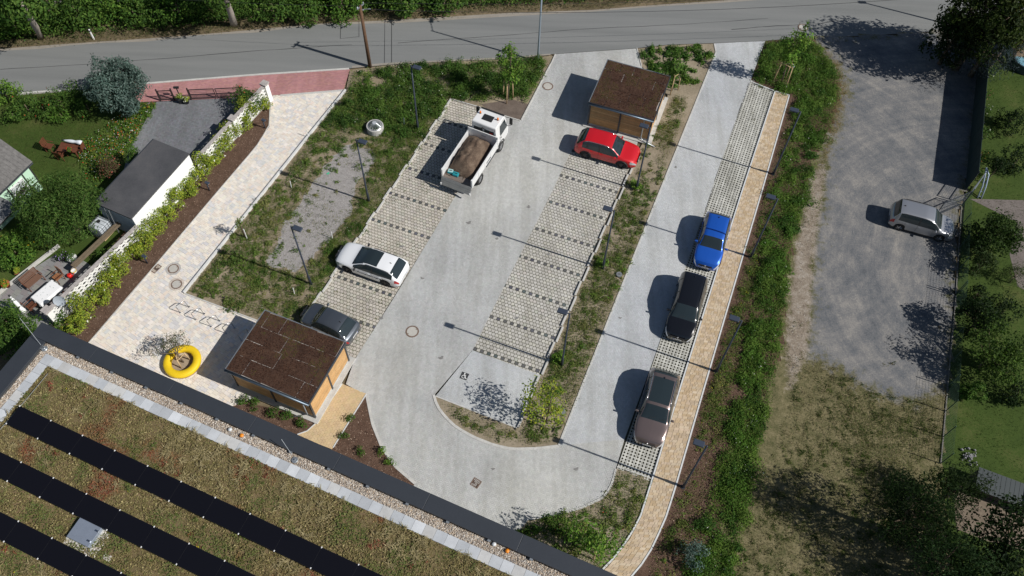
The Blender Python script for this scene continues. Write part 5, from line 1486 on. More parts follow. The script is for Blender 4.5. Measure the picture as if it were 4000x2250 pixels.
mounds('flower_clump', fb, 3.5, 0.15, 0.5, 0.9, 0.11, [(0.09, 0.17, 0.03), (0.13, 0.2, 0.04), (0.2, 0.24, 0.05)], 'leafy clumps with bright blooms in the flower bed', 'flower bed', 0.2, 1.0, 105, 0.1, 70, flowers=([(0.78, 0.05, 0.03), (0.85, 0.85, 0.8), (0.8, 0.6, 0.03), (0.8, 0.15, 0.08)], 0.09))
for k_, (x_, y_, z_, r_, h_) in enumerate(((62, 262, 0.9, 1.1, 0.9), (150, 252, 1.0, 1.1, 1.0), (215, 262, 0.9, 1.0, 0.9))):
    bush('tall hedge shrub at the roadside, %s from the left edge' % ORD[k_], x_, y_, z_, r_, h_, 'mid', 1500, 0.14, 140 + k_, 'tall hedge shrubs at the roadside', ([(0.7, 0.03, 0.05)], 0.003))
# climbing shrubs along the pierced wall
wl0, wl1 = Vector(S(664, 258)), Vector(S(182, 846))
NS = 19
for k in range(NS):
    f = (k + 0.5) / NS
    p = wl0.lerp(wl1, f)
    h = 0.78 + 0.25 * math.sin(k * 2.3) + (0.1 if k % 3 else 0)
    if k == 0:
        h = 0.55
    plant('climbing_shrub', 'yellow-green shrub at the pierced wall, %s from the gate pillar' % ORD[k], 'shrub', (p.x, p.y, 0), lobes(0, 0, h, 0.92, h * 0.95, 14, 50 + k, 0.44), 1500, 0.125, 'lime', (h, 0.02), 'shrubs along the pierced white wall', M_BARK, 0.6, 0.55, 5, (WF, 0.008), fill=0.4)
# shrubs between the near shed and the roof edge
for k, (x, y) in enumerate(((612, 1008), (640, 1020), (690, 1040), (722, 1052), (760, 1066))):
    plant('low_shrub', 'low dark shrub behind the near shed, %s from the left' % ORD[k], 'shrub', S(x, y), lobes(0, 0, 0.3, 0.42, 0.3, 6, 80 + k, 0.5), 260, 0.11, 'mid', (0.3, 0.015), 'shrubs between the near shed and the roof', M_BARK, 0.6, 0.5, 3)
for k, (x, y, lab) in enumerate(((905, 1140, 'small shrub in the middle of the triangular mulch bed'), (960, 1140, 'small bright shrub by the curved kerb in the mulch bed'), (985, 1165, 'lowest small shrub by the curved kerb in the mulch bed'), (880, 1055, 'feathery shrub at the top of the triangular mulch bed'), (865, 1100, 'feathery shrub beside the sand path kerb in the mulch bed'))):
    plant('low_shrub', lab, 'shrub', S(x, y), lobes(0, 0, 0.25, 0.35, 0.26, 6, 90 + k, 0.5), 220, 0.10, 'young' if k in (1, 2) else 'mid', (0.25, 0.015), None, M_BARK, 0.6, 0.4, 3)
# blue-grey shrub and others in the right band
bush('blue-green shrub at the lower end of the green band', 1745, 1395, 0.8, 0.9, 0.7, 'blue', 1000, 0.14, 27)
# upper bank: trees with pale trunks and shrubs
def big_tree(name, label, base, h, r, palette, n, leaf, seed, trunk=0.28, bark=None, zc=0.62, hh=0.40, lean=None, cat='tree', asp=0.5, nl=26):
    b_ = Vector(base)
    lx, ly = lean or (0, 0)
    return plant(name, label, cat, b_, lobes(lx, ly, h * zc, r, h * hh, nl, seed, 0.36), n, leaf, palette, (h * zc, trunk), None, bark or M_BARK, 0.4, asp, 9, None, fill=0.5)
def leaning_trunk(label, p0, top, r0, crown_blobs, n):
    b_ = S(*p0)
    o = E('bank_tree', label, 'tree', b_)
    t = Vector(top) - b_
    MB().tube([(0, 0, -0.2), t * 0.3 + Vector((0.05, 0, 0)), t * 0.65, t], [r0 * 1.3, r0, r0 * 0.85, r0 * 0.6], 10).build('trunk', M_BARKPALE, o, True)
    C_, d_ = crown_pts([(t.x + q[0], t.y + q[1], t.z + q[2], q[3], q[3], q[4]) for q in crown_blobs], n)
    l_ = 0.3 * RNG.uniform(.6, 1.4, n)
    obj('crown', leafmesh('crown', C_, d_ + np.array([0, 0, .5]), l_, l_ * .5, pal('mid', n)), o)
cb = [(0, 0, 0.5, 2.2, 1.6), (-1.5, 0.8, 1.2, 1.6, 1.3), (1.4, 1.0, 1.4, 1.7, 1.3), (0, 2, 1.8, 2.0, 1.4)]
leaning_trunk('leaning pale-barked tree on the bank at the upper left', (102, 94), S(55, 8, 5.0), 0.24, cb, 3000)
leaning_trunk('pale-barked tree on the bank in the middle of the verge', (588, 62), S(560, -30, 5.0), 0.24, cb, 3000)
bank = [(20, 40, 3.2, 2.2), (180, 12, 3.4, 2.4), (330, 25, 2.6, 1.9), (440, 8, 3.2, 2.4), (680, 8, 3.0, 2.2), (760, 18, 2.4, 1.7), (860, -5, 3.0, 2.1), (1010, 0, 2.4, 1.8), (1120, -15, 2.8, 2.0), (250, -30, 5.0, 2.8), (500, -40, 5.0, 2.8), (760, -45, 4.5, 2.6), (1000, -50, 4.5, 2.5), (100, -15, 4.5, 2.5), (-40, 45, 3.5, 2.4)]
for k, (x, y, h, r) in enumerate(bank):
    p = at_crown(x, y, h * 0.5)
    order_ = sorted(bank, key=lambda q: q[0]).index((x, y, h, r))
    plant('bank_shrub', 'big shrub on the bank above the road, %s counting from the left' % ORD[order_], 'shrub', p, lobes(0, 0, h * 0.5, r, h * 0.48, 12, 200 + k, 0.45), int(700 + 500 * r), 0.24, 'mid' if k % 3 else 'lush', (h * 0.5, 0.08), 'shrubs on the bank above the road', M_BARK, 0.5, 0.5, 5)
# right-hand gardens; lens darkening put into the corner trees' leaf colours
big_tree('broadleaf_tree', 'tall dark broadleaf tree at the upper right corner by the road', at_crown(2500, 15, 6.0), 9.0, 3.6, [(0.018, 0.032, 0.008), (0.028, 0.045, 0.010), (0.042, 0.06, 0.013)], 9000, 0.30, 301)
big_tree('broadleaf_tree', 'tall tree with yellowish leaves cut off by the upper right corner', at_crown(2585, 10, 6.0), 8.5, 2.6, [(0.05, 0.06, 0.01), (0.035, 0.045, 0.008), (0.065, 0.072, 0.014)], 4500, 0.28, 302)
big_tree('spruce', 'dark blue spruce at the top of the green screen fence', at_crown(2500, 100, 3.6), 6.4, 2.9, [(0.035, 0.05, 0.055), (0.05, 0.07, 0.08), (0.022, 0.034, 0.036)], 6000, 0.22, 303, 0.18, None, 0.52, 0.5, asp=0.2)
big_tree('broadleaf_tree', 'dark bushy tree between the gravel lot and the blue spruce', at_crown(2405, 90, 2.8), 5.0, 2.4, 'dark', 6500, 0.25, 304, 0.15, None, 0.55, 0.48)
big_tree('garden_bush', 'big green bush behind the wire gate and silver car', at_crown(2500, 590, 1.7), 3.2, 2.0, [(0.035, 0.065, 0.015), (0.05, 0.085, 0.02), (0.028, 0.05, 0.013)], 5000, 0.19, 305, 0.09, None, 0.52, 0.5)
big_tree('garden_bush', 'narrow green bush below the big bush at the wire fence', at_crown(2470, 665, 1.2), 2.4, 1.15, [(0.035, 0.06, 0.017), (0.05, 0.075, 0.025)], 1900, 0.16, 306, 0.06, None, 0.52, 0.5)
big_tree('garden_bush', 'small dark bush inside the wire fence above the green tree', at_crown(2462, 738, 0.9), 1.7, 0.85, 'dark', 1100, 0.14, 307, 0.05, None, 0.52, 0.5)
big_tree('garden_tree', 'tree with light green crown behind the wire fence', at_crown(2500, 890, 1.9), 4.0, 2.1, [(0.03, 0.06, 0.012), (0.06, 0.11, 0.02), (0.045, 0.08, 0.016), (0.10, 0.16, 0.03)], 5500, 0.17, 308, 0.09, None, 0.52, 0.5)
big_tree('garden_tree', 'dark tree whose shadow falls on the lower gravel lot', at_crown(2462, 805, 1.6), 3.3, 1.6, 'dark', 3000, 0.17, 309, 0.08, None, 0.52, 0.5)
big_tree('weeping_shrub', 'weeping shrub at the right edge beside the paved path', at_crown(2560, 690, 1.0), 1.9, 1.0, [(0.06, 0.09, 0.03), (0.09, 0.11, 0.045)], 1100, 0.17, 310, 0.05, None, 0.5, 0.5, asp=0.2)
big_tree('conifer', 'dark slender conifer at the lower end of the wire fence', at_crown(2412, 1225, 2.5), 5.2, 1.5, [(0.03, 0.05, 0.018), (0.045, 0.07, 0.025)], 3600, 0.18, 311, 0.1, None, 0.5, 0.5, asp=0.3)
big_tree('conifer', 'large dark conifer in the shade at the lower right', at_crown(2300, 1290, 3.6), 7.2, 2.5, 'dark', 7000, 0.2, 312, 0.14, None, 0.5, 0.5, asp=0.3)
big_tree('conifer', 'green-tipped conifer at the bottom edge of the picture', at_crown(2385, 1420, 3.2), 6.6, 2.0, [(0.025, 0.05, 0.018), (0.045, 0.085, 0.03)], 4500, 0.18, 313, 0.12, None, 0.5, 0.5, asp=0.3)
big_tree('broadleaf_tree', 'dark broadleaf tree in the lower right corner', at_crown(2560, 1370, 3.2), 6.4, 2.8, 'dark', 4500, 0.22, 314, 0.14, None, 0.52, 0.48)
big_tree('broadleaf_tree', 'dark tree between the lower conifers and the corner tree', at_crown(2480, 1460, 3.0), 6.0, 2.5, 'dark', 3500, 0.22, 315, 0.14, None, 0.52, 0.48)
big_tree('garden_tree', 'small slender tree on the lawn behind the green screen', S(2478, 460), 2.6, 0.8, 'dark', 700, 0.16, 316, 0.04, None, 0.68, 0.32)
for k, (x, y, c) in enumerate(((2487, 190, WF), (2478, 250, [(0.75, 0.3, 0.25)]), (2484, 285, WF), (2476, 345, WF), (2470, 400, [(0.7, 0.3, 0.1)]), (2461, 445, [(0.7, 0.2, 0.15)]))):
    plant('rose_bush', 'garden rose behind the green screen fence, %s from the road' % ORD[k], 'shrub', S(x, y), lobes(0, 0, 0.45, 0.5, 0.42, 6, 330 + k, 0.5), 300, 0.11, 'mid', (0.4, 0.02), 'roses along the green screen fence', M_BARK, 0.5, 0.5, 3, (c, 0.06))

for k_, (x_, y_, z_, r_, h_, lab_) in enumerate(((2545, 300, 1.0, 1.3, 1.0, 'dark shrub added for the shed shadow on the right lawn level with the green screen'), (2560, 400, 1.0, 1.4, 1.0, 'dark shrub at the right edge behind the green screen'), (2530, 780, 1.0, 1.2, 1.0, 'dark shrub at the right edge above the light green tree'), (2562, 985, 0.9, 1.1, 0.9, 'dark shrub at the right edge below the light green tree'), (2450, 985, 0.7, 0.8, 0.7, 'low dark bush inside the wire fence below the light green tree'))):
    bush(lab_, x_, y_, z_, r_, h_, 'dark' if k_ != 4 else 'mid', 1700, 0.15, 400 + k_)  # added shrubs; their dark leaf colour stands in for shade along the right edge
# ================================================================ VEHICLES
M_GLASS = plain('car glass', (0.022, 0.032, 0.036), 0.06, 0.0, 0.0, 0.7)
M_HEAD = plain('headlamp glass', (0.62, 0.66, 0.70), 0.08, 0.3, 0.5)
M_TAIL = plain('tail lamp red', (0.45, 0.012, 0.012), 0.15, 0.0, 0.6)
M_RIM = plain('alloy rim', (0.50, 0.50, 0.51), 0.3, 0.9)
M_RIMDK = plain('dark alloy rim', (0.10, 0.10, 0.105), 0.35, 0.8)
M_PLATE = plain('number plate', (0.78, 0.78, 0.76), 0.5)
def paint(name, c, metal=0.0, rough=0.35):
    return plain(name, c, rough, metal, 1.0, 0.5)
def curve(tab, u):
    """smooth interpolation of (u, value) rows"""
    x = np.array([t[0] for t in tab]); y = np.array([t[1] for t in tab])
    m = np.zeros(len(x))
    d = np.diff(y) / np.diff(x)
    for i in range(1, len(x) - 1):
        if d[i - 1] * d[i] > 0:
            m[i] = 2 * d[i - 1] * d[i] / (d[i - 1] + d[i])
    m[0], m[-1] = d[0], d[-1]
    u = np.clip(u, x[0], x[-1])
    k = np.clip(np.searchsorted(x, u, 'right') - 1, 0, len(x) - 2)
    h = x[k + 1] - x[k]; t = (u - x[k]) / h
    return (2 * t**3 - 3 * t**2 + 1) * y[k] + (t**3 - 2 * t**2 + t) * h * m[k] + (-2 * t**3 + 3 * t**2) * y[k + 1] + (t**3 - t**2) * h * m[k + 1]
def wheel(parent, x, y, r, w, side, rimmat, spokes=5):
    """wheel = tyre mesh with the rim as its part; side +1 left, -1 right"""
    s = side
    t = MB().lathe([(r * 0.66, -w / 2), (r * 0.9, -w / 2), (r * 0.98, -w * 0.38), (r, -w * 0.2), (r, w * 0.2), (r * 0.98, w * 0.38), (r * 0.9, w / 2), (r * 0.66, w / 2)], 28, (0, 0, 0), None, 'Y')
    o = t.build('wheel', M_RUBBER, parent, True, (x, y, r))
    m = MB()
    yo = s * w * 0.40
    m.lathe([(r * 0.70, yo), (r * 0.66, yo), (r * 0.62, yo - s * 0.05), (r * 0.6, yo - s * 0.09)], 28, (0, 0, 0), None, 'Y')
    for k in range(spokes):
        a = 2 * math.pi * k / spokes
        for da in (-0.13, 0.13):
            p0 = Vector((math.cos(a) * r * 0.12, yo, math.sin(a) * r * 0.12)); p1 = Vector((math.cos(a + da) * r * 0.64, yo - s * 0.01, math.sin(a + da) * r * 0.64))
            m.tube([p0, p1], [r * 0.075, r * 0.055], 5)
    m.cyl((0, yo - s * 0.04, 0), (0, yo + s * 0.012, 0), r * 0.16, r * 0.13, 12)
    ri = m.build('rim', rimmat, o)
    MB().cyl((0, yo - s * 0.10, 0), (0, yo - s * 0.085, 0), r * 0.64, None, 24).build('brake_disc', M_BLACK, o)
    return o
def car(name, label, cat, pos, heading, L, W, H, p):
    """body lofted from cross sections; doors, glass, lamps are cut out of the same skin as parts. x forward, u=0 rear, u=1 front"""
    o = E(name, label, cat, (pos[0], pos[1], 0), heading, 'vehicles parked on the site')
    top, belt = p['top'], p['belt']
    uc, uh = p['cowl'], p['header']              # windscreen foot and head
    ur0, ur1 = p['rear']                         # rear window foot, head
    us0, ub, us1 = p['side']                     # side glass rear end, B pillar, front end
    ud = p['doors']                              # door edges rear -> front
    wb_r, wb_f, wr_ = p['axles'][0], p['axles'][1], p['wheel_r']
    clear = p.get('clear', 0.2)
    xs = np.linspace(0, 1, 58)
    fix = [uc, uh, ur0, ur1, us0, ub - 0.009, ub + 0.009, us1] + list(ud) + [0.03, 0.055, 0.93, 0.965] + list(p.get('sunroof', ())) + ([p['c_pillar'] - .009, p['c_pillar'] + .009] if 'c_pillar' in p else [])
    xs = np.array(sorted(set([x for x in xs if min(abs(x - f) for f in fix) > 0.006] + fix)))
    ax = []
    for w_ in (wb_r, wb_f):
        ax += [w_ + k * wr_ * 1.18 / L / 6 for k in range(-6, 7)]
    xs = np.array(sorted(set([x for x in xs if all(abs(x - a) > 0.004 or x in fix for a in ax)] + [a for a in ax if min(abs(a - f) for f in fix) > 0.004])))
    zt, zb = curve(top, xs), curve(belt, xs)
    zt = np.maximum(zt, zb + 0.012)
    e = p.get('round', 0.16)
    wid = W / 2 * curve([(0, 0.80), (0.02, 0.90), (0.07, 0.97), (0.2, 1.0), (0.75, 1.0), (0.88, 0.965), (0.95, 0.90), (0.98, 0.80), (1, 0.66)] if not p.get('boxy') else [(0, 0.88), (0.02, 0.95), (0.07, 0.99), (0.2, 1.0), (0.75, 1.0), (0.88, 0.97), (0.95, 0.90), (0.98, 0.80), (1, 0.64)], xs)
    rw = p.get('roofw', 0.74)
    wr = wid * curve([(0, 0.86), (max(0.01, ur0), 0.86), (ur1, rw + 0.02), (ur1 + 0.12, rw), (uh, rw), (uc, 0.86), (uc + 0.03, 0.88), (1, 0.80)], xs)
    nz = 6
    zlow = np.full(len(xs), clear)
    zlow += np.where(xs < 0.06, (0.06 - xs) * 2.2, 0) + np.where(xs > 0.95, (xs - 0.95) * 1.6, 0)
    for w_ in (wb_r, wb_f):
        dx = (xs - w_) * L
        R_ = wr_ * 1.16
        arch = wr_ + np.sqrt(np.maximum(0, R_**2 - dx**2))
        zlow = np.where(np.abs(dx) < R_, np.maximum(zlow, arch), zlow)
    zlow = np.minimum(zlow, zb - 0.06)
    seg_n = [1, 2, 3, 3, 2, 4]
    rows = []
    tags = []
    for k in range(len(xs)):
        b_, t_, w_, r_, l_ = zb[k], zt[k], wid[k], wr[k], zlow[k]
        zm = max(l_ + 0.02, min(0.55, (b_ + l_) / 2)); zm = l_ + (b_ - l_) * 0.45
        z1 = l_ + (b_ - l_) * 0.16
        drop = min(0.07, (t_ - b_) * 0.35)
        cp = [(w_ * 0.955, l_), (w_ * 0.985, z1), (w_, zm), (w_ * 0.962, b_), (r_, t_ - drop), (r_ * 0.86, t_ - drop * 0.28), (0.0, t_ + 0.012)]
        pts = [cp[0]]
        for s, n in enumerate(seg_n):
            (y0, z0), (y1, z1_) = cp[s], cp[s + 1]
            for i in range(1, n + 1):
                t = i / n
                y, z = y0 + (y1 - y0) * t, z0 + (z1_ - z0) * t
                if s == 5:
                    z = z0 + (z1_ - z0) * math.sin(t * math.pi / 2)
                if s == 2:
                    y += 0.018 * math.sin(t * math.pi) * (w_ / (W / 2))
                if s == 3 and t_ - b_ > 0.2:
                    y += 0.03 * math.sin(t * math.pi)
                pts.append((y, z))
        rows.append(pts)
    for s, n in enumerate(seg_n):
        tags += [(s, i) for i in range(n)]
    m = len(rows[0])
    X = (xs - 0.5) * L
    # plan curvature of bumpers: ends bow outwards
    bow = p.get('bow', 0.16)
    V = {}
    verts = []
    for k in range(len(xs)):
        for sgn in (1, -1):
            for i, (y, z) in enumerate(rows[k]):
                x = X[k]
                f = (y / (W / 2)) ** 2
                if xs[k] > 0.86:
                    x += bow * 0.5 * (xs[k] - 0.86) / 0.14 * (1 - f)
                if xs[k] < 0.1:
                    x -= bow * 0.4 * (0.1 - xs[k]) / 0.1 * (1 - f)
                V[(k, sgn, i)] = len(verts)
                verts.append((x, sgn * y, z))
    parts = {}
    def put(key, f):
        parts.setdefault(key, []).append(f)
    sun_ = p.get('sunroof')
    for k in range(len(xs) - 1):
        u = (xs[k] + xs[k + 1]) / 2
        for i, (s, j) in enumerate(tags):
            for sgn in (1, -1):
                q = [V[(k, sgn, i)], V[(k + 1, sgn, i)], V[(k + 1, sgn, i + 1)], V[(k, sgn, i + 1)]]
                if sgn < 0:
                    q = q[::-1]
                key = ('body', 'f' if u > 0.5 else 'r')
                sd = 'l' if sgn > 0 else 'r'
                if s >= 4 and uh < u < uc and not (s == 4 and j == 0):
                    key = ('windscreen', 0)
                elif s >= 4 and ur0 < u < ur1 and not (s == 4 and j == 0):
                    key = ('rear_window', 0)
                elif s >= 4 and u > uc and u < 0.965:
                    key = ('bonnet', 0)
                elif s == 5 and sun_ and sun_[0] < u < sun_[1]:
                    key = ('glass_roof', 0)
                elif s >= 4 and ur1 < u < uh:
                    key = ('roof', 0)
                elif s == 3 and us0 < u < us1:
                    if u < ub - 0.009 and not ('c_pillar' in p and abs(u - p['c_pillar']) < 0.0089):
                        key = ('side_window', sd + ('r' if not ('c_pillar' in p and u < p['c_pillar']) else 'q'))
                    elif u > ub + 0.009:
                        key = ('side_window', sd + 'f')
                    else:
                        key = ('pillar', sd + ('c' if u < ub - .009 else 'b'))
                elif s in (1, 2) and any(a < u < b for a, b in zip(ud[:-1], ud[1:])):
                    n_ = [n for n, (a, b) in enumerate(zip(ud[:-1], ud[1:])) if a < u < b][0]
                    key = ('door', sd + str(n_))
                elif s == 2 and u > p.get('head_u', 0.91) and j >= 1:
                    key = ('headlight', sd)
                elif s == 2 and u < p.get('tail_u', 0.055) and j >= 1 and not p.get('tall_tail'):
                    key = ('tail_light', sd)
                elif p.get('tall_tail') and s == 3 and u < ur0 + 0.0 :
                    key = ('tail_light', sd) if s == 3 else key
                elif s == 0:
                    key = ('sill_trim', 0)
                elif s <= 1 and (u > 0.965 or u < 0.03):
                    key = ('bumper', 'f' if u > 0.5 else 'r')
                put(key, q)
    for k, sgn_ in ((0, 1), (len(xs) - 1, -1)):
        ring = [V[(k, 1, i)] for i in range(m)] + [V[(k, -1, i)] for i in range(m - 2, -1, -1)]
        put(('bumper', 'r' if k == 0 else 'f'), ring if k else ring[::-1])
    pm, trim = p['paint'], p.get('trim', M_BLACK)
    mats = dict(body=pm, windscreen=M_GLASS, rear_window=M_GLASS, bonnet=pm, glass_roof=M_GLASS, roof=p.get('roof_mat', pm), side_window=M_GLASS, pillar=M_BLACK, door=pm, headlight=M_HEAD, tail_light=M_TAIL, sill_trim=trim, bumper=p.get('bumper_mat', pm))
    objs = {}
    for key, fs in parts.items():
        ids = sorted({i for f in fs for i in f}); mp = {a: b for b, a in enumerate(ids)}
        vs = np.array([verts[i] for i in ids], float)
        if key[0] == 'door':                              # shut lines: panel drawn in a little all round, stood proud
            c = vs.mean(0); vs[:, 0] = c[0] + (vs[:, 0] - c[0]) * 0.985
            vs[:, 1] += 0.005 * np.sign(vs[:, 1])
        me = bpy.data.meshes.new(key[0])
        me.from_pydata([tuple(v) for v in vs], [], [tuple(mp[i] for i in f) for f in fs])
        me.polygons.foreach_set('use_smooth', np.ones(len(fs), bool))
        if key[0] in ('bumper', 'body'):
            me.set_sharp_from_angle(angle=R(50))
        me.materials.append(mats[key[0]])
        objs[key] = obj(key[0] if key[0] != 'body' else ('front_body' if key[1] == 'f' else 'rear_body'), me, o)
    for key, ob in list(objs.items()):
        if key[0] == 'door':
            vs = [v.co for v in ob.data.vertices]
            zt_ = max(v.z for v in vs) - 0.09; x_ = min(v.x for v in vs) + 0.16
            yy = max(abs(v.y) for v in vs) * (1 if key[1][0] == 'l' else -1)
            MB().box((x_, yy + 0.012 * np.sign(yy), zt_), (0.16, 0.03, 0.025)).build('door_handle', p.get('handle', pm), ob)
    # dark underbody so that nothing shows through the arches
    MB().box((0, 0, 0.42), (L * 0.9, W * 0.74, 0.44)).build('underbody', M_BLACK, o)
    for u_, f_ in ((wb_r, 0), (wb_f, 1)):
        for s in (1, -1):
            wheel(o, (u_ - 0.5) * L, s * (W / 2 - 0.115), wr_, 0.215, s, p.get('rim', M_RIM), p.get('spokes', 5))
            if p.get('clad'):
                R_ = wr_ * 1.17
                arc = [((u_ - 0.5) * L + R_ * math.cos(a), s * (W / 2 - 0.012), wr_ + R_ * math.sin(a)) for a in np.linspace(-0.25, math.pi + 0.25, 14)]
                MB().tube(arc, 0.045, 6).build('wheel_arch', M_BLACK, o, True)
    for s in (1, -1):
        k = int(np.argmin(np.abs(xs - (us1 - 0.045))))
        c = Vector((X[k], s * (wid[k] + 0.10), zb[k] + 0.06))
        mi = MB().box(c, (0.13, 0.22, 0.14), taper=0.8).build('wing_mirror', p.get('mirror', pm), o)
        bevel(mi, 0.035, 3)
    for s, u_, wd_ in ((1, 1.0, 0.52), (-1, 0.0, 0.52)):
        zz = 0.46 if s > 0 else p.get('plate_z', 0.62)
        x_ = s * (L / 2 + bow * (0.5 if s > 0 else 0.4) + 0.012)
        pl_ = MB().box((x_, 0, zz), (0.014, wd_, 0.115)).build('number_plate', M_PLATE, o)
        MB().box((x_ + 0.002 * s, -wd_ / 2 + 0.03, zz), (0.014, 0.045, 0.105)).build('country_band', plain('plate blue', (0.01, 0.04, 0.35), 0.5), pl_)
        for q in range(6):
            MB().box((x_ + 0.002 * s, -0.14 + 0.065 * q, zz), (0.014, 0.035, 0.07)).build('plate_character', M_BLACK, pl_)
    gz = curve(top, np.array([0.985]))[0]
    MB().box((L / 2 + bow * 0.5 + 0.004, 0, 0.66), (0.02, W * 0.5, 0.14)).build('grille', M_BLACK, o)
    MB().cyl((L / 2 + bow * 0.5 - 0.01, 0, 0.70), (L / 2 + bow * 0.5 + 0.022, 0, 0.70), 0.055, 0.05, 14).build('emblem', M_CHROME, o)
    if p.get('rails'):
        for s in (1, -1):
            pts = []
            for u_ in np.linspace(ur1 + 0.01, uh - 0.03, 9):
                k = int(np.argmin(np.abs(xs - u_)))
                f = (u_ - ur1 - 0.01) / (uh - ur1 - 0.04)
                pts.append((X[k], s * (wr[k] - 0.02), zt[k] - 0.065 + 0.04 * min(1, 8 * f, 8 * (1 - f))))
            MB().tube(pts, 0.022, 6).build('roof_rail', p['rails'], o, True)
    if p.get('fin'):
        k = int(np.argmin(np.abs(xs - (ur1 + 0.05))))
        MB().box((X[k], 0, zt[k] + 0.05), (0.14, 0.03, 0.09), taper=0.4).build('antenna', p.get('fin'), o)
    # wipers
    k = int(np.argmin(np.abs(xs - (uc - 0.01))))
    for s in (0.32, -0.28):
        MB().tube([(X[k] + 0.02, s, zt[k] + 0.02), (X[k] - 0.10, s + 0.34, zt[k] + 0.075)], 0.012, 4).build('wiper', M_BLACK, o)
    return o
def hatch(H, cowl, header, rh, rf, hood, tailz=0.98):
    return [(0, 0.70), (0.015, tailz * 0.93), (rf, tailz + 0.02), (rh, H * 0.965), (rh + 0.12, H * 0.995), (0.45, H), (header - 0.02, H * 0.965), (header, H * 0.95), (cowl, hood + 0.06), (cowl + 0.03, hood + 0.02), (0.90, hood - 0.09), (0.965, hood - 0.22), (1, hood - 0.45)]
A_LN = R(-107.5)
def place(p_, heading, dx=0.0, dy=0.0):
    h = Vector((math.cos(heading), math.sin(heading))); l = Vector((-h.y, h.x))
    return Vector(p_[:2]) + h * dx + l * dy
# brown SUV
suv = lambda H, **k: dict(dict(top=hatch(H, 0.735, 0.585, 0.145, 0.025, 1.03, 1.05), belt=[(0, 0.72), (0.03, 1.02), (0.1, 1.06), (0.5, 1.0), (0.74, 0.97), (0.9, 0.87), (0.97, 0.76), (1, 0.5)], cowl=0.735, header=0.585, rear=(0.025, 0.145), side=(0.12, 0.40, 0.71), doors=(0.24, 0.40, 0.625), axles=(0.195, 0.79), wheel_r=0.35, clear=0.24), **k)
car('parked_car', 'metallic brown SUV with a dark glass roof, lowest in the lane', 'car', place((8.02, 18.05), A_LN, -2.33), A_LN + R(1.0), 4.70, 1.90, 1.70, suv(1.70, paint=paint('brown metallic', (0.19, 0.145, 0.135), 0.6), sunroof=(0.20, 0.55), rails=M_CHROME, c_pillar=0.215, mirror=paint('brown metallic', (0, 0, 0)), fin=M_BLACK, tail_u=0.05))
# black people carrier
car('parked_car', 'black people carrier parked between the blue and brown cars', 'car', place((10.32, 25.0), A_LN, -2.33), A_LN, 4.68, 1.86, 1.60, dict(top=hatch(1.60, 0.77, 0.60, 0.085, 0.025, 1.02, 1.05), belt=[(0, 0.72), (0.03, 1.0), (0.1, 1.02), (0.5, 0.98), (0.77, 0.97), (0.92, 0.85), (0.97, 0.74), (1, 0.5)], cowl=0.77, header=0.60, rear=(0.025, 0.085), side=(0.07, 0.42, 0.735), doors=(0.22, 0.42, 0.65), axles=(0.18, 0.80), wheel_r=0.33, clear=0.18, c_pillar=0.2, paint=paint('black paint', (0.006, 0.006, 0.007), 0.0, 0.2), rails=M_BLACK, fin=M_BLACK))
# blue crossover
car('parked_car', 'bright blue small crossover, highest of the cars in the lane', 'car', place((12.52, 30.42), A_LN, -2.08), A_LN, 4.20, 1.80, 1.58, suv(1.58, paint=paint('blue paint', (0.012, 0.105, 0.52), 0.35), wheel_r=0.33, clad=True, fin=M_BLACK, c_pillar=0.2))
# red SUV: stood on its wheel tracks
def on_wheels(fw, rw_, half, side):
    fw, rw_ = Vector(fw), Vector(rw_)
    h = (fw - rw_).normalized(); l = Vector((-h.y, h.x))
    return (fw + rw_) / 2 - l * side * half, math.atan2(h.y, h.x)
pm_, hd_ = on_wheels((7.45, 38.92), (4.88, 39.74), 0.82, -1)
car('parked_car', 'red SUV parked in front of the far timber shed', 'car', place(pm_, hd_, 0.03), hd_, 4.48, 1.86, 1.65, suv(1.65, paint=paint('red paint', (0.56, 0.008, 0.014), 0.1), rails=M_CHROME, clad=True, rim=M_RIMDK, spokes=7, tail_u=0.05, c_pillar=0.20))
pm_, hd_ = on_wheels((-10.74, 29.34), (-8.10, 28.37), 0.82, 1)
car('parked_car', 'white estate car with a dark glass roof in the left bays', 'car', place(pm_, hd_, -0.03), hd_, 4.60, 1.86, 1.46, dict(top=hatch(1.46, 0.715, 0.545, 0.13, 0.03, 0.97, 0.98), belt=[(0, 0.70), (0.03, 0.96), (0.1, 0.97), (0.5, 0.92), (0.72, 0.90), (0.9, 0.80), (0.97, 0.70), (1, 0.48)], cowl=0.715, header=0.545, rear=(0.03, 0.13), side=(0.09, 0.40, 0.69), doors=(0.23, 0.40, 0.60), axles=(0.20, 0.795), wheel_r=0.33, clear=0.17, paint=paint('white car paint', (0.80, 0.81, 0.82), 0.0, 0.3), sunroof=(0.34, 0.545), rails=M_BLACK, rim=M_RIMDK, mirror=M_BLACK, fin=M_BLACK))
wc = bpy.data.objects['parked_car.004']
for k in range(15):                                # dark script on the near doors
    MB().box((0.62 - 0.13 * k + (0.03 if k % 4 == 0 else 0), 0.946, 0.66 + 0.015 * math.sin(k * 2.1)), (0.07 + 0.03 * (k % 3), 0.004, 0.045 + 0.03 * (k % 2))).build('door_lettering', M_ANTH, [c for c in wc.children if c.name.startswith('door') and not c.name.startswith('door_')][0])
hd_ = R(155.5)
gm = place((-9.52, 24.34), hd_, 1.80)
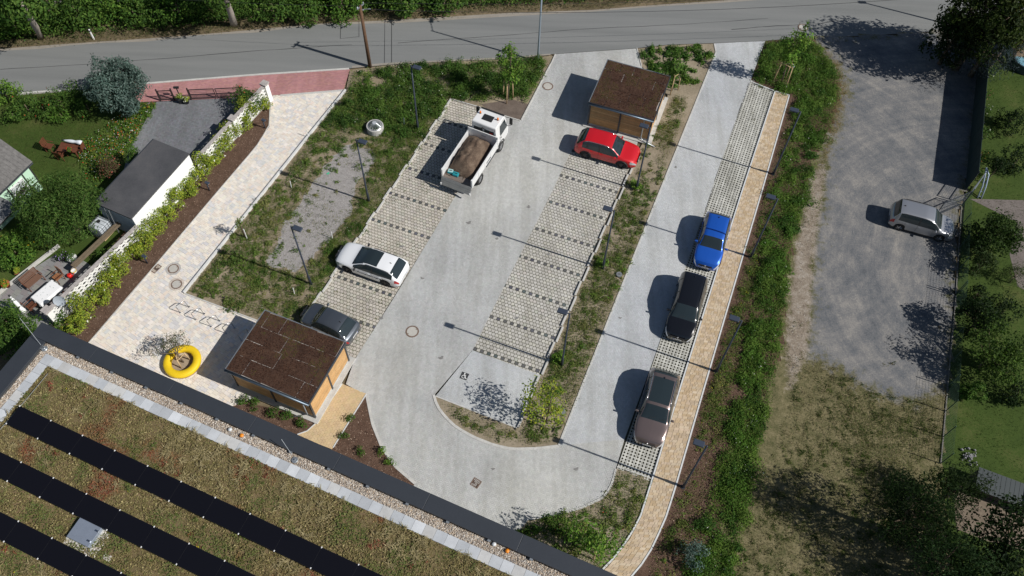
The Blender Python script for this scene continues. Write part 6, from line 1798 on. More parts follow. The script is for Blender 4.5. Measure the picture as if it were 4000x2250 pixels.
car('parked_car', 'small dark grey hatchback half hidden by the near shed', 'car', gm, hd_, 3.58, 1.66, 1.48, dict(top=[(0, 0.68), (0.02, 0.86), (0.06, 0.95), (0.20, 1.38), (0.30, 1.46), (0.45, 1.49), (0.57, 1.45), (0.60, 1.43), (0.75, 0.99), (0.78, 0.95), (0.9, 0.86), (0.965, 0.72), (1, 0.5)], belt=[(0, 0.66), (0.03, 0.86), (0.1, 0.92), (0.5, 0.92), (0.75, 0.90), (0.9, 0.80), (0.97, 0.66), (1, 0.48)], cowl=0.75, header=0.60, rear=(0.06, 0.20), side=(0.15, 0.36, 0.72), doors=(0.36, 0.68), axles=(0.17, 0.82), wheel_r=0.30, clear=0.17, paint=paint('slate paint', (0.085, 0.097, 0.115), 0.5), fin=M_BLACK, plate_z=0.66, roofw=0.72, tail_u=0.07))
pm_, hd_ = on_wheels((28.57, 33.56), (26.12, 34.35), 0.76, -1)
car('parked_car', 'silver high-roofed car nosing into the shade on the gravel lot', 'car', place(pm_, hd_, 0.06), hd_, 4.21, 1.70, 1.62, dict(top=[(0, 0.72), (0.015, 0.98), (0.03, 1.02), (0.085, 1.58), (0.2, 1.62), (0.45, 1.64), (0.58, 1.58), (0.61, 1.55), (0.76, 1.06), (0.79, 1.0), (0.9, 0.9), (0.965, 0.76), (1, 0.5)], belt=[(0, 0.72), (0.03, 0.98), (0.1, 1.0), (0.5, 0.98), (0.76, 0.95), (0.9, 0.82), (0.97, 0.68), (1, 0.48)], cowl=0.76, header=0.61, rear=(0.03, 0.085), side=(0.10, 0.41, 0.725), doors=(0.22, 0.41, 0.66), axles=(0.175, 0.80), wheel_r=0.31, clear=0.17, paint=paint('silver paint', (0.36, 0.37, 0.39), 0.6), rails=M_BLACK, roofw=0.80, boxy=True, fin=M_BLACK, tail_u=0.045))

# ---------------- white tipper truck (x forward, origin between the axles)
pm_, hd_ = on_wheels((-1.31, 40.10), (-2.58, 37.17), 0.92, -1)
tk = E('tipper_truck', 'white tipper truck loaded with brown soil, tailboard down', 'truck', (pm_.x, pm_.y, 0), hd_, 'vehicles parked on the site')
tk.scale = (1.05, 1.04, 1.12)
M_TW = paint('truck white', (0.78, 0.78, 0.77), 0.0, 0.35)
M_BED = plain('worn bed floor', (0.20, 0.165, 0.14), 0.7, 0.2, var=0.35, vscale=2)
M_TAILB = plain('bare aluminium board', (0.36, 0.37, 0.37), 0.45, 0.6, var=0.2, vscale=2)
WB = 3.2
for x_, dual in ((-WB / 2, 1), (WB / 2, 0)):
    for s in (1, -1):
        wheel(tk, x_, s * (0.86 if dual else 0.92), 0.41, 0.42 if dual else 0.24, s, M_RIM, 8)
fr = MB().box((-0.55, 0.42, 0.62), (5.0, 0.09, 0.2)).box((-0.55, -0.42, 0.62), (5.0, 0.09, 0.2)).box((-WB / 2, 0, 0.45), (0.16, 1.6, 0.16)).box((WB / 2, 0, 0.45), (0.14, 1.6, 0.14))
fr.build('chassis', M_BLACK, tk)
MB().box((0.25, -0.78, 0.62), (1.5, 0.34, 0.42)).build('side_box', M_ANTH, tk)
MB().box((0.25, 0.78, 0.62), (1.2, 0.34, 0.42)).build('side_box', M_ANTH, tk)
# cab: profile in x-z, extruded and drawn in towards the roof
prof = [(1.02, 0.62), (2.72, 0.62), (2.80, 1.05), (2.74, 1.42), (2.40, 2.36), (2.24, 2.46), (1.08, 2.46), (1.02, 2.40)]
V, F = [], []
for y_ in (-1, 1):
    for x_, z_ in prof:
        hw = 1.0 - (0.10 * max(0, (z_ - 1.25)) if z_ > 1.25 else 0)
        V.append((x_, y_ * hw, z_))
n = len(prof)
F = [tuple(range(n)), tuple(range(2 * n - 1, n - 1, -1))] + [(i, n + i, n + (i + 1) % n, (i + 1) % n) for i in range(n)]
cab = MB().add(V, [f[::-1] for f in F]).build('cab', M_TW, tk)
bevel(cab, 0.06, 3); smooth_angle(cab, 35)
def slab_on(pts, mat, nm, off=(0, 0, 0.006), par=None):
    return MB().add([Vector(p) + Vector(off) for p in pts], [tuple(range(len(pts)))]).build(nm, mat, par or cab)
slab_on([(2.735, -0.86, 1.48), (2.735, 0.86, 1.48), (2.44, 0.80, 2.26), (2.44, -0.80, 2.26)], M_GLASS, 'windscreen', (0.015, 0, 0.006))
for s in (1, -1):
    for y0_, y1_ in ((0.10, 0.74), (-0.74, -0.10)):
        pass
    q = [(1.55, s * 0.985, 1.42), (2.55, s * 0.985, 1.42), (2.32, s * 0.905, 2.18), (1.58, s * 0.905, 2.18)]
    slab_on(q if s > 0 else q[::-1], M_GLASS, 'door_window', (0, s * 0.012, 0))
    d_ = MB().box((2.03, s * 0.998, 1.0), (1.05, 0.03, 0.74)).build('door', M_TW, cab)
    MB().box((1.62, s * 1.02, 1.24), (0.14, 0.03, 0.03)).build('door_handle', M_BLACK, d_)
    MB().box((1.62, s * 0.99, 0.58), (0.92, 0.07, 0.14)).build('step', M_BLACK, cab)
    arc = [(WB / 2 + 0.5 * math.cos(a), s * 0.98, 0.41 + 0.5 * math.sin(a)) for a in np.linspace(0.1, math.pi - 0.1, 10)]
    MB().tube(arc, 0.06, 6).build('mudguard', M_BLACK, tk)
    MB().tube([(2.5, s * 0.95, 2.2), (2.62, s * 1.25, 2.18), (2.62, s * 1.25, 1.5), (2.6, s * 0.98, 1.4)], 0.016, 5).build('mirror_arm', M_BLACK, cab)
    bevel(MB().box((2.62, s * 1.25, 1.85), (0.10, 0.22, 0.5)).build('wing_mirror', M_BLACK, cab), 0.02)
for y_ in (0.42, -0.42):
    MB().box((1.012, y_, 1.92), (0.012, 0.66, 0.36)).build('rear_window', M_GLASS, cab)
MB().box((1.008, -0.55, 1.86), (0.014, 0.26, 0.2)).build('red_jacket', M_RED, cab)
bevel(MB().box((1.66, 0, 2.47), (0.52, 0.74, 0.04)).build('roof_hatch', M_BLACK, cab), 0.015)
MB().box((2.36, 0, 2.40), (0.12, 1.70, 0.12)).build('sun_visor', M_BLACK, cab)
for y_ in (0.66, -0.66):
    b_ = MB().lathe([(0.07, 0), (0.075, 0.03), (0.06, 0.04)], 14, (1.85 if y_ > 0 else 1.8, y_, 2.46)).build('beacon_base', M_BLACK, cab, True)
    MB().lathe([(0.055, 0.03), (0.06, 0.12), (0.045, 0.19), (0.0, 0.2)], 14, (1.85 if y_ > 0 else 1.8, y_, 2.46)).build('beacon', plain('amber beacon', (0.85, 0.20, 0.01), 0.2), cab, True)
MB().tube([(0.98, -0.06, 1.6), (0.98, -0.06, 2.12), (0.98, 0.12, 2.2), (0.98, 0.16, 2.1)], 0.03, 6).build('air_intake', M_BLACK, cab)
# tipper body
x0_, x1_, bw_, bz = -2.95, 0.86, 1.09, 1.02
MB().box(((x0_ + x1_) / 2, 0, bz), (x1_ - x0_, 2 * bw_ - 0.06, 0.10)).build('bed_floor', M_BED, tk)
for s in (1, -1):
    sb = MB().box(((x0_ + x1_) / 2, s * bw_, bz + 0.27), (x1_ - x0_ - 0.02, 0.06, 0.58)).build('side_board', M_TW, tk)
    bevel(sb, 0.012)
    MB().box(((x0_ + x1_) / 2, s * (bw_ + 0.01), bz + 0.57), (x1_ - x0_, 0.09, 0.05)).build('top_rail', M_TW, sb)
    for xx in (-2.0, -1.1, -0.2):
        MB().box((xx, s * (bw_ + 0.037), bz + 0.27), (0.07, 0.03, 0.5)).build('board_rib', M_TW, sb)
    MB().box((-0.55, s * (bw_ + 0.045), bz + 0.2), (0.6, 0.03, 0.035)).build('board_handle', M_ANTH, sb)
    MB().box((x0_ + 0.05, s * bw_, bz + 0.30), (0.12, 0.10, 0.70)).build('corner_post', M_TW, tk)
    MB().box((x1_ - 0.03, s * bw_, bz + 0.30), (0.10, 0.10, 0.70)).build('corner_post', M_TW, tk)
hb_ = MB().box((x1_, 0, bz + 0.45), (0.05, 2 * bw_ + 0.05, 0.95)).build('headboard', M_TW, tk)
for k in range(7):                               # worn stencilled marks on the headboard
    MB().box((x1_ - 0.028, -0.20 + 0.05 * k - 0.02, bz + 0.62), (0.006, 0.028, 0.10 if k % 2 else 0.07)).build('stencil', plain('faded stencil', (0.25, 0.27, 0.3), 0.8), hb_)
tb = MB().box((x0_ - 0.16, 0, bz - 0.20), (0.05, 2 * bw_, 0.58), rot=Matrix.Rotation(R(22), 3, 'Y')).build('tailboard', M_TAILB, tk)
for z_ in (-0.15, 0.0, 0.15):
    MB().box((x0_ - 0.19 - z_ * -0.36, 0, bz - 0.20 + z_), (0.03, 2 * bw_ - 0.1, 0.03), rot=Matrix.Rotation(R(22), 3, 'Y')).build('board_rib', M_TAILB, tb)
for s in (1, -1):
    MB().box((x0_ - 0.26, s * (bw_ - 0.03), bz - 0.40), (0.10, 0.07, 0.16)).build('hinge', M_TW, tb)
    MB().box((x0_ + 0.1, s * 0.8, 0.55), (0.06, 0.3, 0.14)).build('tail_light', M_TAIL, tk)
MB().box((x0_ + 0.14, 0, 0.5), (0.1, 1.9, 0.12)).build('rear_bumper', M_BLACK, tk)
# soil load: a bumpy heap, its own thing
M_LOAD = ground('loose soil', [(0.3, (0.055, 0.037, 0.027)), (0.48, (0.115, 0.08, 0.057)), (0.6, (0.19, 0.14, 0.10)), (0.75, (0.28, 0.215, 0.16))], 2.2, 14, 0.5, bump=0.9, bs_=16)
nx_, ny_ = 46, 30
hx = np.linspace(-2.45, 0.78, nx_); hy = np.linspace(-0.98, 1.04, ny_)
GX, GY = np.meshgrid(hx, hy, indexing='ij')
f = np.clip(1 - ((GX + 0.70) / 1.78) ** 4, 0, 1) * np.clip(1 - ((GY - 0.18 - 0.06 * GX) / 0.92) ** 2, 0, 1) ** 0.6
GZ = f * (0.74 + 0.26 * (fbm(GX, GY, 0.9, 77) - 0.5) * 2 - 0.07 * np.exp(-((GY - 0.12 - 0.1 * np.sin(GX * 2)) / 0.12) ** 2) + 0.10 * (fbm(GX, GY, 0.4, 79) - 0.5)) + 0.07 * fbm(GX, GY, 0.22, 78) * (f > 0.01) - 0.03
ids = np.arange(nx_ * ny_).reshape(nx_, ny_)
Fq = np.stack([ids[:-1, :-1], ids[1:, :-1], ids[1:, 1:], ids[:-1, 1:]], -1).reshape(-1)
hm = meshdata('soil_heap', np.stack([GX, GY, GZ + bz + 0.055], -1).reshape(-1, 3), Fq, np.full((nx_ - 1) * (ny_ - 1), 4), M_LOAD, None, True)
sh = obj('soil_heap', hm, None, (pm_.x, pm_.y, 0), hd_)
sh.scale = (1.05, 1.02, 1.12)
tag(sh, 'heap of brown soil in the bed of the white tipper truck', 'soil')
def in_truck(x, y, z):
    c, s = math.cos(hd_), math.sin(hd_)
    return (pm_.x + x * c - y * s, pm_.y + x * s + y * c, z)
m = MB()
for k in range(70):
    a = (RNG.uniform(-2.75, -1.9), RNG.uniform(-0.3, 0.95))
    r = RNG.uniform(0.02, 0.07)
    m.box((a[0], a[1], bz + 0.06 + r * 0.4), (r * 1.5, r, r), RNG.uniform(0, 3), taper=0.6)
m2 = m.build('soil_crumb', M_LOAD, sh); m2['kind'] = 'stuff'
for k, (x, y, rz_, lab) in enumerate(((-2.45, 0.72, 0.2, 'upper of the two teal tool cases in the truck bed'), (-2.52, 0.30, 0.05, 'lower of the two teal tool cases in the truck bed'))):
    t = E('tool_case', lab, 'tool case', in_truck(x * 1.05, y * 1.02, (bz + 0.06) * 1.12), hd_ + rz_, 'teal tool cases in the truck')
    bevel(MB().box((0, 0, 0.08), (0.32, 0.40, 0.15)).build('case_body', plain('teal plastic', (0.02, 0.27, 0.31), 0.5), t), 0.02)
    MB().box((0, 0, 0.175), (0.26, 0.34, 0.03)).build('case_lid', plain('pale case lid', (0.35, 0.55, 0.55), 0.5) if k == 0 else MATS['teal plastic'], t)
    MB().box((0, 0, 0.20), (0.05, 0.20, 0.03)).build('handle', M_BLACK, t)
# ================================================================ STREET FURNITURE AND SMALL THINGS
def lamp(label, base, dirn, h=6.25, group='tall square-headed lamp posts'):
    """round post, short bracket, flat box head; dirn = direction the head points (world angle)"""
    o = E('street_lamp', label, 'street lamp', base, dirn, group)
    MB().tube([(0, 0, -0.2), (0, 0, 0.9), (0, 0, 0.95), (0, 0, h)], [0.085, 0.085, 0.06, 0.045], 12).build('post', M_POST, o, True)
    MB().lathe([(0.0, 0.02), (0.13, 0.02), (0.13, 0.0)], 16).build('base_plate', M_POST, o)
    MB().tube([(-0.02, 0, h - 0.05), (0.16, 0, h - 0.02)], 0.035, 8).build('bracket', M_POST, o)
    hd = MB().box((0.42, 0, h), (0.58, 0.34, 0.10), taper=0.92).build('lamp_head', plain('lamp head', (0.06, 0.075, 0.105), 0.35, 0.3), o)
    bevel(hd, 0.015)
    MB().box((0.44, 0, h - 0.056), (0.42, 0.24, 0.012)).build('lens', plain('lamp lens', (0.6, 0.6, 0.58), 0.3), o)
    return o
LW = R(161)
for x, y, lab, dr in (
    (1052, 328, 'tall lamp post in the bed left of the truck', R(-20)), (928, 507, 'tall lamp post beside the gravel hollow', R(-20)), (782, 714, 'tall lamp post in the bed near the white car', R(-20)),
    (1600, 477, 'tall lamp post at the kerb next to the red car', LW), (1516, 676, 'tall lamp post in the strip halfway along the right bays', LW), (1413, 919, 'tall lamp post in the strip near the bright young tree', LW),
    (1945, 438, 'uppermost lamp post in the border right of the sand footpath', LW), (1888, 647, 'lamp post in the border level with the blue car', LW), (1801, 935, 'lamp post in the border between the black and brown cars', LW), (1718, 1225, 'lowest lamp post in the border beside the curve of the footpath', LW)):
    lamp(lab, S(x, y), dr)
# far street lamp, only its post in the picture
o = E('street_lamp', 'slim grey road lamp post running out of the top edge', 'street lamp', S(1353, 154))
MB().tube([(0, 0, -0.2), (0, 0, 1.0), (0, 0, 8.0)], [0.09, 0.085, 0.05], 12).build('post', plain('galvanised post', (0.34, 0.40, 0.46), 0.4, 0.6), o, True)
MB().tube([(0, 0, 7.9), (0, 1.0, 8.15)], 0.03, 6).build('bracket', M_ZINC, o)
MB().box((0, 1.2, 8.12), (0.26, 0.6, 0.12), taper=0.8).build('lamp_head', M_ZINC, o)
o = E('street_lamp', 'dark road lamp leaning out of the trees at the upper right', 'street lamp', S(2375, 58))
MB().tube([(0, 0, -0.2), (0, 0, 5.6)], [0.09, 0.06], 10).build('post', M_BLACK, o, True)
MB().box((-0.3, 0.1, 5.6), (0.6, 0.3, 0.1)).build('lamp_head', M_BLACK, o)
# utility pole and overhead wires
pb = S(931, 168)
o = E('utility_pole', 'brown timber utility pole between the road and the weed bed', 'utility pole', pb)
ph = 5.75
MB().tube([(0, 0, -0.3), (0.0, 0, ph)], [0.15, 0.11], 12).build('pole', plain('creosoted pole', (0.12, 0.065, 0.035), 0.85, var=0.35, vscale=4), o, True)
ca = MB().box((0.02, 0, ph - 0.06), (0.75, 0.08, 0.08), R(58)).box((0.02, 0, ph - 0.32), (0.45, 0.07, 0.07), R(-15)).build('crossarm', M_ZINC, o)
for dx in (-0.32, 0.32):
    MB().lathe([(0.03, 0), (0.045, 0.04), (0.03, 0.08), (0.045, 0.11), (0.0, 0.14)], 10, (0.02 + dx * math.cos(R(58)), dx * math.sin(R(58)), ph - 0.02)).build('insulator', plain('porcelain', (0.55, 0.6, 0.66), 0.2), ca, True)
MB().tube([(0.05, 0, ph - 0.32), (0.55, 0.05, ph - 0.30)], 0.02, 6).tube([(0.55, 0.05, ph - 0.30), (0.72, 0.05, ph - 0.3)], 0.045, 8).build('cable_clamp', M_ZINC, o)
pt = Vector((pb.x, pb.y, ph))
def sag(a, b, s, n=14):
    a, b = Vector(a), Vector(b)
    return [a.lerp(b, t / n) - Vector((0, 0, 4 * s * (t / n) * (1 - t / n))) for t in range(n + 1)]
far_r = S(2500, -40, 6.0)
wire('overhead_wire', 'upper overhead wire crossing the road to the right', sag(pt + Vector((.2, .2, .1)), far_r, 0.7), 0.011, M_BLACK)
wire('overhead_wire', 'lower overhead wire crossing the road to the right', sag(pt + Vector((.6, 0, -.3)), far_r + Vector((0, -0.6, -0.2)), 0.9), 0.014, M_BLACK)
wire('overhead_wire', 'overhead wire running from the pole to the left edge', sag(pt + Vector((0, 0, 0)), S(-150, -60, 6.0), 0.6), 0.010, M_BLACK)

# ring bench
rb = S(462, 914)
o = E('ring_bench', 'yellow ring-shaped bench round a small tree', 'bench', rb)
MB().lathe([(0.72, 0.0), (0.72, 0.14), (1.04, 0.14), (1.04, 0.0)], 48).build('base', plain('corten base', (0.30, 0.19, 0.10), 0.8, var=0.2), o)
ya = plain('yellow seat', (0.76, 0.52, 0.008), 0.6, var=0.07, vscale=2.5)
MB().lathe([(0.66, 0.15), (0.64, 0.22), (0.66, 0.36), (0.71, 0.42), (0.88, 0.455), (1.04, 0.42), (1.10, 0.36), (1.12, 0.24), (1.09, 0.15), (0.66, 0.15)], 64).build('seat', ya, o, True)
MB().lathe([(0.0, 0.05), (0.71, 0.03)], 40).build('planting_pit', ground('gritty pit', [(0.3, (0.24, 0.18, 0.12)), (0.7, (0.42, 0.34, 0.25))], 3, 20, 0.4), o)
# paver ring round the bench
pr_o = tag(obj('paver_ring', None), kind='structure')
for k in range(52):
    a = 2 * math.pi * k / 52
    MB().box((0, 0, 0.0), (0.17, 0.128, 0.014), col=tuple(shade(random.choice(fp), 0.08))).build('paver', M_FLAG, pr_o, loc=(rb.x + 1.25 * math.cos(a), rb.y + 1.25 * math.sin(a), 0.006), rz=a)
# bicycle stands
base_l = [((427, 779), (458, 768)), ((467, 794), (502, 782)), ((503, 815), (538, 799)), ((541, 833), (577, 817)), ((597, 852), (622, 842))]
for k, (p0, p1) in enumerate(base_l):
    pa = S(464 + 38.5 * k, 779.5 + 17.5 * k)
    o = E('bicycle_stand', 'slanted steel bicycle stand on the flagstones, %s from the path' % ORD[k], 'bicycle stand', pa, math.atan2((S(482, 768) - S(446, 791)).y, (S(482, 768) - S(446, 791)).x), 'row of bicycle stands')
    hgt = 0.72
    MB().tube([(-0.30, 0, -0.1), (-0.30, 0.02, 0.12), (-0.34, 0.06, hgt - 0.08), (-0.28, 0.07, hgt), (0.20, 0.07, hgt), (0.27, 0.06, hgt - 0.08), (0.32, 0, -0.1)], 0.024, 8).build('hoop', M_STEEL, o, True)
    MB().cyl((-0.30, 0, 0), (-0.30, 0, 0.012), 0.06).build('foot_plate', M_STEEL, o)
    MB().cyl((0.32, 0, 0), (0.32, 0, 0.012), 0.06).build('foot_plate', M_STEEL, o)
# manholes
def manhole(label, p, r=0.38, ring=None):
    o = E('manhole', label, 'manhole cover', S(*p))
    MB().lathe([(r * 0.80, 0.012), (r, 0.012), (r, -0.03)], 32).build('frame', M_RUST, o)
    MB().lathe([(0.0, 0.010), (r * 0.78, 0.010), (r * 0.78, -0.03)], 32).build('cover', plain('cover concrete', (0.45, 0.43, 0.39), 0.9, var=0.12), o)
    for a in (0.6, 3.74):
        MB().box((r * 0.72 * math.cos(a), r * 0.72 * math.sin(a), 0.014), (0.08, 0.05, 0.008), a).build('lifting_slot', M_RUST, o)
    if ring:
        for k in range(26):
            a = 2 * math.pi * k / 26
            MB().box(((r + 0.075) * math.cos(a), (r + 0.075) * math.sin(a), 0.004), (0.11, 0.095, 0.012), a, col=tuple(shade(ring, 0.1))).build('setting_stone', M_FLAG, o)
manhole('round manhole in the paved aisle below the right bays', (1037, 834), 0.42)
manhole('upper round manhole in the flagstone path', (436, 676), 0.36, (0.42, 0.40, 0.38))
manhole('lower round manhole in the flagstone path', (444, 715), 0.36, (0.52, 0.46, 0.40))
manhole('round manhole at the entrance beside the far shed', (1378, 217), 0.42)
manhole('round manhole in the asphalt near the gravel lot entrance', (2020, 69), 0.42)
def drain_cover(label, p, w, l, rz):
    o = E('drain_grate', label, 'drain', S(*p), rz)
    f = MB()
    for sx, sy, a, b in ((0, l / 2, w, 0.04), (0, -l / 2, w, 0.04), (w / 2, 0, 0.04, l), (-w / 2, 0, 0.04, l)):
        f.box((sx, sy, 0.004), (a, b, 0.02))
    f.build('frame', M_RUST, o)
    n = int(l / 0.07)
    for k in range(n):
        MB().box((0, -l / 2 + (k + 0.5) * l / n, 0.002), (w - 0.05, 0.035, 0.018)).build('bar', M_RUST, o)
    MB().box((0, 0, -0.005), (w, l, 0.008)).build('pit', M_BLACK, o)
drain_cover('square cast-iron gully grate in the turning area', (1197, 1215), 0.46, 0.46, R(60))
drain_cover('rectangular brown grate at the edge of the flagstone path', (393, 676), 0.34, 0.62, R(-32))
# two bed inspection caps
for p, lab in (((1557, 692), 'round grey inspection cap in the strip below the middle lamp'), ((1414, 1036), 'dark round inspection cap beside the bright young tree')):
    o = E('inspection_cap', lab, 'inspection cover', S(*p))
    MB().lathe([(0.0, 0.12), (0.19, 0.12), (0.2, 0.10), (0.2, -0.05)], 24).build('cap', plain('grey cap', (0.16, 0.17, 0.18), 0.6, var=0.2), o)
    MB().box((0, 0, 0.125), (0.16, 0.04, 0.02)).build('grip', M_BLACK, o)
# concrete shaft with conical grating
o = E('drain_shaft', 'concrete shaft ring with a conical steel grating in the weed bed', 'drain shaft', S(945, 328))
MB().lathe([(0.42, 0.0), (0.42, 0.52), (0.60, 0.52), (0.62, 0.48), (0.62, -0.1)], 32).build('ring', M_CONC, o)
MB().lathe([(0.0, 0.1), (0.42, 0.08)], 24).build('pit', M_BLACK, o)
for k in range(20):
    a = 2 * math.pi * k / 20
    MB().tube([(0.50 * math.cos(a), 0.50 * math.sin(a), 0.52), (0.16 * math.cos(a), 0.16 * math.sin(a), 0.80)], 0.016, 5).build('grate_bar', M_ZINC, o)
MB().lathe([(0.0, 0.83), (0.15, 0.82), (0.17, 0.78)], 20).build('grate_cap', plain('dull zinc', (0.38, 0.40, 0.42), 0.7), o)
MB().lathe([(0.49, 0.53), (0.52, 0.54), (0.54, 0.52)], 28).build('grate_ring', M_STEEL, o)
# low bollard lights along the wall bed
for k, (x, y) in enumerate(((667, 322), (527, 479), (371, 662))):
    o = E('bollard_light', 'low dark bollard light in the wall bed, %s from the gate pillar' % ORD[k], 'bollard light', S(x, y), R(-25), 'bollard lights along the wall bed')
    MB().cyl((0, 0, -0.1), (0, 0, 0.85), 0.045, 0.04, 10).build('post', M_POST, o, True)
    bevel(MB().box((0.10, 0, 0.87), (0.32, 0.20, 0.07)).build('lamp_head', MATS['lamp head'], o), 0.012)
# accessible-bay symbol: dark paving square with a white wheelchair figure
asym = E('accessible_symbol', 'black paving square with a white wheelchair symbol in the accessible bay', 'parking symbol', S(1168, 946, 0.004), aR)
MB().box((0, 0, 0.0), (0.46, 0.46, 0.012)).build('square', plain('dark paver', (0.035, 0.037, 0.04), 0.85), asym)
M_LINE = plain('road marking white', (0.78, 0.78, 0.76), 0.7)
wc_ = MB()
wc_.lathe([(0.085, 0.012), (0.115, 0.012)], 22, (-0.03, -0.06, 0))
wc_.box((-0.03, 0.17, 0.012), (0.07, 0.07, 0.004), 0.785)
for c_, d_, a_ in (((-0.02, 0.07), (0.05, 0.15), 0.1), ((0.03, 0.0), (0.13, 0.04), 0), ((0.10, -0.07), (0.04, 0.15), 0.35), ((0.16, -0.13), (0.09, 0.035), 0.2), ((0.03, 0.07), (0.12, 0.035), 0)):
    wc_.box((c_[0], c_[1], 0.0115), (d_[0], d_[1], 0.004), a_)
wc_.build('wheelchair_figure', M_LINE, asym)
# roadside delineator
o = E('delineator_post', 'short white roadside marker post in the far verge', 'marker post', S(236, 98))
bevel(MB().box((0, 0, 0.45), (0.12, 0.10, 1.0), taper=0.85).build('post', M_WHITE, o), 0.02)
MB().box((0, 0, 0.80), (0.115, 0.095, 0.12)).build('band', M_BLACK, o)
# yard gate and railing by the pavement
def gate(label, a, b, leaves_, h=0.95):
    a, b = S(*a), S(*b)
    d = b - a; L_ = d.length
    o = E('garden_gate', label, 'gate', a, math.atan2(d.y, d.x))
    mt = plain('brown black gate', (0.045, 0.03, 0.03), 0.6)
    for x in [0.0] + [L_]:
        MB().box((x, 0, h / 2 + 0.08), (0.09, 0.09, h + 0.2)).build('post', mt, o)
    w = L_ / leaves_
    for k in range(leaves_):
        x0, x1 = k * w + 0.07, (k + 1) * w - 0.05
        f = MB()
        f.box(((x0 + x1) / 2, 0, h), (x1 - x0, 0.05, 0.06)).box(((x0 + x1) / 2, 0, 0.10), (x1 - x0, 0.05, 0.06)).box((x0, 0, h / 2 + .05), (0.05, 0.05, h - 0.1)).box((x1, 0, h / 2 + .05), (0.05, 0.05, h - 0.1))
        lf = f.build('gate_leaf', mt, o)
        for q in range(5):
            MB().box(((x0 + x1) / 2, 0, 0.24 + 0.14 * q), (x1 - x0 - 0.05, 0.022, 0.022)).build('rail', mt, lf)
    return o
gate('single dark metal gate leaf beside the conifer', (404, 253), (440, 251), 1)
gate('double dark metal driveway gate on the red pavement', (481, 250), (612, 244), 2)
o = E('letter_box', 'dark slim letter box post between the two gates', 'letter box', S(455, 248), R(4))
MB().box((0, 0, 0.55), (0.06, 0.06, 1.1)).build('post', M_BLACK, o)
MB().box((0, 0, 1.12), (0.38, 0.14, 0.12)).build('box', M_BLACK, o)
def pot(label, p, r, h, mat, palette, flowers, seed, ph_=0.35):
    b_ = S(*p)
    o = E('flower_pot', label, 'flower pot', b_)
    MB().lathe([(0.0, 0.01), (r * 0.7, 0.0), (r, h), (r * 1.06, h), (r * 0.95, h - 0.02), (0, h - 0.03)], 18).build('pot', mat, o, True)
    bl = lobes(0, 0, h + ph_ * 0.5, r * 1.5, ph_ * 0.6, 6, seed, 0.5)
    C_, d_ = crown_pts(bl, 240)
    cl = pal(palette, 240)
    se = RNG.uniform(0, 1, 240) < 0.14
    if flowers:
        cl[se] = np.array(flowers)[RNG.integers(0, len(flowers), se.sum())]
    l_ = RNG.uniform(.06, .13, 240)
    obj('foliage', leafmesh('foliage', C_, d_ + np.array([0, 0, .6]), l_, l_ * .6, cl), o)
M_TERRA = plain('terracotta', (0.42, 0.15, 0.07), 0.85, var=0.15)
pot('left dark pot with white flowers at the driveway gate', (457, 258), 0.22, 0.45, M_ANTH, 'lime', WF, 1)
pot('right dark bowl of green plants at the driveway gate', (470, 259), 0.24, 0.32, M_ANTH, 'lime', WF, 2)
pot('white tub with a leafy plant at the head of the patio', (187, 657), 0.3, 0.42, M_WHITE, 'mid', None, 3, 0.6)
pot('dark pot of lilac flowers beside the white tub', (160, 652), 0.28, 0.3, M_BLACK, 'mid', [(0.4, 0.3, 0.6)], 4)
pot('terracotta pot at the left patio edge', (20, 720), 0.24, 0.3, M_TERRA, 'lime', [(0.75, 0.08, 0.03)], 5)
pot('small terracotta pot on the patio wall', (46, 690), 0.17, 0.24, M_TERRA, 'lime', None, 6)
pot('terracotta pot of red geraniums on the garden table', (186, 376), 0.14, 0.2, M_TERRA, 'mid', [(0.75, 0.04, 0.03)], 7, 0.3)
pot_o = bpy.data.objects['flower_pot.006']; pot_o.location = S(178, 383, 0.76)
# patio paving, table, chairs
patio = SP([(-20, 745), (60, 690), (140, 640), (185, 640), (225, 665), (240, 690), (180, 770), (160, 800), (120, 830), (40, 825), (-20, 800)])
pa_ = sheet('patio', patio, -0.012, plain('patio joint', (0.14, 0.135, 0.13), 0.95))
T, C = rects(patio, R(66), np.array(S(120, 720)[:2]), g_bond(0.4, 0.4, 0.012, (0.235, 0.23, 0.225), 0.12))
pave(pa_, patio, T, C, 0.004, 0.03, M_FLAG, 'slab')
kerb('kerb', SP([(-20, 755), (60, 690), (150, 620)]), 0.14, -0.1, 0.22, 1.0, M_CONC)
def table(label, p, rz, w, d, h, mat, cloth=None):
    o = E('garden_table', label, 'table', p, rz)
    n = 6
    for k in range(n):
        MB().box((0, -d / 2 + (k + .5) * d / n, h - 0.02), (w, d / n - 0.012, 0.035)).build('table_board', mat, o)
    for sx in (-1, 1):
        for sy in (-1, 1):
            MB().box((sx * (w / 2 - 0.08), sy * (d / 2 - 0.08), h / 2 - 0.02), (0.07, 0.07, h - 0.04)).build('leg', mat, o)
    return o
tp = S(116, 735, 0.74)
table('garden table under a white cloth on the patio', (tp.x, tp.y, 0), R(57), 1.55, 0.95, 0.74, M_WOODBRN)
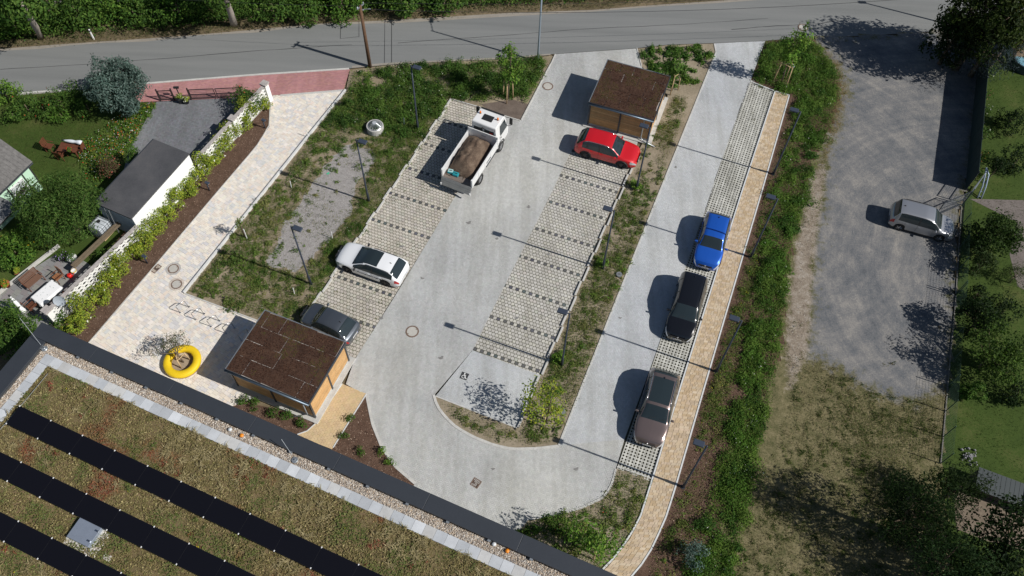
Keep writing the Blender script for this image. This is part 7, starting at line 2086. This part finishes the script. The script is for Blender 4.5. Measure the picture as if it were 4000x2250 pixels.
# tablecloth with hanging folds
nx_, ny_ = 40, 28
GX, GY = np.meshgrid(np.linspace(-0.95, 0.95, nx_), np.linspace(-0.66, 0.66, ny_), indexing='ij')
ex = np.maximum(np.maximum(np.abs(GX) - 0.79, 0), np.maximum(np.abs(GY) - 0.49, 0))
GZ = 0.752 - ex * 1.25
PX = np.clip(GX, -0.80, 0.80) + np.sign(GX) * np.maximum(np.abs(GX) - 0.80, 0) * (0.25 + 0.25 * np.sin(GY * 14)); PY = np.clip(GY, -0.50, 0.50) + np.sign(GY) * np.maximum(np.abs(GY) - 0.5, 0) * (0.25 + 0.25 * np.sin(GX * 13))
ids = np.arange(nx_ * ny_).reshape(nx_, ny_)
Fq = np.stack([ids[:-1, :-1], ids[1:, :-1], ids[1:, 1:], ids[:-1, 1:]], -1).reshape(-1)
mcl, ntc, bsc = _nt('printed tablecloth')
vo = ntc.nodes.new('ShaderNodeTexVoronoi'); vo.inputs['Scale'].default_value = 5.5
gg = ntc.nodes.new('ShaderNodeNewGeometry'); ntc.links.new(gg.outputs['Position'], vo.inputs['Vector'])
ntc.links.new(_ramp(ntc, vo.outputs['Distance'], [(0.17, (0.45, 0.47, 0.46)), (0.24, (0.80, 0.80, 0.80))]), bsc.inputs['Base Color'])
bsc.inputs['Roughness'].default_value = 0.9
tag(obj('tablecloth', meshdata('tablecloth', np.stack([PX, PY, GZ], -1).reshape(-1, 3), Fq, np.full((nx_ - 1) * (ny_ - 1), 4), mcl, None, True), None, (tp.x, tp.y, 0), R(57)), 'white patterned cloth draped over the patio table', 'tablecloth')
def chair(label, p, rz, mat, seatmat=None, w=0.5, group='garden chairs on the patio', tilt=0.0):
    o = E('garden_chair', label, 'chair', S(*p), rz, group)
    for k in range(5):
        MB().box((-0.2 + 0.1 * k, 0, 0.44), (0.085, w, 0.025)).build('seat_slat', seatmat or mat, o)
    for k in range(5):
        MB().box((-0.27 - 0.02 * k, 0, 0.52 + 0.11 * k), (0.02, w, 0.09)).build('back_slat', seatmat or mat, o)
    for sx in (-0.24, 0.22):
        for sy in (-1, 1):
            MB().box((sx, sy * (w / 2 - 0.03), 0.22), (0.04, 0.04, 0.44)).build('leg', mat, o)
    for sy in (-1, 1):
        MB().box((-0.31, sy * (w / 2 + 0.0), 0.72), (0.035, 0.035, 0.6)).build('back_post', mat, o)
        MB().box((-0.02, sy * (w / 2 + 0.02), 0.64), (0.5, 0.05, 0.03)).build('armrest', mat, o)
    return o
chair('brown two-seat garden bench with cushions left of the patio table', (92, 715), R(-33), M_WOODBRN, plain('brown cushion', (0.16, 0.085, 0.055), 0.9), 1.15)
chair('slatted folding chair at the upper end of the patio table', (152, 705), R(-122), M_WOODBRN, plain('slatted chair wood', (0.30, 0.13, 0.055), 0.6))
chair('brown chair turned away at the lower end of the patio table', (88, 777), R(60), M_WOODBRN)
# folded parasols
def parasol(label, a, b, z0, z1, mat):
    A_, B_ = S(*a, z0), S(*b, z1)
    m = MB()
    n = 9
    pts = [A_.lerp(B_, t / n) for t in range(n + 1)]
    m.tube(pts, [0.05, 0.07, 0.10, 0.12, 0.13, 0.12, 0.10, 0.15, 0.17, 0.14], 9)
    o = tag(m.build('parasol', mat, None, True), label, 'parasol')
    MB().cyl(A_, A_ + (A_ - B_).normalized() * 0.12, 0.06).build('tip', M_BLACK, o)
    return o
parasol('folded white parasol lying at the lower left of the patio', (25, 746), (62, 785), 1.6, 0.4, M_WHITE)
parasol('folded white parasol lying across the lawn table', (160, 353), (206, 359), 0.95, 0.95, plain('pale canvas', (0.66, 0.70, 0.74), 0.9))
tp2 = S(172, 370, 0.74)
table('brown slatted garden table on the left lawn', (tp2.x, tp2.y, 0), R(-4), 1.35, 0.85, 0.74, M_WOODBRN)
chair('brown folding chair left of the lawn table', (130, 378), R(-10), M_WOODBRN, None, 0.5, 'garden chairs on the left lawn')
chair('brown folding chair in front of the lawn table', (160, 398), R(80), M_WOODBRN, None, 0.5, 'garden chairs on the left lawn')
chair('brown chair at the right end of the lawn table', (207, 385), R(178), M_WOODBRN, None, 0.5, 'garden chairs on the left lawn')
# satellite dish on the wall
o = E('satellite_dish', 'grey satellite dish at the lower end of the pierced wall', 'satellite dish', (S(150, 756, 1.75).x, S(150, 756, 1.75).y, 0), R(-75))
rot = Matrix.Rotation(R(62), 3, 'Y')
d_ = MB()
prof_ = [(0.0, 0.0), (0.15, 0.012), (0.30, 0.05), (0.36, 0.08)]
nn = 26; V = []; 
for r_, z_ in prof_:
    for k in range(nn):
        V.append(rot @ Vector((r_ * math.cos(6.2832 * k / nn), r_ * math.sin(6.2832 * k / nn), z_)) + Vector((0, 0, 1.75)))
d_.add(V, [(i * nn + k, i * nn + (k + 1) % nn, (i + 1) * nn + (k + 1) % nn, (i + 1) * nn + k) for i in range(3) for k in range(nn)])
do = d_.build('dish', plain('dish grey', (0.36, 0.40, 0.44), 0.5), o, True)
MB().cyl((0, 0, 0.6), (-0.05, 0, 1.75), 0.03).build('mast', M_ZINC, o)
MB().tube([Vector((0, 0, 1.4)), Vector((0.45, 0, 1.75))], 0.015, 6).build('feed_arm', M_ZINC, o)
# watering can and ball
o = E('watering_can', 'red watering can at the upper end of the patio table', 'watering can', S(178, 697))
MB().lathe([(0.0, 0.0), (0.14, 0.0), (0.15, 0.26), (0.10, 0.29), (0.0, 0.29)], 16).build('body', M_RED, o, True)
MB().tube([(0.12, 0, 0.06), (0.3, 0.1, 0.33)], [0.03, 0.02], 7).build('spout', M_RED, o)
MB().tube([(-0.1, 0, 0.28), (-0.06, 0, 0.4), (0.08, 0, 0.4), (0.1, 0, 0.28)], 0.014, 6).build('handle', M_RED, o)
o = E('toy_bucket', 'white and yellow toy bucket beside the red watering can', 'bucket', S(189, 686))
MB().lathe([(0.0, 0.0), (0.13, 0.0), (0.17, 0.26), (0.16, 0.26), (0.0, 0.22)], 16).build('pail', M_WHITE, o, True)
MB().lathe([(0.165, 0.20), (0.18, 0.27), (0.16, 0.28)], 16).build('rim', plain('yellow plastic', (0.75, 0.5, 0.02), 0.5), o)
# timber edging behind the lower wall, ladder, water tank
o = E('timber_edging', 'old timber planks lying behind the pierced wall below the garage', 'timber', S(330, 580), math.atan2((wend - gF).y, (wend - gF).x))
for k in range(2):
    bevel(MB().box((2.0, -0.30 + 0.17 * -k, 0.85 + 0.02 * k), (4.6, 0.15, 0.14)).build('plank', plain('grey plank', (0.15, 0.115, 0.075), 0.9, var=0.3, vscale=6), o), 0.01)
lp0, lp1 = S(294, 583, 0.0), S(268, 527, 2.45)
o = E('ladder', 'aluminium ladder leaning against the back of the garage', 'ladder', lp0)
dv = lp1 - lp0; sv = Vector((0.93, -0.36, 0)) * 0.17
for s in (1, -1):
    MB().tube([sv * s, dv + sv * s], 0.028, 6).build('stile', M_ZINC, o)
for k in range(9):
    q = dv * (k + 0.6) / 9.3
    MB().tube([q - sv, q + sv], 0.016, 5).build('rung', M_ZINC, o)
o = E('water_tank', 'white plastic water tank in a wire cage behind the garage', 'water tank', S(264, 585), R(66))
bevel(MB().box((0, 0, 0.58), (1.0, 0.9, 0.9)).build('tank', plain('tank plastic', (0.50, 0.54, 0.58), 0.4, var=0.12), o), 0.06)
cg = MB()
for k in range(5):
    z = 0.2 + 0.2 * k
    cg.box((0, 0.49, z), (1.08, 0.02, 0.02)).box((0, -0.49, z), (1.08, 0.02, 0.02)).box((0.54, 0, z), (0.02, 0.98, 0.02)).box((-0.54, 0, z), (0.02, 0.98, 0.02))
for k in range(5):
    t = -0.48 + 0.24 * k
    cg.box((t, 0.49, 0.55), (0.02, 0.02, 0.95)).box((t, -0.49, 0.55), (0.02, 0.02, 0.95)).box((t, 0, 1.05), (0.02, 0.98, 0.02))
cg.build('cage', M_ZINC, o)
MB().box((0, 0, 0.07), (1.1, 1.0, 0.13)).build('pallet', M_WOODRAW, o)
MB().cyl((0.1, 0.1, 1.03), (0.1, 0.1, 1.09), 0.12).build('filler_cap', M_BLACK, o)
# wire lattice fence on the far bank
o = E('lattice_fence', 'grey lattice fence in the shade on the far bank', 'fence', S(115, 40), math.atan2((S(320, 22) - S(115, 40)).y, (S(320, 22) - S(115, 40)).x))
FL = (S(320, 22) - S(115, 40)).length
M_LAT = plain('grey lattice', (0.26, 0.26, 0.25), 0.8)
for k in range(int(FL / 0.16)):
    for s in (1, -1):
        MB().box((0.16 * k + 0.3, 0.012 * s, 0.65), (1.55, 0.012, 0.035), rot=Matrix.Rotation(R(55) * s, 3, 'Y')).build('lath', M_LAT, o)
for k in range(6):
    MB().box((FL * k / 5, 0, 0.7), (0.08, 0.08, 1.5)).build('post', M_LAT, o)
# ---------------- right-hand boundary: green screen fence, wire gate, wire mesh fence
M_SCREEN = plain('green screen cloth', (0.012, 0.030, 0.030), 0.8, var=0.2)
sa, sb_ = S(2462, 140), S(2428, 478)
d = sb_ - sa; FL = d.length
o = E('screen_fence', 'tall fence covered with dark green screen cloth along the gravel lot', 'fence', sa, math.atan2(d.y, d.x))
n = 9
for k in range(n):
    MB().box(((k + 0.5) * FL / n, 0, 0.95), (FL / n - 0.02, 0.02, 2.1)).build('screen_panel', M_SCREEN, o)
for k in range(n + 1):
    MB().cyl((k * FL / n, 0.03, -0.1), (k * FL / n, 0.03, 2.05), 0.03, None, 8).build('post', M_ANTH, o)
def meshfence(label, a, b, h, nposts, lean=0.0, cell=0.16):
    a, b = S(*a), S(*b)
    d = b - a; L_ = d.length
    o = E('wire_fence', label, 'fence', a, math.atan2(d.y, d.x))
    mw = plain('green wire', (0.03, 0.07, 0.05), 0.5)
    for k in range(nposts):
        MB().cyl((k * L_ / (nposts - 1), 0, -0.1), (k * L_ / (nposts - 1), 0, h + 0.05), 0.03, None, 8).build('post', mw, o)
    for k in range(nposts - 1):
        m = MB(); x0, x1 = k * L_ / (nposts - 1), (k + 1) * L_ / (nposts - 1)
        nv = int((x1 - x0) / cell); nh = int(h / cell)
        for i in range(nv + 1):
            x = x0 + (x1 - x0) * i / nv
            m.box((x, 0, h / 2), (0.007, 0.007, h))
        for j in range(nh + 1):
            m.box(((x0 + x1) / 2, 0, h * j / nh), (x1 - x0, 0.007, 0.007))
        m.build('wire_panel', mw, o)
    MB().box((L_ / 2, 0, 0.02), (L_, 0.06, 0.10)).build('base_kerb', plain('mossy kerb', (0.16, 0.155, 0.14), 0.9, var=0.3), o)
    return o
meshfence('green wire mesh fence behind the silver car', (2418, 520), (2404, 740), 1.6, 5)
meshfence('green wire mesh fence along the lower gravel lot', (2404, 745), (2366, 1166), 1.6, 8)
# wire gates standing open
def wiregate(label, a, b, h, barz=(0.08, 0.55, 1.0), solid=None):
    a, b = S(*a), S(*b)
    d = b - a; L_ = d.length
    o = E('yard_gate', label, 'gate', a, math.atan2(d.y, d.x))
    mt = M_ANTH if solid is None else solid
    f = MB()
    for z in barz:
        f.box((L_ / 2, 0, z * h), (L_, 0.05, 0.05))
    for x in (0.02, L_ - 0.02):
        f.box((x, 0, h / 2), (0.05, 0.05, h))
    f.build('frame', mt, o)
    m = MB()
    for i in range(int(L_ / 0.12)):
        m.box((0.12 * i + 0.06, 0, h / 2), (0.006, 0.006, h))
    for j in range(int(h / 0.12)):
        m.box((L_ / 2, 0, 0.12 * j + 0.06), (L_, 0.006, 0.006))
    m.build('wire_infill', M_ZINC, o)
    return o
wiregate('dark wire gate leaf opened over the gravel beside the silver car', (2350, 545), (2420, 515), 1.5)
wiregate('wire gate leaf opened towards the lawn behind the silver car', (2424, 512), (2452, 470), 1.6, solid=M_ZINC)
o = E('trampoline_frame', 'curved pale blue metal frame leaning beside the wire gate', 'frame', S(2468, 500))
MB().tube([(0, 0, 0), (0.12, 0.5, 0.7), (0.1, 1.0, 1.4), (-0.1, 1.4, 1.7)], 0.05, 8).tube([(-0.25, 0.05, 0), (-0.1, 0.55, 0.7), (-0.14, 1.0, 1.4), (-0.1, 1.4, 1.7)], 0.05, 8).build('rail', plain('pale blue metal', (0.35, 0.42, 0.52), 0.4, 0.3), o, True)
for k in range(6):
    f_ = (k + 0.5) / 6
    MB().box((-0.05, 1.3 * f_, 1.55 * f_), (0.25, 0.03, 0.03)).build('rung', MATS['pale blue metal'], o)
# paved path and dug soil in the right garden
sheet('garden_path', SP([(2440, 500), (2640, 505), (2640, 760), (2560, 720), (2540, 640), (2560, 560)]), -0.008, ground('worn path', [(0.3, (0.12, 0.10, 0.09)), (0.6, (0.19, 0.165, 0.15)), (0.8, (0.25, 0.22, 0.19))], 1.0, 9, 0.5))
sheet('bare_soil', SP([(2400, 1240), (2440, 1210), (2640, 1270), (2640, 1400), (2480, 1360), (2405, 1330)]), -0.008, ground('dug soil', [(0.3, (0.13, 0.10, 0.075)), (0.55, (0.20, 0.16, 0.12)), (0.8, (0.29, 0.24, 0.19))], 0.8, 8, 0.5))
# pool, slide shed at the upper right
o = E('garden_shed', 'shed with a peach wall and teal roof at the right edge', 'shed', S(2535, 150), R(-10))
MB().box((1.6, 0.8, 1.0), (3.0, 2.4, 2.0)).build('wall', plain('peach wall', (0.60, 0.38, 0.24), 0.9), o)
MB().box((0.09, 0.8, 0.3), (0.03, 2.42, 0.6)).build('skirting', plain('pale green base', (0.45, 0.55, 0.42), 0.9), o)
rot = Matrix.Rotation(R(10), 3, 'Y')
for k in range(7):
    MB().box((2.0, -0.35 + 0.42 * k, 2.15), (3.6, 0.41, 0.05), rot=rot).build('roof_sheet', plain('teal roof', (0.045, 0.11, 0.13), 0.5, 0.2), o)
o = E('paddling_pool', 'round pale blue pool cover beyond the green screen fence', 'pool', S(2576, 165))
MB().lathe([(0.0, 0.78), (0.9, 0.76), (1.05, 0.70)], 32).build('cover', plain('pool cover', (0.20, 0.40, 0.50), 0.4, var=0.2), o, True)
MB().lathe([(1.05, 0.70), (1.12, 0.68), (1.14, 0.0)], 32).build('wall', plain('pool wall', (0.03, 0.05, 0.07), 0.5), o)
for k in range(10):
    a = 0.628 * k
    MB().cyl((1.18 * math.cos(a), 1.18 * math.sin(a), 0), (1.14 * math.cos(a), 1.14 * math.sin(a), 0.75), 0.025, None, 6).build('pool_leg', M_BLACK, o)
# chicken coop run at lower right
o = E('coop', 'long low hutch with a dark ribbed roof at the right edge', 'hutch', S(2440, 1195), math.atan2((S(2600, 1255) - S(2440, 1195)).y, (S(2600, 1255) - S(2440, 1195)).x))
CL = (S(2640, 1270) - S(2440, 1195)).length
M_COOPR = plain('dark ribbed roof', (0.04, 0.05, 0.052), 0.5, 0.2)
for k in range(int(CL / 0.25)):
    MB().box((0.25 * k + 0.12, -0.55, 0.95 + (0.25 if k * 0.25 > 2.6 else 0)), (0.235, 1.35, 0.04), rot=Matrix.Rotation(R(6), 3, 'X')).build('roof_sheet', M_COOPR, o)
MB().box((CL / 2, -0.5, 0.45), (CL, 1.0, 0.88)).build('body', plain('dark boards', (0.05, 0.045, 0.04), 0.9), o)
MB().box((CL / 2 + 1.4, -1.22, 1.05), (CL - 2.8, 0.05, 0.16)).build('fascia', plain('cream board', (0.55, 0.52, 0.45), 0.8), o)
for k in range(7):
    MB().box((2.9 + 0.4 * k, -1.2, 0.55), (0.10, 0.05, 0.75)).build('slat', MATS['cream board'], o)
MB().box((CL / 2 + 1.4, -1.2, 0.16), (CL - 2.8, 0.07, 0.08)).build('bottom_rail', plain('ochre rail', (0.45, 0.36, 0.14), 0.8), o)
# heap of pale stones on the lawn
m = E('stone_heap', 'heap of pale stones on the lawn by the wire fence', 'stones', S(2440, 1150))
for k in range(34):
    r = RNG.uniform(0.05, 0.13); a = RNG.uniform(0, 6.28); q = RNG.uniform(0, 0.55)
    MB().box((q * math.cos(a) * 1.2, q * math.sin(a), 0.05 + 0.2 * (0.6 - q) + r * 0.2), (r * 1.4, r, r * 0.8), RNG.uniform(0, 3), taper=0.55).build('stone', plain('pale stone', (0.27, 0.265, 0.27), 0.9, var=0.3, vscale=6), m)  # stone colour lowered to carry lens darkening
# little things lying about
for k, (x, y, c, lab) in enumerate(((1282, 706 * 0.5, (0.05, 0.45, 0.25), ''), )):
    pass
o = tag(MB().box((0, 0, 0.02), (0.16, 0.11, 0.015), 0.4).box((0.05, 0.06, 0.03), (0.10, 0.08, 0.012), 1.1).build('litter', plain('green wrapper', (0.05, 0.5, 0.28), 0.5), loc=S(825, 437)), 'scrap of green litter in the left bed', 'litter')
o = tag(MB().box((0, 0, 0.015), (0.14, 0.07, 0.012), 0.5).box((0.03, 0.03, 0.025), (0.07, 0.06, 0.01), 1.3).build('litter', MATS['green wrapper'], loc=S(725, 544)), 'scrap of green litter by the gravel hollow', 'litter')
o = E('marker_bucket', 'pale grey bucket in the weeds by the tall tree', 'bucket', S(1992, 172))
MB().lathe([(0.0, 0.0), (0.12, 0.0), (0.16, 0.3), (0.15, 0.3), (0.0, 0.25)], 14).build('pail', plain('grey plastic', (0.35, 0.38, 0.4), 0.5), o, True)
MB().tube([(-0.15, 0, 0.3), (0, 0, 0.42), (0.15, 0, 0.3)], 0.01, 5).build('handle', M_ZINC, o)
